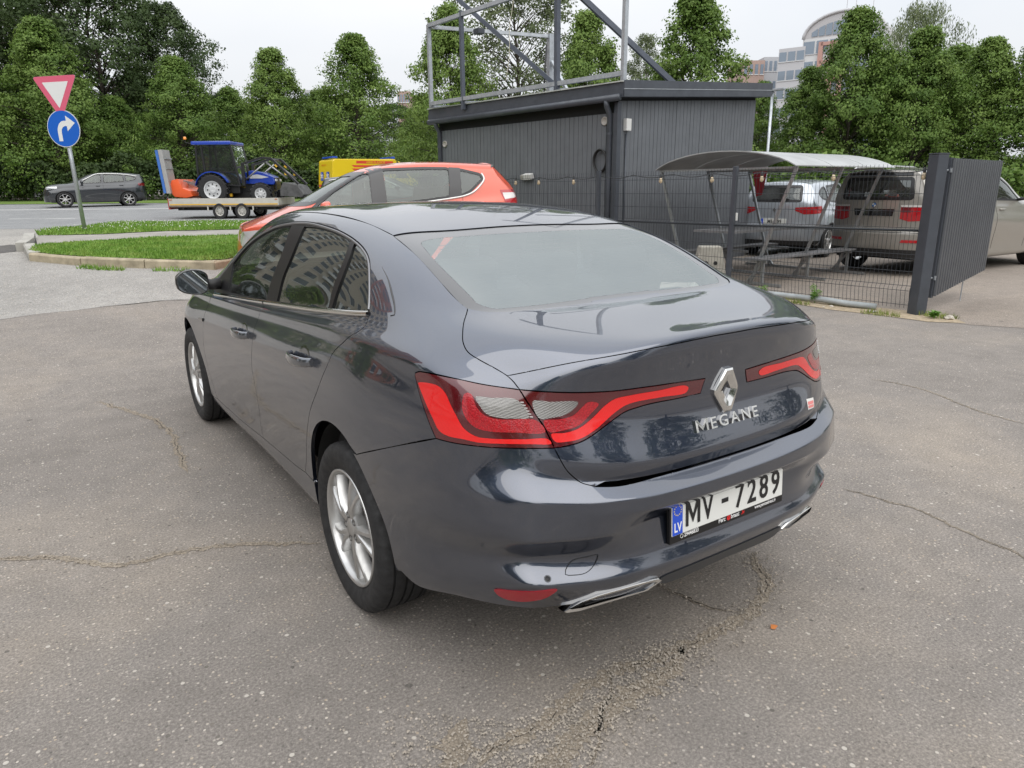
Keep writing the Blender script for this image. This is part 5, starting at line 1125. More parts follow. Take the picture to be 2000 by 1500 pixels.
# ------------------------------------------------------------------ other cars: same kind of cage, other proportions
def lerpk(keys, x): return pch([k[0] for k in keys], [k[1] for k in keys], x)
def car_surface(p, lev=3):
    """p: W half width, wb wheelbase, tail/nose y, ymap, belt(y), top(y), rail half width(y), rail drop(y), tail corner rows, ..."""
    W = p['W']/.907; ya = [-1.0, 0, 2.711, 3.63]; yb = [p['tail'], 0, p['wb'], p['nose']]
    def Y(y): return float(np.interp(y, ya, yb))
    za = [.2, .62, .96]; zb = [p['clear'], p['mid'], p.get('sh', .96)]
    def Z(z): return float(np.interp(z, za, zb, left=p['clear']+(z-.2)*.8))
    NS = len(YS); grid = []
    for s, y in enumerate(YS):
        col = []
        for r in LOW:
            ys = [k[0] for k in r]; col.append([pch(ys, [k[1] for k in r], y)*W, Y(y), Z(pch(ys, [k[2] for k in r], y))])
        yy = Y(y) if s else p['ytop']; zb_ = lerpk(p['belt'], yy); wb_ = lerpk(p['beltw'], yy); zt = lerpk(p['top'], yy); wr = lerpk(p['railw'], yy); zr = zt-lerpk(p['drop'], yy)
        if s == 0: col_y = [p['ybelt'], p['ybelt']*.6+yy*.4, p['ybelt']*.2+yy*.8, yy, yy-.02, yy-.03, yy-.03]
        else: col_y = [Y(y)]*3+[yy]*4
        a = col[-1]; col.append([(a[0]+wb_)/2+.008, (a[1]+col_y[0])/2, (a[2]+zb_)/2+.004])
        for k in range(7):
            if k < 4:
                f = k/3; col.append([wb_+(wr-wb_)*f+.028*math.sin(PI*f)*(zr-zb_)/.4, col_y[k], zb_+(zr-zb_)*f])
            else:
                q = (1, .68, .34, 0)[k-3]; col.append([wr*q, col_y[k], zr+(zt-zr)*(1-q**2.2)])
        grid.append([tuple(c) for c in col])
    NR = 18
    def coons(C, edge):       # C: rows 1..11 (corner, centre); edge: 7 points of the top row
        P = {}
        for r in range(1, 12):
            c, m = C[r-1]
            for j in range(7):
                P[r, j] = np.array((c[0]*FR[j], m[0]+(c[1]-m[0])*GR[j], m[1]+(c[2]-m[1])*HR[j]))
        for j in range(7):
            d = np.array(edge[j])-P[11, j]
            for r in range(1, 12): P[r, j] = P[r, j]+d*max(0, (r-6)/5)**1.3
        return {k: tuple(v) for k, v in P.items()}
    e0 = [np.array(grid[0][11+j]) for j in range(7)]; off = p.get('tailoff', -.045)
    tc = []
    for k, (c, m) in enumerate(p['TC']): tc.append((c, m))
    T = coons(tc, [e+np.array((-.03 if j < 4 else 0, off*(.5+.5*j/6), -.012)) for j, e in enumerate(e0)])
    nn = p['nose']-3.63
    nc = [((c[0]*W, c[1]+nn, Z(c[2])), (m[0]+nn, Z(m[1]))) for c, m in NC]
    N = {}
    e1 = [np.array(grid[-1][11+j]) for j in range(7)]
    N = coons(nc, [e+np.array((-.02 if j < 4 else 0, .1, -.04)) for j, e in enumerate(e1)])
    V = []; F = []; key = {}
    def v(tg, q):
        if tg not in key: key[tg] = len(V); V.append(q)
        return key[tg]
    for sd in (-1, 1):
        def g(s, r): q = grid[s][r]; return v(('g', s, r)+((0,) if r == NR-1 else (sd,)), (sd*q[0], q[1], q[2]))
        def t(Cc, nm, r, j): q = Cc[r, j]; return v((nm, r, j)+((0,) if j == 6 else (sd,)), (sd*q[0], q[1], q[2]))
        def q4(a, b, c, d): F.append((a, b, c, d) if sd < 0 else (d, c, b, a))
        for s in range(NS-1):
            for r in range(NR-1): q4(g(s, r), g(s, r+1), g(s+1, r+1), g(s+1, r))
        for nm, Cc, s, fl in (('t', T, 0, 0), ('n', N, NS-1, 1)):
            def qq(a, b, c, d): q4(d, c, b, a) if fl else q4(a, b, c, d)
            for r in range(1, 11):
                qq(t(Cc, nm, r, 0), t(Cc, nm, r+1, 0), g(s, r+1), g(s, r))
                for j in range(6): qq(t(Cc, nm, r, j+1), t(Cc, nm, r+1, j+1), t(Cc, nm, r+1, j), t(Cc, nm, r, j))
            for j in range(6): qq(t(Cc, nm, 11, j), t(Cc, nm, 11, j+1), g(s, 12+j), g(s, 11+j))
    V = np.array(V, float); T0 = V.copy()
    for it in range(2):
        co, fv, nr = subdiv(V, F, 1); V = V+.75*(T0-co[:len(V)])
    return subdiv(V, F, lev)
def round_poly(P, r=.03, n=3):
    out = []; P = [np.array(q, float) for q in P]; m = len(P)
    for i in range(m):
        a, b, c = P[i-1], P[i], P[(i+1) % m]; u = a-b; v_ = c-b; lu, lv = np.linalg.norm(u), np.linalg.norm(v_); k = min(r, lu*.4, lv*.4)
        p0, p1 = b+u/lu*k, b+v_/lv*k
        for j in range(n+1): t = j/n; out.append(tuple((1-t)**2*p0+2*t*(1-t)*b+t*t*p1))
    return out
def densify(P, step=.02):
    out = []; m = len(P)
    for i in range(m):
        a, b = np.array(P[i], float), np.array(P[(i+1) % m], float); k = max(1, int(np.linalg.norm(b-a)/step)); out += [a+(b-a)*j/k for j in range(k)]
    return np.array(out)
def make_car(name, label, p, paint, loc, heading, group=None, lev=3):
    "heading: angle of the car's forward direction, 0 = +Y"
    car = thing(name, label, 'car', loc, heading, group); co, fv, nr = car_surface(p, lev); sf = Surf(co, fv, nr)
    black = M('gloss_black_trim'); matte = M('black_plastic'); chrome = M('chrome'); rr = p.get('wheel', .33)
    yz = co[fv].mean(1); kill = np.zeros(len(fv), bool); wx = np.abs(yz[:, 0])
    for yc in (0, p['wb']):
        kill |= (np.hypot(yz[:, 1]-yc, yz[:, 2]-rr) < rr+.035) & (wx > .45)
    gm = glassmat('car_glass', (.48, .55, .52), 1.9, 0, .05); gd = glassmat('car_glass_dark', (.10, .115, .12), 2.3, 0, .05)
    sideP = Outside((-6, p['wb']*.5, 1.2), (-.8, p['wb']*.5, .9)); sideR = Outside((6, p['wb']*.5, 1.2), (.8, p['wb']*.5, .9)); back = Outside((0, -6, 1.5), (0, 0, 1.1)); front = Outside((0, 10, 2.0), (0, 2, 1.1))
    rects = []
    for poly in p['windows']:
        q = round_poly(poly, .045); rects.append(('s', q)); kill |= inpoly(yz[:, 1:], np.array(q)) & (wx > .35)
    rwin = round_poly(p['rear_window'], .05); kill |= inpoly(yz[:, [0, 2]], np.array(rwin)) & (yz[:, 1] < p['wb']*.25)
    wsn = round_poly(p['windscreen'], .05); kill |= inpoly(yz[:, [0, 2]], np.array(wsn)) & (yz[:, 1] > p['wb']*.35)
    me = bpy.data.meshes.new('body'); me.from_pydata([tuple(q) for q in co], [], [tuple(map(int, f)) for f in fv[~kill]]); me.shade_smooth()
    bm = bmesh.new(); bm.from_mesh(me); bmesh.ops.delete(bm, geom=[v for v in bm.verts if not v.link_faces], context='VERTS'); bm.to_mesh(me); bm.free(); me.shade_smooth()
    body = mesh_obj('body', me, paint, car)
    mi = bpy.data.meshes.new('inner_trim'); mi.from_pydata([tuple(q) for q in co-nr*.022], [], [tuple(map(int, f[::-1])) for f in fv[~kill]])
    bm = bmesh.new(); bm.from_mesh(mi); bmesh.ops.delete(bm, geom=[v for v in bm.verts if not v.link_faces], context='VERTS'); bm.to_mesh(mi); bm.free(); mi.shade_smooth(); mesh_obj('inner_trim', mi, M('car_trim_grey', (.16, .16, .155), .85), car)
    def grow(q, d):
        q = np.array(q); c = q.mean(0); t = np.roll(q, -1, 0)-np.roll(q, 1, 0); n = np.stack([t[:, 1], -t[:, 0]], 1); n /= np.linalg.norm(n, axis=1)[:, None]+1e-9
        if ((q-c)*n).sum() < 0: n = -n
        return q+n*d
    gs = gd if p.get('tint') else gm
    def snapx(z, sx):
        out = []
        for a, b in z:
            h = sf.bvh.ray_cast(Vector((sx*3, a, b)), Vector((-sx, 0, 0))); out.append(tuple(h[0]) if h[0] else (sx*.6, a, b))
        return out
    def snapy(z, fr_):
        out = []
        for a, b in z:
            h = sf.bvh.ray_cast(Vector((a, 9*fr_, b)), Vector((0, -fr_, 0))); out.append(tuple(h[0]) if h[0] else (a, 0, b))
        return out
    for k, (_, q) in enumerate(rects):
        for ch, sx in ((sideP, -1), (sideR, 1)):
            f3 = lambda z: snapx(z, sx)
            dq = densify(q, .03); surround = panel('window_frame', sf, ch, f3(grow(dq, .022)), M('window_rubber', (.014, .014, .015), .4, coat=.3), car, holes=[f3(grow(dq, -.012))], off=.003, gap=0, depth=.006)
            panel('side_window', sf, ch, f3(grow(dq, .004)), gs if not (p.get('tint') and k == 0) else gm, car, off=-.004, gap=0, depth=0)
    for q, ch, yy, nm, g_ in ((rwin, back, -.5, 'rear_window', gd if p.get('tint') else gm), (wsn, front, 2, 'windscreen', gm)):
        f3 = lambda z: snapy(z, 1 if yy > 0 else -1); dq = densify(q, .03)
        panel('window_frame', sf, ch, f3(grow(dq, .02)), M('window_rubber'), car, holes=[f3(grow(dq, -.03))], off=.003, gap=0, depth=.006); panel(nm, sf, ch, f3(grow(dq, .004)), g_, car, off=-.004, gap=0, depth=0)
    for q in p.get('pillars', []):
        for ch, sx in ((sideP, -1), (sideR, 1)): panel('window_pillar', sf, ch, snapx(densify(q, .03), sx), M('pillar_black', (.014, .014, .016), .3, coat=.6), car, off=.0045, gap=0, depth=.008)
    snapr = lambda P_, ch: densify(P_, .02)
    red = M('tail_red', (.42, .006, .012), .15, coat=1); redd = M('tail_red_dark', (.16, .004, .01), .15, coat=1); whl = M('tail_clear', (.62, .60, .58), .15, coat=1)
    wr_ = Round(p['tail']*.15, -1)
    for li, (poly, mt, nm) in enumerate(p.get('lamps', [])):
        for sx in (-1, 1): panel(nm, sf, wr_, snapr([(sx*a, b, c) for a, b, c in poly], wr_), {'r': red, 'd': redd, 'w': whl, 'k': matte, 'b': black}[mt], car, off=.005+.002*li, gap=0, depth=.008)
    frd = Round(p['wb']*.9, 1)
    for poly in p.get('headlamps', []):
        for sx in (-1, 1): panel('headlamp', sf, frd, snapr([(sx*a, b, c) for a, b, c in poly], frd), M('headlamp_glass', (.62, .64, .66), .1, .3, coat=1), car, off=.004, gap=0, depth=.008)
    # arch lips, wheels
    for yc in (0, p['wb']):
        for sx in (-1, 1):
            pts = []
            for i in range(33):
                a = math.radians(-8+196*i/32); y, z = yc+(rr+.035)*math.cos(a), rr+(rr+.035)*math.sin(a); h = sf.bvh.ray_cast(Vector((sx*3, y, max(z, p['clear']+.03))), Vector((-sx, 0, 0)))
                if h[0]: pts.append((h[0][0]-sx*.004, y, z))
            b = MB(); b.tube(pts, .014, 6); b.obj('arch_lip', matte if p.get('clad') else paint, body, smooth=True)
            build_wheel(car, (sx*(p['W']-.125), yc, rr), sx, p.get('spokes', 10), rr, rr*.68, .21, style=p.get('wstyle', 'thin'), lug=False, spin=yc)
            b = MB(); n = 16; b.grid([[(sx*x, yc+(rr+.05)*math.cos(a), rr+(rr+.05)*math.sin(a)) for a in [math.radians(-20+220*i/n) for i in range(n+1)]] for x in (p['W']-.03, p['W']-.42)]); b.add([(sx*(p['W']-.42), yc+(rr+.05)*math.cos(a), rr+(rr+.05)*math.sin(a)) for a in [math.radians(-20+220*i/n) for i in range(n+1)]], [tuple(range(n+1))]); b.obj('wheel_liner', M('liner_felt', (.012, .012, .012), .95), car)
    b = MB(); b.box((0, (p['tail']+p['nose'])/2, p['clear']+.06), (p['W']*1.6, (p['nose']-p['tail'])*.86, .08)); b.obj('underbody', M('underbody_black'), car)
    # seams, handles, mirrors
    sm_ = M('seam_dark', (.012, .013, .016), .5)
    for line in p.get('seams', []):
        for sx in (-1, 1):
            pts = []
            for q in densify_open(line, .04):
                h = sf.bvh.ray_cast(Vector((sx*3, q[0], q[1])), Vector((-sx, 0, 0)))
                if h[0]: pts.append((h[0][0]+sx*.0008, q[0], q[1]))
            if len(pts) > 2: b = MB(); b.tube(pts, .0028, 4); b.obj('door_seam', sm_, body)
    for y, z in p.get('handles', []):
        for sx in (-1, 1):
            h = sf.bvh.ray_cast(Vector((sx*3, y, z)), Vector((-sx, 0, 0)))
            if h[0]: b = MB(); b.tube([(h[0][0]+sx*.002, y-.09, z), (h[0][0]+sx*.03, y-.06, z), (h[0][0]+sx*.03, y+.06, z), (h[0][0]+sx*.002, y+.09, z)], .012, 6); b.obj('door_handle', p.get('hmat') or paint, car, smooth=True)
    my, mz = p['mirror']
    for sx in (-1, 1):
        m0 = bpy.data.objects.new('door_mirror', None); C.objects.link(m0); m0.parent = car
        cx = p['W']+.085; b = MB(); rows = []; ring0 = [tuple(q) for q in catmull([(-.115, 0), (-.10, .06), (0, .085), (.09, .06), (.10, -.02), (.06, -.07), (-.05, -.07)], .03, True)]
        for sc, dy in ((.9, -.01), (1, 0), (.96, .05), (.75, .09), (.3, .11)): r = [(sx*(cx-x*sc), my+dy, mz+z*sc) for x, z in ring0]; rows.append(r+[r[0]])
        b.grid(rows); b.add(rows[-1][:-1], [tuple(range(len(ring0)))]); b.obj('mirror_housing', p.get('mmat') or paint, m0, smooth=True)
        b = MB(); b.add([(sx*(cx-x*.88), my-.009, mz+z*.88) for x, z in ring0], [tuple(range(len(ring0)))]); b.obj('mirror_glass', M('mirror_silver'), m0)
        b = MB(); b.tube([(sx*(cx-.08), my+.03, mz-.05), (sx*(p['W']-.13), my+.05, mz-.07)], .025, 8); b.obj('mirror_arm', matte, m0, smooth=True)
    # cabin
    inner = M('car_interior_dark'); zb = lerpk(p['belt'], p['wb']*.5); b = MB(); b.box((0, p['wb']*.45, .42), (p['W']*1.5, p['wb']*.95, .06)); b.box((0, p['wb']*.83, zb-.12), (p['W']*1.55, .4, .2)); b.box((0, -.1, zb-.3), (p['W']*1.4, .5, .3)); b.obj('cabin_tub', inner, car, bevel=.02)
    for x, y, wd in ((-.37, p['wb']*.50, .48), (.37, p['wb']*.50, .48), (0, p['wb']*.18, 1.25)):
        b = MB(); b.box((x, y, zb-.06), (wd, .13, .62), Matrix.Rotation(math.radians(14), 3, 'X')); b.box((x, y+.25, zb-.32), (wd, .5, .16)); b.obj('seat', M('seat_cloth'), car, bevel=.04, angle=60)
        for hx in ([x] if wd < 1 else [-.38, .38]): b = MB(); b.box((hx, y-.1, zb+.30), (.25, .09, .17)); b.obj('headrest', M('seat_cloth'), car, bevel=.03, angle=60)
    b = MB(); b.tube([(-.37+.18*math.cos(a), p['wb']*.70-.05*math.sin(a), zb+.03+.17*math.sin(a)) for a in [2*PI*k/24 for k in range(24)]], .014, 6, closed=True); b.obj('steering_wheel', inner, car, smooth=True)
    return car, sf
def densify_open(P, step):
    out = []
    for i in range(len(P)-1):
        a, b = np.array(P[i], float), np.array(P[i+1], float); k = max(1, int(np.linalg.norm(b-a)/step)); out += [a+(b-a)*j/k for j in range(k)]
    return out+[np.array(P[-1], float)]
def plate_on(car, sf, z, text, wd=.52, ht=.112, bg=None, band=True, y=None):
    h = sf.bvh.ray_cast(Vector((0, -5, z)), Vector((0, 1, 0))); n = sf.normal(h[0], h[2])
    o = bpy.data.objects.new('number_plate', None); C.objects.link(o); o.parent = car; o.location = (0, h[0][1]-.012, z); o.rotation_euler = (math.atan2(-n[2], -n[1])*-1 if False else 0, 0, 0)
    b = MB(); b.box((0, 0, 0), (wd, .012, ht)); b.obj('plate', bg or M('plate_white'), o, bevel=.003)
    if band: b = MB(); b.box((-wd/2+.024, -.0068, 0), (.042, .0016, ht-.006)); b.obj('plate_band', M('plate_blue'), o)
    if text:
        me = text_mesh(text, .10, .0006, .0018, 'CENTER', .74, 1.05)
        for v in me.vertices: v.co = (v.co.x+.02, -.0072-v.co.z, v.co.y-.035)
        mesh_obj('plate_characters', me, M('plate_ink'), o)
    return o
# shared tail rows for hatchbacks and SUVs: (corner (w,y,z), centre (y,z)) for rows 1..11
def tail_rows(tail, W, clear, bump, foot, belt, roof, ytop, ybelt):
    k = W/.907; R = []
    zs = [clear+.04, clear+.15, clear+.24, (clear+.24+bump)/2+.03, bump, bump+.05, foot, (foot+belt)/2, belt, belt+(roof-belt)*.45, roof]
    ys = [tail+.05, tail+.01, tail, tail, tail-.0, tail+.005, tail+.05, tail+.05, tail+.06, (tail+.06+ytop)/2-.03, ytop]
    cz = [clear+.02, clear+.14, clear+.23, (clear+.24+bump)/2+.03, bump, bump+.05, foot+.03, foot+(belt-foot)*.4, foot+(belt-foot)*.7, belt-.04, belt]
    cw = [.70, .745, .755, .76, .762, .76, .75, .745, .74, .73, .72]
    for i in range(11):
        yc = tail+.19 if i < 7 else tail+.19+(ybelt-tail-.19+.03)*(i-6)/5*.5
        R.append(((cw[i]*k, yc, cz[i]), (ys[i], zs[i])))
    return R
def const(v): return [(-9, v), (9, v)]
# orange hatchback: facing left, seen over the saloon's roof
PHAT = dict(W=.905, wb=2.50, tail=-.86, nose=3.10, clear=.16, mid=.60, sh=.92, ytop=-.40, ybelt=-.62, wheel=.32, tailoff=-.05,
            belt=[(-.9, 1.08), (-.4, 1.06), (.6, 1.005), (1.6, .97), (2.3, .945), (2.7, .91), (3.5, .78)], beltw=[(-.9, .72), (0, .78), (1, .81), (2.3, .81), (2.8, .78), (3.5, .64)],
            top=[(-.9, 1.46), (-.40, 1.505), (0, 1.54), (.5, 1.57), (.95, 1.57), (1.35, 1.515), (1.75, 1.36), (2.1, 1.195), (2.4, 1.06), (2.7, .97), (3.1, .84)],
            railw=[(-.9, .53), (-.3, .57), (.6, .61), (1.4, .60), (2.3, .64), (2.7, .66), (3.5, .52)], drop=[(-.9, .05), (.5, .055), (1.4, .07), (2.3, .08), (2.7, .045), (3.5, .03)],
            windows=[[(2.18, 1.0), (1.36, 1.025), (1.33, 1.455), (1.46, 1.435), (1.82, 1.245)], [(1.19, 1.03), (.30, 1.085), (.25, 1.445), (.60, 1.465), (1.17, 1.475)], [(.16, 1.095), (.02, 1.13), (-.21, 1.295), (-.18, 1.35), (.12, 1.43)]],
            pillars=[[(1.375, .985), (1.175, .99), (1.15, 1.50), (1.32, 1.50)], [(.32, 1.075), (.14, 1.08), (.09, 1.45), (.25, 1.465)]],
            rear_window=[(-.46, 1.12), (.46, 1.12), (.42, 1.44), (-.42, 1.44)], windscreen=[(-.66, 1.10), (.66, 1.10), (.52, 1.45), (-.52, 1.45)],
            lamps=[([(.76, -.45, 1.13), (.60, -.72, 1.12), (.56, -.8, .98), (.66, -.78, .86), (.86, -.5, .97)], 'r', 'tail_lamp'), ([(.75, -.47, 1.09), (.64, -.68, 1.08), (.68, -.68, 1.02), (.82, -.5, 1.0)], 'w', 'tail_lamp_clear')],
            headlamps=[[(.46, 3.1, .78), (.66, 2.95, .83), (.82, 2.78, .84), (.87, 2.70, .76), (.76, 2.92, .63), (.52, 3.1, .64)]],
            seams=[[(1.27, .99), (1.28, .7), (1.25, .3)], [(.12, 1.08), (.15, .9), (.36, .65), (.42, .3)], [(2.05, .96), (2.08, .7), (2.0, .3)]], handles=[(.36, .93), (1.46, .89)], mirror=(1.95, 1.05), spokes=5)
PHAT['TC'] = tail_rows(-.86, .905, .2, .58, .66, 1.09, 1.48, -.44, -.62)
hat, hsf = make_car('car', 'bright orange hatchback parked beyond the grey saloon, facing left', PHAT, carpaint('orange_paint', (.66, .085, .032), .1, .35, .05), (3.68, 7.08, .33), 1.36)
hat.rotation_euler = (-.05, 0, 1.36)
for sx in (-1, 1):                       # bright moulding that climbs along the rear windows
    pts = []
    for y, z in ((1.19, 1.005), (.6, 1.04), (.28, 1.062), (.10, 1.082), (-.04, 1.125), (-.15, 1.20), (-.235, 1.295), (-.21, 1.365)):
        h = hsf.bvh.ray_cast(Vector((sx*3, y, z)), Vector((-sx, 0, 0))); pts.append((h[0][0]+sx*.006, y, z))
    b = MB(); b.tube([tuple(q) for q in catmull(pts, .03)], .013, 6); b.obj('window_moulding', M('moulding_bright', (.75, .75, .73), .3, .3), hat, smooth=True)
# grey-black crossover driving on the road
PX = dict(W=.92, wb=2.675, tail=-.90, nose=3.55, clear=.22, mid=.66, sh=.98, ytop=-.62, ybelt=-.68, wheel=.35, tailoff=-.05, clad=True,
          belt=[(-.9, 1.20), (-.4, 1.15), (.6, 1.08), (1.6, 1.05), (2.2, 1.03), (2.7, 1.0), (3.5, .92)], beltw=[(-.9, .74), (0, .80), (1, .83), (2.2, .82), (2.8, .79), (3.5, .68)],
          top=[(-.9, 1.50), (-.62, 1.54), (0, 1.60), (.6, 1.62), (1.1, 1.61), (1.5, 1.54), (1.9, 1.36), (2.3, 1.17), (2.6, 1.12), (3.0, 1.07), (3.5, .98)],
          railw=[(-.9, .56), (-.3, .60), (.6, .64), (1.4, .62), (2.2, .65), (2.7, .67), (3.5, .55)], drop=[(-.9, .05), (.5, .06), (1.4, .07), (2.2, .08), (2.7, .045), (3.5, .03)],
          windows=[[(1.95, 1.09), (1.10, 1.12), (1.06, 1.48), (1.28, 1.48), (1.60, 1.33)], [(.98, 1.125), (.12, 1.18), (.12, 1.46), (.94, 1.49)], [(.02, 1.19), (-.35, 1.25), (-.46, 1.33), (-.2, 1.43), (.02, 1.455)]],
          rear_window=[(-.48, 1.18), (.48, 1.18), (.45, 1.44), (-.45, 1.44)], windscreen=[(-.66, 1.18), (.66, 1.18), (.52, 1.48), (-.52, 1.48)],
          lamps=[([(.84, -.5, 1.10), (.55, -.8, 1.10), (.55, -.8, .96), (.86, -.5, .98)], 'd', 'tail_lamp'), ([(.90, -.3, .42), (.6, -.9, .42), (.0, -.95, .42), (.0, -.95, .30), (.6, -.9, .30), (.90, -.3, .30)], 'k', 'bumper_cladding')],
          headlamps=[[(.55, 3.4, .92), (.84, 2.95, .95), (.84, 2.95, .86), (.62, 3.35, .80)]],
          seams=[[(1.02, 1.1), (1.04, .7), (1.05, .35)], [(.05, 1.17), (.15, .95), (.42, .7), (.46, .35)], [(2.1, 1.05), (2.15, .7), (2.1, .35)]], handles=[(.25, 1.0), (1.25, .97)], mirror=(1.86, 1.14), spokes=7)
PX['TC'] = tail_rows(-.90, .92, .24, .66, .74, 1.18, 1.52, -.66, -.68)
px, pxs = make_car('car', 'dark grey crossover with silver roof line driving left on the road', PX, carpaint('anthracite_paint', (.022, .027, .034), .4, .3), (2.91, 38.81, .80), 1.56)
for sx in (-1, 1):
    pts = []
    for y, z in ((1.95, 1.17), (1.6, 1.345), (1.25, 1.51), (.6, 1.535), (0, 1.50), (-.5, 1.42)):
        h = pxs.bvh.ray_cast(Vector((sx*3, y, z)), Vector((-sx, 0, 0)))
        if h[0]: pts.append((h[0][0]+sx*.014, y, z))
    b = MB(); b.tube([tuple(q) for q in catmull(pts, .05)], .022, 6); b.obj('roof_moulding', M('moulding_bright'), px, smooth=True)
tow = copy_tree(px); tow.location = w(26.0, -5.75); tow.rotation_euler = (0, 0, -.594-PI/2); tow.scale = (1, 1, .88)
tag(tow, 'dark car pulling the flatbed trailer, mostly hidden behind the orange hatchback', 'car')
# beige off-roader in the yard
PB = dict(W=.965, wb=2.93, tail=-.98, nose=3.86, clear=.24, mid=.72, sh=1.05, ytop=-.78, ybelt=-.80, wheel=.37, tailoff=-.06,
          belt=[(-.9, 1.22), (-.4, 1.20), (.6, 1.17), (1.6, 1.14), (2.4, 1.12), (2.9, 1.10), (3.9, .98)], beltw=[(-.9, .80), (0, .85), (1, .87), (2.4, .86), (3, .83), (3.9, .70)],
          top=[(-.9, 1.68), (-.78, 1.69), (0, 1.735), (.8, 1.755), (1.3, 1.74), (1.75, 1.65), (2.15, 1.45), (2.55, 1.26), (2.8, 1.21), (3.2, 1.15), (3.9, 1.04)],
          railw=[(-.9, .62), (-.3, .65), (.6, .67), (1.4, .66), (2.4, .68), (2.9, .70), (3.9, .58)], drop=[(-.9, .05), (.5, .06), (1.4, .07), (2.4, .08), (2.9, .045), (3.9, .03)],
          windows=[[(2.15, 1.19), (1.22, 1.21), (1.20, 1.60), (1.45, 1.60), (1.82, 1.43)], [(1.12, 1.215), (.18, 1.235), (.18, 1.60), (1.10, 1.61)], [(.08, 1.24), (-.50, 1.27), (-.58, 1.36), (-.42, 1.55), (.08, 1.595)]],
          rear_window=[(-.60, 1.24), (.60, 1.24), (.55, 1.56), (-.55, 1.56)], windscreen=[(-.70, 1.27), (.70, 1.27), (.56, 1.60), (-.56, 1.60)], tint=True,
          lamps=[([(.90, -.5, 1.13), (.46, -.95, 1.13), (.46, -.95, .93), (.60, -.93, .89), (.94, -.5, .93)], 'r', 'tail_lamp'), ([(.60, -.9, 1.12), (.47, -.95, 1.12), (.47, -.95, 1.03), (.60, -.9, 1.03)], 'd', 'tail_lamp_inner'),
                 ([(.9, -.6, 1.145), (.46, -.95, 1.145), (.46, -.95, 1.115), (.9, -.6, 1.115)], 'w', 'tail_lamp_clear'), ([(.36, -.97, 1.08), (0, -.98, 1.08), (0, -.98, .97), (.34, -.97, .97)], 'b', 'plate_recess'),
                 ([(.80, -.8, .60), (.52, -.93, .60), (.50, -.93, .555), (.82, -.8, .555)], 'r', 'reflector'), ([(.85, -.8, .44), (.0, -.98, .44), (.0, -.98, .28), (.8, -.85, .28)], 'k', 'bumper_apron'), ([(.5, -.8, 1.645), (.0, -.85, 1.655), (.0, -.85, 1.60), (.5, -.8, 1.595)], 'b', 'roof_spoiler_lip')],
          headlamps=[[(.55, 3.7, .98), (.86, 3.2, 1.02), (.86, 3.2, .90), (.62, 3.65, .84)]],
          seams=[[(1.17, 1.2), (1.18, .7), (1.18, .38)], [(.12, 1.22), (.2, 1.0), (.48, .74), (.52, .38)], [(2.3, 1.13), (2.36, .7), (2.3, .38)]], handles=[(.34, 1.06), (1.38, 1.04)], mirror=(2.02, 1.26), spokes=5, wstyle='thin')
PB['TC'] = tail_rows(-.98, .965, .28, .66, .76, 1.22, 1.67, -.82, -.80)
bei, bsf = make_car('car', 'beige off-roader parked in the yard behind the mesh fence and gate', PB, carpaint('beige_paint', (.36, .34, .305), .5, .35), (11.36, 4.52, .0), -1.6)
bei.scale = (1.03, 1.03, 1.03)
def disc(car, sf, x, z, r, mats, name, sub):
    h = sf.bvh.ray_cast(Vector((x, -5, z)), Vector((0, 1, 0))); q = Vector(sf.normal(h[0], h[2])).to_track_quat('Z', 'Y'); o = bpy.data.objects.new(name, None); C.objects.link(o); o.parent = car; o.location = h[0]; o.rotation_mode = 'QUATERNION'; o.rotation_quaternion = q
    b = MB(); b.lathe([(0, r), (.004, r), (.006, r*.82), (.004, r*.8)], 24, 'z'); b.obj(sub+'_ring', mats[0], o, smooth=True)
    for k in range(4):
        b = MB(); b.add([(0, 0, .0045)]+[(r*.8*math.cos(a), r*.8*math.sin(a), .0045) for a in [PI/2*k+PI/2*i/6 for i in range(7)]], [(0, i+1, i+2) for i in range(6)]); b.obj(sub+'_quarter', mats[1+k % 2], o)
disc(bei, bsf, 0, 1.145, .042, (M('badge_dark', (.03, .03, .035), .3, coat=1), M('badge_blue', (.05, .2, .55), .3, coat=1), M('badge_white', (.7, .72, .75), .3, coat=1)), 'badge', 'badge')
b = MB(); b.box((0, bsf.bvh.ray_cast(Vector((0, -5, 1.24)), Vector((0, 1, 0)))[0][1]-.02, 1.265), (.42, .03, .025)); b.obj('rear_wiper', M('black_plastic'), bei, bevel=.008)
for sx in (-1, 1):
    b = MB(); b.tube([(sx*.66, 1.5, 1.735), (sx*.68, 1.3, 1.775), (sx*.68, .4, 1.79), (sx*.67, -.5, 1.75), (sx*.65, -.65, 1.70)], .015, 8); b.obj('roof_rail', M('rail_alloy', (.6, .6, .6), .3, .9), bei, smooth=True)
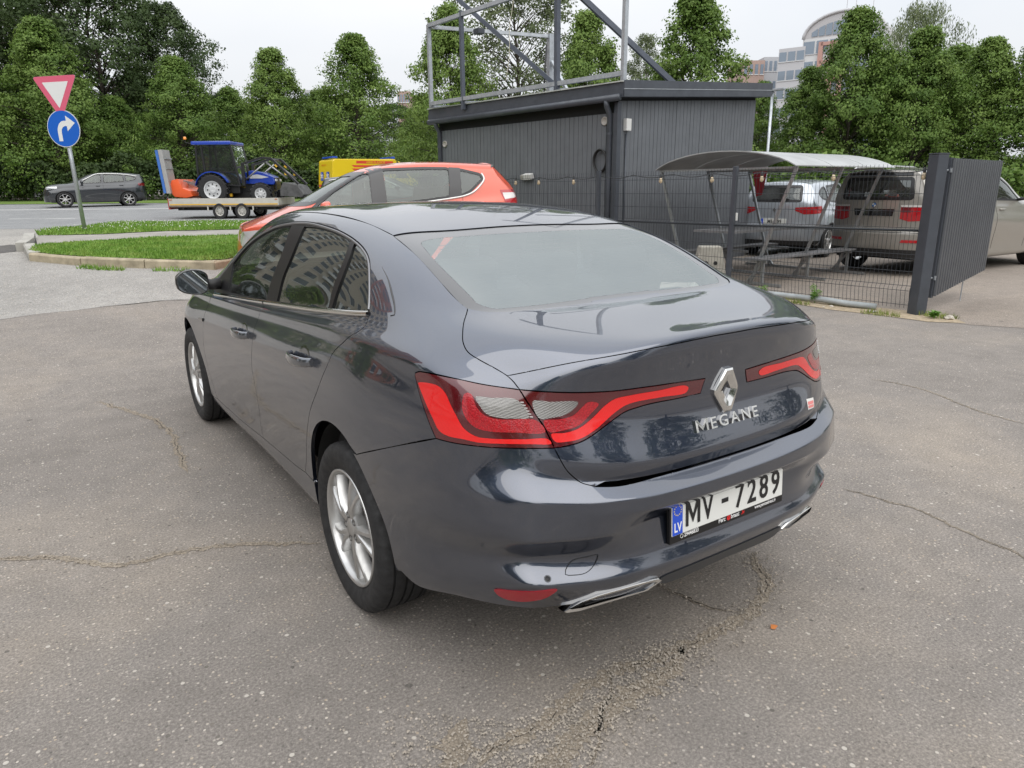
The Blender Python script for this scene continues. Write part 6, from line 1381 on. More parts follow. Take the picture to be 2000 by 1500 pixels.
# light silver crossover and two white cars behind it
PS_ = dict(W=.885, wb=2.60, tail=-.82, nose=3.42, clear=.20, mid=.64, sh=.95, ytop=-.48, ybelt=-.62, wheel=.33, tailoff=-.05, clad=True,
          belt=[(-.9, 1.17), (-.4, 1.12), (.6, 1.05), (1.6, 1.0), (2.2, .98), (2.7, .95), (3.5, .84)], beltw=[(-.9, .72), (0, .78), (1, .80), (2.2, .80), (2.8, .77), (3.5, .64)],
          top=[(-.9, 1.47), (-.48, 1.50), (0, 1.54), (.6, 1.565), (1.0, 1.56), (1.4, 1.50), (1.9, 1.30), (2.3, 1.12), (2.6, 1.06), (3.0, 1.0), (3.5, .89)],
          railw=[(-.9, .54), (-.3, .58), (.6, .61), (1.4, .60), (2.2, .63), (2.7, .65), (3.5, .52)], drop=[(-.9, .05), (.5, .055), (1.4, .07), (2.2, .08), (2.7, .045), (3.5, .03)],
          windows=[[(1.95, 1.04), (1.06, 1.065), (1.03, 1.44), (1.22, 1.44), (1.58, 1.29)], [(.95, 1.07), (.1, 1.13), (.1, 1.41), (.92, 1.45)], [(.02, 1.14), (-.28, 1.19), (-.36, 1.27), (-.15, 1.37), (.02, 1.40)]],
          rear_window=[(-.50, 1.13), (.50, 1.13), (.44, 1.42), (-.44, 1.42)], windscreen=[(-.64, 1.12), (.64, 1.12), (.5, 1.44), (-.5, 1.44)],
          lamps=[([(.82, -.4, 1.04), (.42, -.78, 1.01), (.42, -.78, .95), (.60, -.74, .88), (.86, -.4, .90)], 'r', 'tail_lamp'), ([(.85, -.4, .36), (.5, -.8, .36), (0, -.83, .36), (0, -.83, .24), (.5, -.8, .24), (.8, -.5, .24)], 'k', 'bumper_cladding')],
          headlamps=[[(.55, 3.3, .84), (.80, 2.9, .87), (.82, 2.9, .78), (.6, 3.25, .72)]],
          seams=[[(.99, 1.05), (1.0, .7), (1.02, .33)], [(.05, 1.12), (.12, .95), (.38, .68), (.44, .33)], [(2.1, 1.0), (2.12, .7), (2.08, .33)]], handles=[(.22, .96), (1.2, .93)], mirror=(1.85, 1.09), spokes=5)
PS_['TC'] = tail_rows(-.82, .885, .24, .60, .68, 1.13, 1.48, -.52, -.62)
sil, ssf = make_car('car', 'pale silver blue crossover parked left of the beige off-roader, with number plate', PS_, carpaint('silver_paint', (.47, .51, .56), .5, .35), (12.46, 7.64, 0), -1.33)
sil.scale = (1.05, 1.05, 1.05)
plate_on(sil, ssf, .735, 'MB-8289', bg=M('plate_white'))
b = MB(); h = ssf.bvh.ray_cast(Vector((0, -5, .965)), Vector((0, 1, 0)))[0]; b.prism([(-.035, .965), (0, 1.012), (.035, .965), (0, .918)], h[1]-.012, h[1]+.01, 'xz'); b.obj('badge', M('chrome'), sil, bevel=.003)
b = MB(); b.box((.1, ssf.bvh.ray_cast(Vector((.1, -5, 1.16)), Vector((0, 1, 0)))[0][1]-.015, 1.175), (.34, .02, .02)); b.obj('rear_wiper', M('black_plastic'), sil, bevel=.006)
def repaint(o, old, new):
    for ch in o.children_recursive:
        if ch.type == 'MESH' and any(sl.material and sl.material.name == old for sl in ch.material_slots):
            ch.data = ch.data.copy()
            for i, mt in enumerate(ch.data.materials):
                if mt and mt.name == old: ch.data.materials[i] = new
whp = carpaint('white_paint', (.72, .74, .76), .05, .4)
for (x, y, h_, lab) in ((15.6, 10.0, -1.33, 'white crossover parked behind the pale silver one, only roof and windows showing'), (17.4, 7.6, -1.5, 'white car between the silver crossover and the beige off-roader, farther back'), (19.5, 3.6, -1.5, 'white car at the right edge, behind the gate leaf')):
    c = copy_tree(sil); c.location = (x, y, 0); c.rotation_euler = (0, 0, h_); tag(c, lab, 'car'); repaint(c, 'silver_paint', whp)
# ------------------------------------------------------------------ sign post, shed, fence, gate, shelter
def at_(s, t, z): p = CAM+FW*s+RT*t; return (float(p[0]), float(p[1]), z)
galv = M('galvanised', (.46, .49, .52), .45, .75, var=.18, vscale=9)
grey = M('anthracite_coat', (.062, .070, .085), .42, .1, var=.15, vscale=5)
def road_sign():
    o = thing('road_sign', 'leaning post with give-way triangle above a blue turn-right disc', 'road sign', w(12.79, -7.52)); o.rotation_euler = (0, math.radians(-1.5), -.594-.12)
    b = MB(); b.tube([(0, 0, -.2), (0, 0, 2.62)], .034, 14); b.obj('post', galv, o, smooth=True)
    white = M('sign_white', (.72, .73, .73), .35); pink = M('sign_red', (.66, .12, .20), .35); blue = M('sign_blue', (.008, .11, .52), .35); rim = M('sign_back', (.35, .36, .37), .5, .5)
    def rtri(r, k=.05):
        return [tuple(q) for q in round_poly([(r*math.cos(a), r*math.sin(a)) for a in (math.radians(30), math.radians(150), math.radians(270))], k, 5)]
    cz = 2.40
    for nm, r, y0, y1, m in (('triangle_back', .465, -.040, -.046, rim), ('triangle_border', .46, -.046, -.0485, pink), ('triangle_face', .275, -.0485, -.0505, white)):
        b = MB(); b.prism([(x, z+cz) for x, z in rtri(r, .06 if r > .3 else .012)], y0, y1, 'xz'); b.obj(nm, m, o)
    c2 = 1.80
    for nm, r, y0, y1, m in (('disc_back', .302, -.040, -.046, rim), ('disc_border', .298, -.046, -.048, white), ('disc_face', .288, -.048, -.050, blue)):
        b = MB(); b.lathe([(y0, 0), (y0, r), (y1, r), (y1, 0)], 48, 'y', c=(0, 0, c2)); b.obj(nm, m, o)
    ar = [(-.115, -.20), (-.045, -.20)]; ar += [(-.045+.0+(.095-.095*math.cos(a)), -.06+.10*math.sin(a)-.0) for a in [math.radians(5+85*i/7) for i in range(8)]]
    ar += [(.07, .035), (.07, -.045), (.225, .082), (.07, .205), (.07, .125)]
    ar += [(.03+(-.145)*math.sin(a), -.06+.0+.185*math.cos(a)) for a in [math.radians(10+80*i/8) for i in range(9)]]
    b = MB(); b.prism([(x, z+c2) for x, z in ar], -.050, -.052, 'xz'); b.obj('arrow', white, o)
    for z in (c2-.12, c2+.14, cz-.1, cz+.12):
        b = MB(); b.box((0, -.02, z), (.10, .05, .03)); b.obj('bracket', galv, o, bevel=.004)
    b = MB(); b.lathe([(2.62, .034), (2.635, .03), (2.64, 0)], 14, 'z'); b.obj('post_cap', M('black_plastic'), o, smooth=True)
road_sign()
# --- shed, corner A nearest, B left end, C right end
A_, B_, D1 = np.array((13.0, 1.86)), np.array((16.8, -1.58)), np.array((.67, .742))
C_, D_ = A_+D1*4.5, B_+D1*4.5
def shed():
    o = thing('shed', 'dark grey board-clad shed with low sloping roof behind the mesh fence', 'shed', at_(A_[0], A_[1], 0))
    org = np.array(at_(A_[0], A_[1], 0))
    def P(st_, z): return tuple(np.array(at_(st_[0], st_[1], z))-org)
    board = M('cladding_board', (.128, .138, .152), .6, var=.07, vscale=3.5, bmp=.25, bscale=30); groove = M('cladding_backing', (.012, .013, .014), .9)
    ze, zb = 2.98, 3.30       # low and high eave
    b = MB()
    q = [P(A_, -.1), P(B_, -.1), P(D_, -.1), P(C_, -.1), P(A_, ze), P(B_, ze), P(D_, zb), P(C_, zb)]
    b.add(q, [(0, 1, 5, 4), (1, 2, 6, 5), (2, 3, 7, 6), (3, 0, 4, 7), (4, 5, 6, 7)]); b.obj('wall_core', groove, o)
    def clad(p, q, za, zc, n, par, outn):
        for i in range(n):
            f0, f1 = (i+.04)/n, (i+.96)/n; a = p+(q-p)*f0; c = p+(q-p)*f1; z0 = za+(zc-za)*f0; z1 = za+(zc-za)*f1; k = random.Random(i).uniform(.016, .021)
            b = MB(); on = np.array((*outn, 0)); aw = np.array(P(a, 0)); cw = np.array(P(c, 0)); no = RT*outn[1]+FW*outn[0]
            vs = [tuple(aw+no*.002+np.array((0, 0, -.05))), tuple(cw+no*.002+np.array((0, 0, -.05))), tuple(cw+no*.002+np.array((0, 0, z1))), tuple(aw+no*.002+np.array((0, 0, z0)))]
            vs += [tuple(np.array(v)+no*k) for v in vs]
            b.add(vs, [(0, 1, 2, 3), (7, 6, 5, 4), (0, 4, 5, 1), (1, 5, 6, 2), (2, 6, 7, 3), (3, 7, 4, 0)]); b.obj('board', board, par)
    ab = (B_-A_)/np.linalg.norm(B_-A_)
    wl = bpy.data.objects.new('front_wall', None); C.objects.link(wl); wl.parent = o; clad(A_, B_, ze-.24, ze-.24, 46, wl, -D1)
    wl2 = bpy.data.objects.new('end_wall', None); C.objects.link(wl2); wl2.parent = o; clad(A_, C_, ze-.05, zb-.05, 40, wl2, -ab)
    # roof slab with fascia
    e = .22; R = [A_-D1*.12-ab*e, B_-D1*.12+ab*e, D_+D1*.25+ab*e, C_+D1*.25-ab*e]; zl, zh = ze-.03, zb
    b = MB(); vs = [P(R[0], zl+.02), P(R[1], zl+.02), P(R[2], zh+.02), P(R[3], zh+.02)]; vs += [(x, y, z+.24) for x, y, z in vs]
    vs[4] = (vs[4][0], vs[4][1], vs[4][2]); b.add(vs, [(0, 3, 2, 1), (4, 5, 6, 7), (0, 1, 5, 4), (1, 2, 6, 5), (2, 3, 7, 6), (3, 0, 4, 7)]); b.obj('roof', grey, o, bevel=.006)
    # fascia strips standing proud
    for a, c, z0, z1, nm in ((R[0], R[3], zl+.02, zh+.02, 'verge_fascia'), (R[0], R[1], zl+.02, zl+.02, 'eaves_fascia')):
        no = -(RT*ab[1]+FW*ab[0]) if nm == 'verge_fascia' else -(RT*D1[1]+FW*D1[0])
        for dz, h, m, k in ((.0, .115, grey, .012), (.118, .012, galv, .018), (.132, .13, grey, .010)):
            if nm == 'eaves_fascia' and dz > .1: continue
            b = MB(); p0, p1 = np.array(P(a, z0+dz))+no*.003, np.array(P(c, z1+dz))+no*.003
            vs = [p0, p1, p1+np.array((0, 0, h)), p0+np.array((0, 0, h))]; vs = [tuple(v) for v in vs]+[tuple(v+no*k) for v in vs]; b.add(vs, [(0, 1, 2, 3), (7, 6, 5, 4), (0, 4, 5, 1), (1, 5, 6, 2), (2, 6, 7, 3), (3, 7, 4, 0)]); b.obj(nm, m, o)
    b = MB(); p0, p1 = P(R[0]-D1*.02, zl+.265), P(R[1]-D1*.02, zl+.265); b.bar(p0, p1, .03, .02); b.obj('roof_edge', M('roof_edge_light', (.42, .44, .42), .6, var=.2), o)
    # gutter and downpipes
    g0, g1 = P(R[0]-D1*.04+ab*.05, zl+.015), P(R[1]-D1*.04-ab*.05, zl-.02); b = MB(); b.tube([g0, g1], .058, 10); b.obj('gutter', grey, o, smooth=True)
    for q in (A_+ab*.12-D1*.06, B_-ab*.08-D1*.06):
        b = MB(); b.tube([P(q-D1*.10, zl-.01), P(q-D1*.09, zl-.10), P(q, zl-.24), P(q, 1.6), P(q, .1)], .05, 10); dp = b.obj('downpipe', grey, o, smooth=True)
        for z in (2.4, 1.5, .8): b = MB(); b.lathe([(z-.02, .056), (z+.02, .056)], 12, 'z', c=(P(q, 0)[0], P(q, 0)[1], 0)); b.obj('pipe_clip', grey, dp)
    b = MB(); b.bar(P(A_-D1*.03-ab*.03, .05), P(A_-D1*.03-ab*.03, 2.9), .09, .09); b.obj('corner_trim', grey, o)
    no = -(RT*D1[1]+FW*D1[0])
    for f, z, r in ((.05, 2.62, .075), (.955, 2.46, .07)):
        c = np.array(P(A_+(B_-A_)*f, z)); q = Vector(no).to_track_quat('Z', 'Y'); b = MB(); b.lathe([(.02, r), (.045, r*.98), (.05, r*.8), (.035, r*.7), (.035, .0)], 20, 'z')
        v = b.obj('wall_vent', M('vent_plastic', (.40, .38, .35), .6), o, smooth=True); v.location = c; v.rotation_mode = 'QUATERNION'; v.rotation_quaternion = q
    hc = np.array(P(A_+(B_-A_)*.06, 1.95)); q = Vector(no).to_track_quat('Z', 'Y')
    for k in range(3):
        b = MB(); b.tube([(.15*math.cos(t), .19*math.sin(t)+.006*k, .05+.02*k) for t in [2*PI*i/24 for i in range(24)]], .014, 6, closed=True); v = b.obj('hose_coil', M('black_plastic'), o, smooth=True); v.location = hc; v.rotation_mode = 'QUATERNION'; v.rotation_quaternion = q
    no2 = -(RT*ab[1]+FW*ab[0])
    b = MB(); c = np.array(P(A_+(C_-A_)*.045, 2.55))+no2*.06; b.box((0, 0, 0), (.13, .08, .20)); v = b.obj('junction_box', M('box_white', (.66, .66, .64), .5), o, bevel=.01); v.location = c; v.rotation_euler = (0, 0, math.atan2(no2[1], no2[0])+PI/2)
    b = MB(); c = np.array(P(A_+(C_-A_)*.045, 1.4))+no2*.04; b.tube([tuple(c+np.array((0, 0, 1.0))), tuple(c-np.array((0, 0, 1.2)))], .018, 8); b.obj('cable_duct', grey, o, smooth=True)
    for f, z in ((.42, 1.72),):
        c = np.array(P(A_+(B_-A_)*f, z))+no*.08; b = MB(); b.box((0, 0, 0), (.22, .10, .11)); v = b.obj('floodlight', M('box_white'), o, bevel=.015); v.location = c; v.rotation_euler = (.3, 0, math.atan2(no[1], no[0])+PI/2)
        b = MB(); b.box((-.17, .02, -.02), (.10, .08, .10)); v2 = b.obj('socket_box', M('vent_plastic'), o, bevel=.01); v2.location = c; v2.rotation_euler = v.rotation_euler
    # --- advertising frame on the roof
    f = thing('steel_frame', 'open galvanised steel frame standing on the shed roof', 'steel frame', at_(A_[0], A_[1], 3.2)); fo = np.array(at_(A_[0], A_[1], 3.2))
    def Q(s, t, z): return tuple(np.array(at_(s, t, z))-fo)
    def m(nm, a, c, wd, mt=galv): b = MB(); b.bar(a, c, wd); b.obj(nm, mt, f)
    Ls, Rs = (16.62, -1.72), (12.92, 1.93)
    def L(k): return (Ls[0]+(Rs[0]-Ls[0])*k, Ls[1]+(Rs[1]-Ls[1])*k)
    dk = M('painted_steel', (.10, .115, .145), .45, .3, var=.15)
    m('upright', Q(*L(0), 3.22), Q(*L(0), 4.88), .075); m('upright', Q(*L(.205), 3.1), Q(*L(.205), 4.98), .075, dk); m('upright', Q(*L(.71), 3.1), Q(*L(.71), 6.6), .085, dk); m('upright', Q(*L(1), 3.2), Q(*L(1), 6.6), .075)
    m('bottom_rail', Q(*L(0), 3.30), Q(*L(1), 3.36), .075); m('top_rail', Q(*L(0), 4.86), Q(*L(.62), 5.0), .075); m('upper_rail', Q(*L(.62), 6.55), Q(*L(1.0), 6.55), .075)
    m('back_rail', Q(*L(.02), 4.82), Q(17.5, .90, 4.80), .07); m('back_upright', Q(17.5, .93, 3.25), Q(17.5, .93, 4.85), .12); m('back_upright', Q(17.6, 1.12, 3.25), Q(17.6, 1.12, 4.7), .05)
    m('brace', Q(16.3, -1.25, 5.45), Q(15.6, .98, 3.50), .085, dk); m('brace', Q(13.9, 1.02, 4.98), Q(14.3, 3.12, 3.34), .09, dk); m('brace', Q(17.5, .95, 4.3), Q(16.6, 1.35, 3.4), .06)
    for k in (.0, .21, .72): m('foot', Q(*L(k), 3.24), Q(L(k)[0]+.55, L(k)[1]+.55, 3.30), .05)
    b = MB(); b.box((0, 0, 0), (.16, .2, .10)); v = b.obj('floodlight', grey, f, bevel=.01); v.location = Q(16.0, -.62, 4.62)
    b = MB(); b.tube([Q(15.2, .2-.02*i+.02*math.sin(i*1.3), 6.4-.22*i) for i in range(14)], .006, 5); b.obj('hanging_cable', M('cable_white', (.65, .62, .5), .6), f, smooth=True)
    b = MB(); b.tube([Q(17.4, .78, 3.3), Q(17.3, .8, 4.0), Q(17.35, .84, 4.6)], .02, 6); b.obj('loose_cable', M('black_plastic'), f, smooth=True)
shed()
# --- mesh fence
FA, FB = np.array((8.40, 4.86)), np.array((14.35, -.20))
def fence():
    o = thing('mesh_fence', 'dark grey welded wire mesh fence with round posts in front of the shed', 'fence', at_(FA[0], FA[1], 0)); org = np.array(at_(FA[0], FA[1], 0))
    d = FB-FA; Ln = np.linalg.norm(d); u = d/Ln
    def P(k, z): return np.array(at_(*(FA+u*k), z))-org
    n = 3; wire = M('fence_wire', (.03, .035, .042), .45, .2)
    span = Ln/n; nv = np.array((P(1, 0)-P(0, 0))); nv /= np.linalg.norm(nv); nn = np.array((-nv[1], nv[0], 0))
    for i in range(1, n+1):
        k = span*i if i < n else Ln
        b = MB(); b.box(tuple(P(k, .86)), (.06, .06, 1.82), Matrix.Rotation(math.atan2(nv[1], nv[0]), 3, 'Z')); b.obj('post', grey, o, bevel=.004)
    for i in range(n):
        k0, k1 = span*i+.05, span*(i+1)-.05; b = MB(); nw = int((k1-k0)/.05)
        def bend(z): return .028 if any(abs(z-q) < .03 for q in (.30, .98, 1.64)) else 0
        for j in range(nw+1):
            k = k0+(k1-k0)*j/nw; zs = [.06, .27, .30, .33, .95, .98, 1.01, 1.61, 1.64, 1.67, 1.74]
            b.tube([tuple(P(k, z)+nn*bend(z)) for z in zs], .0027, 4, cap=False)
        for z in (.10, .27, .33, .50, .70, .95, 1.01, 1.2, 1.4, 1.61, 1.67): b.tube([tuple(P(k0, z)), tuple(P((k0+k1)/2, z)), tuple(P(k1, z))], .0032, 4)
        m_ = b.obj('mesh_panel', wire, o); m_['kind'] = 'stuff'
    b = MB(); b.tube([tuple(P(.05, .98)-nn*.03), tuple(P(Ln*.5, .96)-nn*.03), tuple(P(Ln-.1, .98)-nn*.03)], .016, 6); b.obj('mid_rail', wire, o, smooth=True)
    b = MB(); b.box(tuple(P(span+.0, 1.08)-nn*.06), (.06, .06, .11)); b.obj('post_sensor', M('box_white'), o, bevel=.01)
    # string of bulbs
    s = thing('string_lights', 'string of small unlit bulbs hung along the fence top', 'string lights', at_(FA[0], FA[1], 0)); m = int(Ln/.1)
    b = MB(); b.tube([tuple(P(Ln*i/m, 1.69-.05*abs(math.sin(i*.42)))-nn*.05) for i in range(m+1)], .006, 5); b.obj('cable', M('black_plastic'), s, smooth=True)
    for k in (.15, 1.22, 2.22, 3.02, 3.95, 5.85, 6.75, 7.4):
        c = P(k, 1.60)-nn*.05; hd = MB(); hd.lathe([(.035, .017), (.09, .016), (.095, 0)], 10, 'z', c=tuple(c)); hb = hd.obj('socket', M('black_plastic'), s, smooth=True)
        bb = MB(); bb.lathe([(.04, .014), (.02, .022), (-.01, .030), (-.035, .024), (-.048, .0)], 12, 'z', c=tuple(c)); bb.obj('bulb', M('bulb_glass', (.72, .58, .38), .12, coat=1), s, smooth=True)
fence()
def gate():
    o = thing('gate', 'open gate leaf of dark corrugated sheet hung on a stout grey post', 'gate', w(8.40, 4.86)); org = np.array(w(8.40, 4.86))
    P = lambda s, t, z: np.array(at_(s, t, z))-org
    b = MB(); p = P(8.42, 4.87, 0); ang = math.atan2(FW[1], FW[0])
    b.box((p[0], p[1], .9), (.145, .145, 1.86), Matrix.Rotation(ang+.25, 3, 'Z')); b.obj('gate_post', grey, o, bevel=.012); b = MB(); b.box((p[0], p[1], 1.838), (.155, .155, .012), Matrix.Rotation(ang+.25, 3, 'Z')); b.obj('post_cap', grey, o, bevel=.004)
    a, c = P(8.52, 5.10, 0), P(9.72, 6.46, 0); d = (c-a)/np.linalg.norm(c-a); n = np.array((-d[1], d[0], 0)); L = np.linalg.norm(c-a); nr = 22
    sheetm = M('corrugated_sheet', (.10, .107, .12), .4, .3, var=.1, vscale=4)
    for i in range(nr):
        f0, f1 = i/nr, (i+.72)/nr; z0 = .20+.18*f0; b = MB(); q = [a+d*L*f0, a+d*L*f1]; vs = []
        for z in (z0, 1.79):
            vs += [tuple(q[0]+np.array((0, 0, z))), tuple(q[0]-n*.022+d*.012+np.array((0, 0, z))), tuple(q[1]-n*.022-d*.012+np.array((0, 0, z))), tuple(q[1]+np.array((0, 0, z)))]
        b.add(vs, [(0, 1, 5, 4), (1, 2, 6, 5), (2, 3, 7, 6), (0, 4, 7, 3), (4, 5, 6, 7), (3, 2, 1, 0)]); b.obj('sheet_rib', sheetm, o)
    b = MB(); vs = [tuple(a+n*.004+np.array((0, 0, .20))), tuple(c+n*.004+np.array((0, 0, .38))), tuple(c+n*.004+np.array((0, 0, 1.79))), tuple(a+n*.004+np.array((0, 0, 1.79)))]; vs += [tuple(np.array(v)+n*.006) for v in vs]; b.add(vs, [(0, 1, 2, 3), (7, 6, 5, 4), (0, 4, 5, 1), (1, 5, 6, 2), (2, 6, 7, 3), (3, 7, 4, 0)]); b.obj('backing_sheet', sheetm, o)
    for nm, q0, q1 in (('frame_stile', a+np.array((0, 0, .18)), a+np.array((0, 0, 1.8))), ('frame_stile', c+np.array((0, 0, .36)), c+np.array((0, 0, 1.8))), ('frame_rail', a+np.array((0, 0, .22)), c+np.array((0, 0, .40))), ('frame_rail', a+np.array((0, 0, 1.77)), c+np.array((0, 0, 1.77)))):
        b = MB(); b.bar(q0+n*.035, q1+n*.035, .05); b.obj(nm, grey, o)
    for z in (.42, 1.66): b = MB(); b.tube([tuple(p+np.array((0, 0, z))), tuple(a+n*.03+np.array((0, 0, z)))], .014, 8); b.box(tuple(a+n*.02+np.array((0, 0, z))), (.05, .05, .05)); b.obj('hinge', galv, o)
    q = a+d*L*.62; b = MB(); b.tube([tuple(q+n*.03+np.array((0, 0, .5))), tuple(q+n*.03+np.array((0, 0, .02)))], .008, 6); b.obj('drop_bolt', galv, o)
gate()
def shelter():
    O = np.array((11.75, 3.42)); ax = np.array((.605, .795)); pp = np.array((.795, -.605)); o = thing('picnic_shelter', 'picnic table and benches under a curved pale plastic roof on slanting legs', 'picnic shelter', at_(O[0], O[1], 0)); org = np.array(at_(O[0], O[1], 0))
    def P(a, p, z): q = O+ax*a+pp*p; return tuple(np.array(at_(q[0], q[1], z))-org)
    roof = M('roof_polycarbonate', (.36, .37, .37), .35, 0, var=.15, vscale=2.5); alu = M('shelter_steel', (.36, .38, .39), .4, .8, var=.15)
    n = 14; hs = 1.32
    for k in range(3):
        a0, a1 = -.15+1.0*k, -.15+1.0*k+.98; b = MB(); rows = []
        for a in (a0, a1):
            rows.append([P(a, hs*math.sin(math.radians(-62+124*i/n))/math.sin(math.radians(62)), 1.79+.25*(math.cos(math.radians(-62+124*i/n))-math.cos(math.radians(62)))/(1-math.cos(math.radians(62)))) for i in range(n+1)])
        top = rows; low = [[(x, y, z-.016) for x, y, z in r] for r in rows]; b.grid(top); b.grid([r[::-1] for r in low]); b.grid([top[0], low[0]]); b.grid([low[1], top[1]]); b.grid([[top[0][0], top[1][0]], [low[0][0], low[1][0]]]); b.grid([[top[0][-1], top[1][-1]], [low[0][-1], low[1][-1]]]); b.obj('roof_sheet', roof, o, angle=40)
    def m(nm, a, c, wd=.04, mt=alu, h=None): b = MB(); b.bar(a, c, wd, h); b.obj(nm, mt, o)
    for a in (-.05, 1.22, 2.48):
        m('leg', P(a, -hs*.97, 1.77), P(a, -hs*.50, .03)); m('leg', P(a, hs*.97, 1.77), P(a, hs*.50, .03)); m('floor_bar', P(a, -hs*.9, .03), P(a, hs*.9, .03)); m('roof_bar', P(a, -hs*.97, 1.76), P(a, hs*.97, 1.76), .03)
        for s_ in (-1, 1): m('seat_bracket', P(a, s_*.30, .38), P(a, s_*.92, .38)); m('seat_post', P(a, s_*.86, .38), P(a, s_*.86, .03)); m('brace', P(a, s_*.86, .36), P(a, s_*.6, .05), .03)
    tb = M('table_grey', (.17, .17, .175), .5, var=.15); 
    for i in range(4): m('table_board', P(-.2, -.30+.20*i, .80), P(2.65, -.30+.20*i, .80), .185, tb, .035)
    for s_ in (-1, 1):
        for k in range(2): m('seat_board', P(-.25, s_*(.72+.15*k), .42), P(2.7, s_*(.72+.15*k), .42), .135, tb, .03)
shelter()
def litter():
    # concrete block, hose and weeds at the fence foot
    o = thing('concrete_block', 'pale perforated concrete footing standing behind the fence post', 'block', at_(11.0, 3.05, 0)); b = MB(); b.prism([(-.28, 0), (.28, 0), (.16, .62), (-.16, .62)], -.16, .16, 'xz'); b.obj('block_body', M('block_concrete', (.42, .40, .35), .9, var=.2, vscale=8, bmp=.4, bscale=60), o, bevel=.015)
    for x, z in ((-.10, .15), (.10, .15), (-.07, .38), (.07, .38)): b = MB(); b.lathe([(-.17, .0), (-.17, .03), (-.14, .03)], 12, 'y', c=(x, 0, z)); b.obj('block_hole', M('hole_dark', (.02, .02, .02), .9), o)
    o.rotation_euler = (0, 0, -.7)
    pts = catmull([at_(10.75, 3.35, .06), at_(10.1, 3.45, .05), at_(9.7, 3.75, .05), at_(9.45, 3.95, .05), at_(9.2, 4.1, .06), at_(8.95, 4.28, .05), at_(8.75, 4.55, .04)], .08); h = MB(); h.tube([tuple(p) for p in pts], .038, 10); tag(h.obj('hose', M('hose_grey', (.33, .36, .37), .5, var=.2), None, smooth=True), 'thick grey corrugated hose lying along the foot of the fence', 'hose')
    rnd = random.Random(11)
    dirt = M('dry_soil', (.36, .29, .20), .95, var=.35, vscale=20, bmp=.6, bscale=120)
    poly = [(9.95, 3.15), (9.6, 3.5), (9.2, 3.75), (8.8, 4.0), (8.35, 4.35), (7.95, 4.75), (7.85, 5.05), (8.1, 5.2), (8.5, 4.95), (9.0, 4.5), (9.5, 4.05), (10.1, 3.5)]
    P_ = [(s+rnd.uniform(-.06, .06), t+rnd.uniform(-.06, .06)) for s, t in poly]; sheet('soil', P_, .005, dirt, .12)
    vs = []; fs = []; pl = np.array(poly)
    q_ = np.random.RandomState(6).uniform((7.8, 3.1), (10.2, 5.3), (16000, 2)); q_ = q_[inpoly(q_, pl)]; q_ = q_[np.sin(q_[:, 0]*7)+np.sin(q_[:, 1]*9) > .5][:900]
    for q in q_:
        x, y, z = w(round(q[0], 2), q[1]); i = len(vs); a = rnd.uniform(0, 6.3); hh = rnd.uniform(.03, .08); vs += [(x-.005*math.cos(a), y-.005*math.sin(a), z), (x+.005*math.cos(a), y+.005*math.sin(a), z), (x+rnd.uniform(-.03, .03), y+rnd.uniform(-.03, .03), z+hh)]; fs.append((i, i+1, i+2))
    me = bpy.data.meshes.new('weeds'); me.from_pydata(vs, [], fs); tag(mesh_obj('weeds', me, M('weed_green', (.20, .24, .06), .8, var=.5, vscale=3)), 'thin yellow green weeds at the foot of the mesh fence', 'weeds', kind='stuff')
    def plant(s, t, h, label):
        o = thing('weed_plant', label, 'plant', w(s, t)); rr = random.Random(int(s*100)); lm = M('weed_leaf', (.14, .30, .04), .6, var=.3, vscale=12); b = MB(); f = MB()
        for k in range(16):
            a = rr.uniform(0, 6.3); l = h*rr.uniform(.5, 1.1); lean = rr.uniform(.1, .6); tip = (l*lean*math.cos(a), l*lean*math.sin(a), l); b.tube([(0, 0, 0), (tip[0]*.4, tip[1]*.4, l*.6), tip], .003, 4)
            for j in range(6):
                g = .35+.65*j/5; c = (tip[0]*g, tip[1]*g, l*g); t_ = rr.uniform(0, 6.3); L = .045; f.add([c, (c[0]+L*.5*math.cos(t_)-L*.3*math.sin(t_), c[1]+L*.5*math.sin(t_)+L*.3*math.cos(t_), c[2]+.012), (c[0]+L*math.cos(t_), c[1]+L*math.sin(t_), c[2]+.004), (c[0]+L*.5*math.cos(t_)+L*.3*math.sin(t_), c[1]+L*.5*math.sin(t_)-L*.3*math.cos(t_), c[2]+.012)], [(0, 1, 2, 3)])
        b.obj('stems', lm, o); f.obj('leaves', lm, o, fixn=False)
    plant(9.32, 4.02, .22, 'small bright green weed growing at the hose by the fence'); plant(8.1, 4.9, .09, 'low green weed in front of the gate post'); plant(9.75, 3.45, .16, 'green weed close behind the saloon boot at the fence foot')
    for s, t, r in ((9.0, 4.1, .03), (8.95, 3.98, .022), (8.2, 4.95, .05), (8.05, 5.05, .06), (8.6, 4.4, .031)):
        b = MB(); bm = bmesh.new(); bmesh.ops.create_icosphere(bm, subdivisions=2, radius=r)
        for v in bm.verts: v.co *= rnd.uniform(.75, 1.15); v.co.z *= .5
        me = bpy.data.meshes.new('stone'); bm.to_mesh(me); bm.free(); st_ = mesh_obj('stone', me, M('stone_pale', (.48, .44, .38), .9, var=.2)); st_.location = w(s, t, r*.3); tag(st_, {.03: 'small pale stone in the dry soil by the fence', .031: 'small pale stone lying beside the paper scrap', .022: 'tiny pale pebble beside the weed at the fence', .05: 'pale flat stone before the gate post', .06: 'largest pale stone in front of the gate post'}[r], 'stone', 'stones by the fence')
    me = None
    b = MB(); b.add([(-.05, -.02, 0), (.04, -.03, .012), (.055, .02, .003), (-.03, .03, .015)], [(0, 1, 2), (0, 2, 3)]); o = b.obj('paper_scrap', M('paper_white', (.75, .76, .8), .7), None, fixn=False); o.location = w(8.55, 4.42, .012); tag(o, 'crumpled white paper scrap lying in the weeds', 'litter')
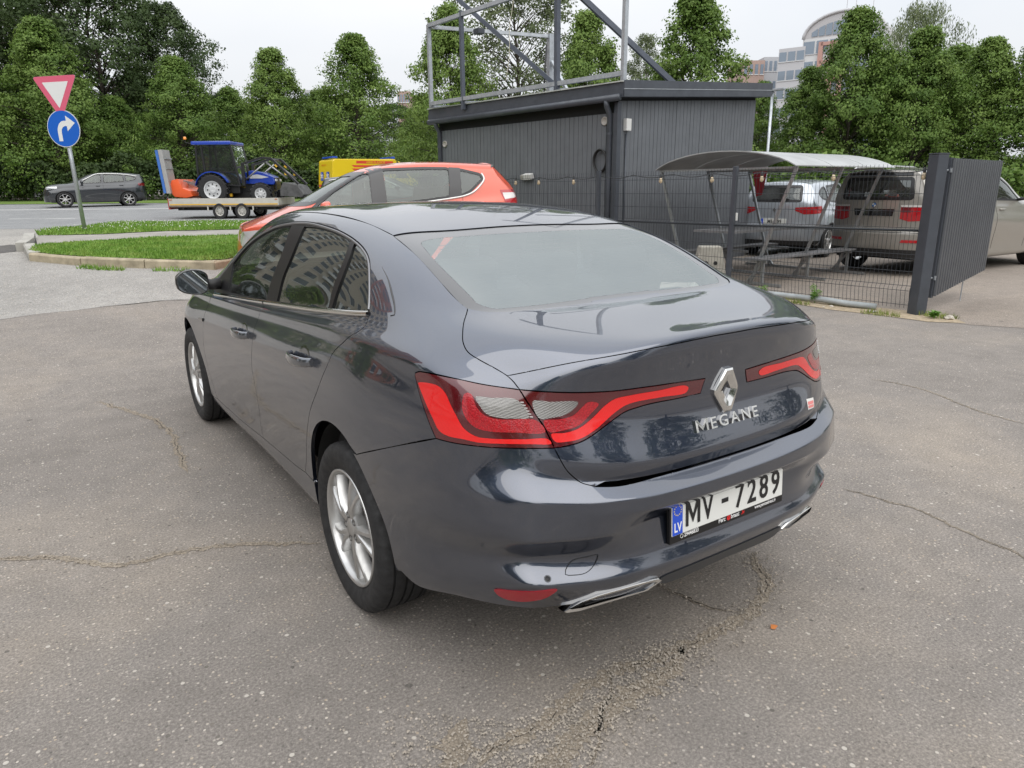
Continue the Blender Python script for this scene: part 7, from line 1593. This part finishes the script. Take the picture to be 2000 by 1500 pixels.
    # banner
    b = MB(); b.prism([(-.14, 1.75), (.12, 1.80), (.06, 1.35), (-.05, 1.32)], -.01, .01, 'xz'); o = b.obj('banner', M('banner_red', (.45, .02, .04), .6), None); o.location = at_(13.4, 4.55, 0); o.rotation_euler = (0, 0, -.594); tag(o, 'small red pennant hanging under the shelter roof', 'banner')
    lp = thing('lamp_post', 'thin pale lamp pole rising at the right end of the shed', 'lamp post', w(20, 6.93)); b = MB(); b.tube([(0, 0, 0), (0, 0, 3.9)], [.045, .035], 10); b.obj('pole', galv, lp, smooth=True); b = MB(); b.box((0, -.15, 3.93), (.12, .42, .06)); b.obj('lamp_head', galv, lp, bevel=.015)
litter()
# ------------------------------------------------------------------ traffic on the road
def rot(v, a): return (v[0]*math.cos(a)-v[1]*math.sin(a), v[0]*math.sin(a)+v[1]*math.cos(a))
def simple_wheel(parent, c, r, wd, rimr, rimm, name='wheel', lugs=0, n=36):
    "axis along local y, outer face at -y"
    o = bpy.data.objects.new(name, None); C.objects.link(o); o.parent = parent; o.location = c; tm = M('tyre_rubber'); h = wd/2
    b = MB(); b.lathe([(-h*.8, rimr), (-h, rimr+.02), (-h, r*.93), (-h*.8, r), (h*.8, r), (h, r*.93), (h, rimr+.02), (h*.8, rimr)], n, 'y')
    if lugs:
        for k in range(lugs):
            for s_ in (-1, 1):
                a = 2*PI*(k+(.5 if s_ > 0 else 0))/lugs; u = Vector((math.sin(a), 0, math.cos(a))); tdir = Vector((math.cos(a), 0, -math.sin(a))); m = Matrix((tdir, (0, 1, 0), u)).transposed(); m = m @ Matrix.Rotation(.6*s_, 3, 'Z'); p = u*(r+.012); b.box((p.x, s_*h*.45, p.z), (.045, h*1.05, .05), m)
    b.obj('tyre', tm, o, angle=35)
    b = MB(); b.lathe([(-h*.85, rimr), (-h*.8, rimr*.9), (-h*.45, rimr*.82), (-h*.5, rimr*.45), (-h*.75, rimr*.35), (-h*.78, rimr*.18), (-h*.7, 0)], n, 'y'); b.obj('rim', rimm, o, angle=40)
    hm = M('hole_dark', (.02, .02, .02), .9)
    for k in range(8):
        a = 2*PI*k/8; b = MB(); b.lathe([(-h*.52, 0), (-h*.52, rimr*.09), (-h*.4, rimr*.09)], 10, 'y', c=(rimr*.64*math.sin(a), -h*.02, rimr*.64*math.cos(a))); b.obj('rim_hole', hm, o)
    return o
TR0 = (25.3, -11.83)
def trailer():
    o = thing('trailer', 'low flatbed trailer with pale side boards and yellow stripe, carrying the tractor', 'trailer', w(*TR0)); o.rotation_euler = (0, 0, -.594); o.scale = (.91, 1, 1)
    alu = M('trailer_alu', (.62, .60, .54), .4, .4, var=.12, vscale=3); yel = M('stripe_yellow', (.72, .42, .03), .5); dk = M('chassis_dark', (.05, .048, .045), .7, .3, var=.3); tm = M('trailer_deck', (.16, .13, .10), .8, var=.2)
    def bx(nm, c, d, m, bev=.006): b = MB(); b.box(c, d); return b.obj(nm, m, o, bevel=bev)
    bx('deck', (2.1, .95, .44), (4.2, 1.95, .05), tm)
    for y in (0, 1.9): sb = bx('side_board', (2.1, y, .585), (4.17, .03, .235), alu); b = MB(); b.box((2.1, y-(.018 if y == 0 else -.018), .50), (4.1, .006, .035)); b.obj('board_stripe', yel, sb)
    bx('front_board', (4.17, .95, .585), (.03, 1.85, .235), alu); bx('rear_frame', (.0, .95, .52), (.06, 1.9, .36), M('frame_red', (.4, .05, .04), .5))
    for y in (.3, 1.6): bx('chassis_beam', (2.2, y, .36), (4.0, .08, .12), dk)
    for x in (.5, 1.45, 2.35, 3.3, 4.0): bx('cross_member', (x, .95, .37), (.06, 1.8, .08), dk)
    wm = M('wheel_steel', (.55, .54, .5), .45, .5)
    for x in (1.91, 2.76):
        for y in (.06, 1.84): simple_wheel(o, (x, y, .27), .27, .17, .16, wm)
    for x in (1.48, 2.335, 3.2): bx('mudguard_post', (x, -.02, .36), (.05, .03, .14), alu)
    for x in (.1, 4.1): bx('marker_lamp', (x, -.02, .66), (.10, .02, .03), M('lamp_amber', (.5, .18, .06), .3))
    b = MB(); b.bar((4.2, .5, .38), (5.3, .95, .40), .08); b.bar((4.2, 1.4, .38), (5.3, .95, .40), .08); b.bar((5.2, .95, .40), (5.9, .95, .42), .07); b.obj('drawbar', dk, o)
    b = MB(); b.tube([(5.0, .8, .05), (5.0, .8, .75)], .025, 8); b.lathe([(-.03, .0), (-.03, .09), (.03, .09), (.03, 0)], 16, 'y', c=(5.0, .8, .10)); b.obj('jockey_wheel', dk, o)
    rp = MB(); rp.box((-.10, .45, 1.60), (.16, .55, 1.45), Matrix.Rotation(-.09, 3, 'Y')); r_ = rp.obj('loading_ramp', M('ramp_grey', (.42, .42, .41), .5, .4, var=.1), o, bevel=.01)
    rb = MB(); rb.box((-.24, .45, 1.60), (.10, .55, 1.43), Matrix.Rotation(-.09, 3, 'Y')); rb.obj('ramp_face', M('ramp_blue', (.05, .16, .50), .5, var=.1), r_)
    for k in range(4): q = MB(); q.box((-.02, .45, 1.05+.33*k), (.03, .5, .04), Matrix.Rotation(-.09, 3, 'Y')); q.obj('ramp_rung', galv, r_)
trailer()
def tractor():
    o = thing('tractor', 'small blue tractor with cab, black front loader and orange mulcher on the trailer', 'tractor', w(TR0[0], TR0[1])); o.rotation_euler = (0, 0, -.594)
    blue = M('tractor_blue', (.012, .055, .42), .3, coat=.7); blk = M('tractor_black', (.016, .016, .018), .4, coat=.2); org = M('mulcher_orange', (.80, .12, .03), .4, coat=.3); rim = M('tractor_rim', (.68, .69, .70), .4, .3)
    def bx(nm, c, d, m, rt=None, bev=.015, par=o): b = MB(); b.box(c, d, rt); return b.obj(nm, m, par, bevel=bev)
    for y in (.30, 1.60): simple_wheel(o, (1.50, y, .985), .50, .30, .30, rim, lugs=20)
    for y in (.36, 1.54): simple_wheel(o, (3.12, y, .84), .345, .22, .20, rim, lugs=16)
    bx('chassis', (2.2, .95, .88), (2.3, .42, .34), blk); bx('engine_block', (2.95, .95, 1.12), (1.0, .46, .40), blk)
    hp = [(2.50, 1.18), (2.50, 1.56), (2.75, 1.63), (3.15, 1.56), (3.48, 1.42), (3.55, 1.25), (3.50, 1.14)]
    b = MB(); b.prism(hp, .62, 1.28, 'xz'); hd = b.obj('bonnet', blue, o, bevel=.04, segs=3, angle=40)
    b = MB(); b.prism([(2.62, 1.44), (2.95, 1.50), (3.35, 1.40), (3.1, 1.36), (2.7, 1.36)], .605, .615, 'xz'); b.obj('bonnet_decal', M('decal_silver', (.6, .62, .65), .4), hd)
    bx('grille', (3.54, .95, 1.18), (.05, .5, .42), blk)
    for y in (.72, 1.18): bx('work_lamp', (3.57, y, 1.30), (.05, .14, .08), M('lamp_white', (.7, .7, .7), .2, coat=1))
    # mudguards
    for y0 in (.16, 1.46):
        b = MB(); rows = [[(1.50+.60*math.sin(a), y, 1.0+.60*math.cos(a)) for a in [math.radians(-75+140*i/16) for i in range(17)]] for y in (y0, y0+.30)]; rows += [[(x, y0+.30, z-.03) for x, y, z in rows[1]], [(x, y0, z-.03) for x, y, z in rows[0]], rows[0]]; b.grid(rows); b.obj('mudguard', blue, o, angle=50)
    # cab
    cab = bpy.data.objects.new('cab', None); C.objects.link(cab); cab.parent = o
    pil = [((.98, 1.20), (1.02, 2.48)), ((1.26, 1.35), (1.20, 2.48)), ((2.42, 1.10), (2.20, 2.48))]
    for y in (.36, 1.54):
        for (a, c) in pil: b = MB(); b.bar((a[0], y, a[1]), (c[0], y, c[1]), .06); b.obj('cab_pillar', blk, cab)
        b = MB(); b.bar((.98, y, 1.22), (2.42, y, 1.12), .05); b.obj('cab_sill', blk, cab); b = MB(); b.bar((1.3, y, 1.58), (2.36, y, 1.58), .035); b.obj('door_rail', blk, cab)
        b = MB(); b.add([(1.04, y, 1.25), (2.40, y, 1.15), (2.20, y, 2.46), (1.02, y, 2.46)], [(0, 1, 2, 3)]); b.obj('cab_window', glassmat('tractor_glass', (.35, .42, .38), 1.5, 0, .04), cab)
    for x0, x1, nm in ((2.43, 2.21, 'windscreen'), (.97, 1.0, 'rear_window')): b = MB(); b.add([(x0, .38, 1.2), (x0, 1.52, 1.2), (x1, 1.52, 2.46), (x1, .38, 2.46)], [(0, 1, 2, 3)]); b.obj(nm, glassmat('tractor_glass'), cab)
    bx('cab_roof', (1.56, .95, 2.54), (1.36, 1.30, .12), blue, None, .045, cab); bx('cab_lower', (1.9, .95, 1.0), (.9, 1.0, .28), blk, None, .03, cab)
    bx('seat', (1.45, .95, 1.45), (.40, .5, .55), blk, None, .06, cab)
    b = MB(); b.tube([(2.0+.05*math.cos(t), .95+.18*math.sin(t), 1.75+.12*math.cos(t)) for t in [2*PI*k/20 for k in range(20)]], .013, 6, closed=True); b.tube([(2.0, .95, 1.75), (2.25, .95, 1.3)], .02, 6); b.obj('steering_wheel', blk, cab)
    b = MB(); b.lathe([(0, .05), (.07, .05), (.09, .03), (.09, 0)], 14, 'z', c=(.66, .4, 2.66)); b.obj('beacon', M('beacon_amber', (.85, .28, .01), .2, coat=1), o, smooth=True); b = MB(); b.tube([(.98, .4, 2.5), (.66, .4, 2.56), (.66, .4, 2.66)], .014, 6); b.obj('beacon_arm', blk, o, smooth=True)
    b = MB(); b.tube([(2.62, .62, 1.3), (2.62, .62, 1.95)], .035, 10); b.obj('exhaust_pipe', blk, o, smooth=True)
    # loader
    for y in (.42, 1.48):
        b = MB(); b.bar((2.54, y, 1.12), (2.54, y, 1.88), .10); b.obj('loader_tower', blk, o)
        b = MB()
        for p, q in (((2.52, 1.84), (3.20, 2.04)), ((3.20, 2.04), (3.55, 2.02)), ((3.55, 2.02), (4.42, 1.16))): b.bar((p[0], y, p[1]), (q[0], y, q[1]), .07, .12, (0, 1, 0))
        b.obj('loader_arm', blk, o, bevel=.008)
        b = MB(); b.tube([(2.58, y, 1.30), (3.30, y, 1.85)], .03, 8); b.tube([(3.35, y, 1.90), (4.05, y, 1.35)], .03, 8); b.obj('hydraulic_ram', M('ram_steel', (.35, .35, .35), .3, .8), o, smooth=True)
        b = MB(); b.box((3.72, y-.05, 1.78), (.10, .01, .08), Matrix.Rotation(.75, 3, 'Y')); b.box((4.02, y-.05, 1.5), (.07, .01, .07)); b.obj('warning_sticker', M('stripe_yellow'), o)
    b = MB(); b.tube([(3.52, .42, 1.98), (3.52, 1.48, 1.98)], .04, 8); b.obj('loader_tube', blk, o, smooth=True)
    b = MB(); b.prism([(3.80, .76), (4.52, .72), (4.62, .80), (4.40, 1.12), (3.92, 1.22), (3.82, 1.0)], .28, 1.62, 'xz'); b.obj('bucket', M('bucket_grey', (.10, .10, .10), .6, .4, var=.3), o, bevel=.01)
    # mulcher
    b = MB(); b.prism([(-.08, .98), (.06, 1.32), (.28, 1.36), (.40, 1.05), (.66, .96), (.74, .78), (.5, .72), (.1, .76)], .30, 1.60, 'xz'); mu = b.obj('mulcher', org, o, bevel=.02, angle=40)
    b = MB(); b.bar((.3, .95, 1.25), (1.1, .95, .95), .08); b.bar((.35, .6, 1.3), (.95, .6, 1.15), .05); b.bar((.35, 1.3, 1.3), (.95, 1.3, 1.15), .05); b.obj('linkage', M('ram_steel'), o)
    bx('toolbox', (1.98, .46, .80), (.16, .12, .10), M('stripe_yellow'), None, .01)
tractor()
def ambulance():
    o = thing('ambulance', 'yellow ambulance van with red stripes and lettering, beyond the orange hatchback', 'ambulance', w(35.0, -8.45)); o.rotation_euler = (0, 0, -.594+.60); o.scale = (.84, .95, .83)
    yel = M('ambulance_yellow', (.80, .58, .02), .3, coat=.7); red = M('ambulance_red', (.68, .07, .04), .4); blu = M('ambulance_blue', (.03, .09, .50), .4); gl = M('van_glass', (.02, .025, .03), .06, coat=1)
    prof = [(.0, .45), (-.02, 1.2), (.10, 2.46), (.22, 2.56), (3.9, 2.60), (4.25, 2.45), (4.95, 1.55), (5.7, 1.30), (5.9, 1.0), (5.9, .45)]
    b = MB(); b.prism(prof, 0, 1.98, 'xz'); b.obj('body', yel, o, bevel=.14, segs=4, angle=40)
    def flat(nm, pts, m, y=-.006, th=.006): b = MB(); b.prism(pts, y, y+th, 'xz'); return b.obj(nm, m, o)
    flat('side_window', [(3.95, 1.5), (4.85, 1.5), (4.3, 2.15), (3.95, 2.15)], gl)
    for k in range(4): flat('stripe', [(1.35, 2.12-.19*k), (2.6-.25*k, 2.12-.19*k), (2.7-.25*k, 2.23-.19*k), (1.2, 2.23-.19*k)], red)
    flat('roof_stripe', [(1.5, 2.32), (3.8, 2.32), (3.8, 2.47), (1.5, 2.47)], red)
    me = text_mesh('AMBULANCE', .15, .002, .001, 'LEFT', 1.25, 1.1)
    for v in me.vertices: v.co = (v.co.x+2.1, -.010-v.co.z, v.co.y+2.34)
    mesh_obj('lettering', me, M('ambulance_yellow'), o)
    me = text_mesh('AMBULANCE', .10, .002, .001, 'LEFT', 1.1, 1.0)
    for v in me.vertices: v.co = (-.0 + .06-v.co.z*0-.02, .45+(1.05-v.co.x*1.0), v.co.y+2.22)
    mesh_obj('rear_lettering', me, red, o)
    for y in (.42, 1.25):
        b = MB(); b.box((-.008, y+.15, 1.62), (.02, .34, .48), Matrix.Rotation(.05, 3, 'Y')); b.obj('rear_emblem_panel', blu, o)
        for k in range(3): b = MB(); b.box((-.022, y+.15, 1.62), (.01, .05, .34), Matrix.Rotation(PI/3*k, 3, 'X')); b.obj('emblem_bar', M('sticker_white', (.75, .74, .72), .4), o)
    for z in (.8, 1.1): b = MB(); b.box((-.015, .99, z), (.02, 1.8, .12)); b.obj('rear_stripe', red, o)
    b = MB(); b.box((.35, .99, 2.66), (.3, 1.5, .10)); b.obj('light_bar', M('beacon_blue', (.02, .08, .6), .15, coat=1), o, bevel=.03); b = MB(); b.box((4.0, .99, 2.68), (.3, 1.5, .12)); b.obj('light_bar', M('beacon_blue'), o, bevel=.03)
    for x in (1.1, 4.9):
        for y in (.12, 1.86): simple_wheel(o, (x, y, .35), .35, .22, .2, M('wheel_steel'))
    b = MB(); b.box((2.9, .99, .40), (5.7, 1.9, .14)); b.obj('skirt', M('black_plastic'), o, bevel=.02)
ambulance()
# ------------------------------------------------------------------ buildings
def facade_block(o, org, ax, up0, z0, z1, wd, dp, wallm, cols, floors, winm, frame=None, wfrac=.62, hfrac=.55, skip=None, side=True):
    """box building: front plane through org along ax; windows recessed in frames on the front and the near side"""
    ax = np.array((*ax, 0)); ax = ax/np.linalg.norm(ax); nb = np.array((-ax[1], ax[0], 0))    # nb points away from the viewer
    org = np.array((*org, 0)); q = [org, org+ax*wd, org+ax*wd+nb*dp, org+nb*dp]; b = MB()
    b.add([tuple(p+np.array((0, 0, z0))) for p in q]+[tuple(p+np.array((0, 0, z1))) for p in q], [(0, 1, 5, 4), (1, 2, 6, 5), (2, 3, 7, 6), (3, 0, 4, 7), (4, 5, 6, 7)]); b.obj('wall', wallm, o)
    fh = (z1-z0)/floors; cw = wd/cols
    me_cache = {}
    def win(px_, fx, fz, d, n, w_, h_):
        if (w_, h_) not in me_cache:
            m = MB(); m.box((0, 0, 0), (w_, .12, h_)); f = MB(); f.box((0, -.02, 0), (w_+.3, .14, .14)); me_cache[w_, h_] = (m.mesh('window', fixn=True), f.mesh('sill'))
            me_cache[w_, h_][0].materials.append(winm); me_cache[w_, h_][1].materials.append(frame or wallm)
        a = mesh_obj('window', me_cache[w_, h_][0], None, o); a.location = tuple(px_+d*fx+np.array((0, 0, fz))-n*.02); a.rotation_euler = (0, 0, math.atan2(d[1], d[0]))
        s = mesh_obj('sill', me_cache[w_, h_][1], None, a); s.location = (0, -.03, -h_/2-.08)
    for i in range(cols):
        for j in range(floors):
            if skip and skip(i, j): continue
            win(org, (i+.5)*cw, z0+(j+.55)*fh, ax, nb, round(cw*wfrac, 2), round(fh*hfrac, 2))
    return ax, nb
def offices():
    s0 = 150; k = 1382/(s0*.964)
    def T(u): return (u-1000)/k
    def Zv(u, v): return 1.5+(362-(u-1000)*.0085-v)/k
    o = thing('office_building', 'tall pale office block with arched roof and red brick strips, far behind the trees', 'building'); gw = M('office_glass', (.22, .27, .33), .08, .2, coat=.6); gr = M('office_grey_hazed', (.50, .50, .52), .6); wh = M('office_white', (.62, .63, .64), .6); br = M('office_brick_hazed', (.47, .28, .24), .8)  # brick and grey are paled: distance haze is mixed into their base colours
    ax = RT*.8-FW*.6; ax = ax[:2]/np.linalg.norm(ax[:2]); p0 = np.array(at_(151.5, 53.1, 0))[:2]
    facade_block(o, p0, ax, 0, 0, 27.4, 5.0, 14, gr, 3, 8, gw, wh, .8, .5)
    p1 = np.array(at_(149, 56.7, 0))[:2]; wd = 14.3; ze = 28.6; zt = 32.8
    facade_block(o, p1, ax, 0, 0, ze, wd, 26, wh, 6, 8, gw, gr, .84, .62)
    U = lambda u: wd*(u-1553)/(1705-1553)
    a3 = np.array((*ax, 0)); nb = np.array((-a3[1], a3[0], 0)); q = np.array((*p1, 0))
    n = 18; arc = [(wd*(.5-.5*math.cos(PI*i/n)), ze+(zt-ze)*math.sin(PI*i/n)) for i in range(n+1)]; b = MB()
    r0 = [tuple(q+a3*x+np.array((0, 0, z))) for x, z in arc]; r1 = [tuple(np.array(p)+nb*26) for p in r0]; b.grid([r0, r1]); b.add(r0, [tuple(range(n+1))]); b.add(r1, [tuple(range(n, -1, -1))]); b.obj('roof', M('office_roof', (.50, .49, .50), .5, .3), o)
    rim = [(x, z) for x, z in arc]; b = MB(); b.tube([tuple(q+a3*x-nb*.1+np.array((0, 0, z))) for x, z in rim], .3, 6); b.obj('roof_rim', gr, o, smooth=True)
    for i in range(9):                       # panes under the arch
        x0, x1 = wd*(.1+.8*i/9)+.1, wd*(.1+.8*(i+1)/9)-.1
        f = lambda x: ze+(zt-ze)*math.sin(math.acos(max(-1, min(1, 1-2*x/wd))))-1.6
        if min(f(x0), f(x1)) < ze+.4: continue
        b = MB(); vs = [q+a3*x0+np.array((0, 0, ze+.3)), q+a3*x1+np.array((0, 0, ze+.3)), q+a3*x1+np.array((0, 0, f(x1))), q+a3*x0+np.array((0, 0, f(x0)))]; vs = [tuple(v-nb*.12) for v in vs]; b.add(vs, [(0, 1, 2, 3)]); b.obj('arch_pane', gw, o)
    for u in (1590, 1612, 1632):
        x = U(u); b = MB(); p = q+a3*x-nb*.25; b.box((p[0], p[1], ze*.5-.3), (.8, .5, ze-1), Matrix.Rotation(math.atan2(ax[1], ax[0]), 3, 'Z')); b.obj('brick_pier', br, o)
    for j in range(4): p = q+a3*U(1612)-nb*.3; b = MB(); b.box((p[0], p[1], ze-1.2-j*(ze/9)), (4.2, .4, .6), Matrix.Rotation(math.atan2(ax[1], ax[0]), 3, 'Z')); b.obj('brick_band', br, o)
    for u in (1623, 1640, 1672): b = MB(); p = q+a3*U(u)+nb*3; b.tube([tuple(p+np.array((0, 0, zt-3))), tuple(p+np.array((0, 0, zt+3)))], .06, 5); b.obj('mast', gr, o)
    def block(name, label, u0, u1, v, s, dp, m, cols, fl, cat='building', wm=gw):
        kk = 1382/(s*.964); t0, t1 = (u0-1000)/kk, (u1-1000)/kk; z = 1.5+(362-(u0-1000)*.0085-v)/kk; ob = thing(name, label, cat); facade_block(ob, np.array(at_(s, t0, 0))[:2], RT[:2], 0, 0, z, t1-t0, dp, m, cols, fl, wm, M('office_white'), .55, .5); return ob
    block('apartment_block', 'reddish apartment block end beside the arched office building', 1438, 1478, 132, 165, 12, M('brick_brown', (.40, .29, .25), .85, var=.1), 4, 7)
    block('apartment_block', 'plain grey apartment block just left of the arched office building', 1476, 1511, 126, 168, 12, M('panel_grey', (.44, .45, .47), .8, var=.08), 4, 7)
    block('apartment_block', 'pale apartment block showing through the trees at the far left', -120, 55, 140, 95, 12, M('panel_pale', (.52, .51, .48), .8, var=.08), 9, 6)
    block('apartment_block', 'distant grey block between the two lime trees', 606, 640, 184, 150, 10, M('panel_grey'), 5, 6)
    block('apartment_block', 'distant red brick block beside the left end of the shed', 788, 812, 186, 150, 10, M('brick_brown'), 5, 7)
    block('apartment_block', 'white low block glimpsed behind the hedge at the left', 30, 70, 272, 62, 8, M('panel_white', (.62, .62, .6), .8), 3, 2)
offices()
# ------------------------------------------------------------------ the other side of the street, mirrored in the saloon's windows and paint
def street_left():
    pan = M('panel_sand', (.52, .47, .40), .85, var=.1); brk = M('brick_red', (.52, .22, .14), .85, var=.12); gw = M('flat_glass', (.10, .12, .14), .1, coat=.5); wh = M('office_white')
    for (x, y, ang, wd, h, m, lab, c, f) in ((-19, 71, .55, 40, 39, pan, 'sand coloured thirteen-storey block left of the picture, mirrored in the car windows', 13, 13), (-36, 56, .95, 20, 44, brk, 'red brick tower left of the picture, mirrored in the car windows', 7, 14), (-62, 20, 1.45, 40, 24, pan, 'sand coloured block far left of the yard', 14, 8), (-60, -40, 2.1, 46, 22, pan, 'sand coloured block behind the photographer, to the left', 14, 7)):
        o = thing('apartment_block', lab, 'building', (x, y, .6), ang); me = {}
        facade_block(o, (-wd/2, 0), (1, 0), 0, 0, h, wd, 12, m, c, f, gw, wh, .5, .5)
        cw = wd/c; fh = h/f
        for i in range(1, c, 3):
            for j in range(1, f):
                if 'm' not in me: b = MB(); b.box((0, -.6, 0), (cw*.9, 1.2, 1.0)); me['m'] = b.mesh('balcony'); me['m'].materials.append(wh)
                bo = mesh_obj('balcony', me['m'], None, o); bo.location = (-wd/2+(i+.5)*cw, 0, j*fh+.55)
    G3 = 'trees around the yard behind the photographer'
    for i, (x, y, h, k) in enumerate(((-9, 46, 5, 'lime_a'), (-14, 40, 5, 'lime_b'), (-24, 26, 8, 'lime_c'), (-20, 12, 11, 'broad_a'), (-24, 0, 10, 'broad_b'), (-26, -12, 11, 'broad_a'), (-18, -22, 10, 'lime_b'), (-6, -28, 12, 'broad_b'), (8, -30, 11, 'broad_a'), (20, -26, 10, 'broad_b'), (30, -16, 11, 'broad_a'), (34, -4, 10, 'lime_c'), (-12, 19, 3.4, 'lime_c'), (-9.5, 15, 2.6, 'lime_a'))):
        d = np.array((x, y))-CAM[:2]; s, t = d@FW[:2], d@RT[:2]
        tree(k, s, t, h, 'leafy tree %s' % ('left of the picture beyond the access road', 'second beyond the access road, left of the picture', 'left of the access road, out of the picture', 'broad tree left of the yard', 'broad tree far left of the yard', 'broad tree behind left of the photographer', 'lime behind left of the photographer', 'broad tree straight behind the photographer', 'broad tree behind the photographer, to the right', 'broad tree at the right rear of the yard', 'broad tree right of the yard', 'lime right of the yard', 'bush-sized lime left of the access road', 'smallest lime left of the access road')[i], i*.9, 1.15, G3)
street_left()
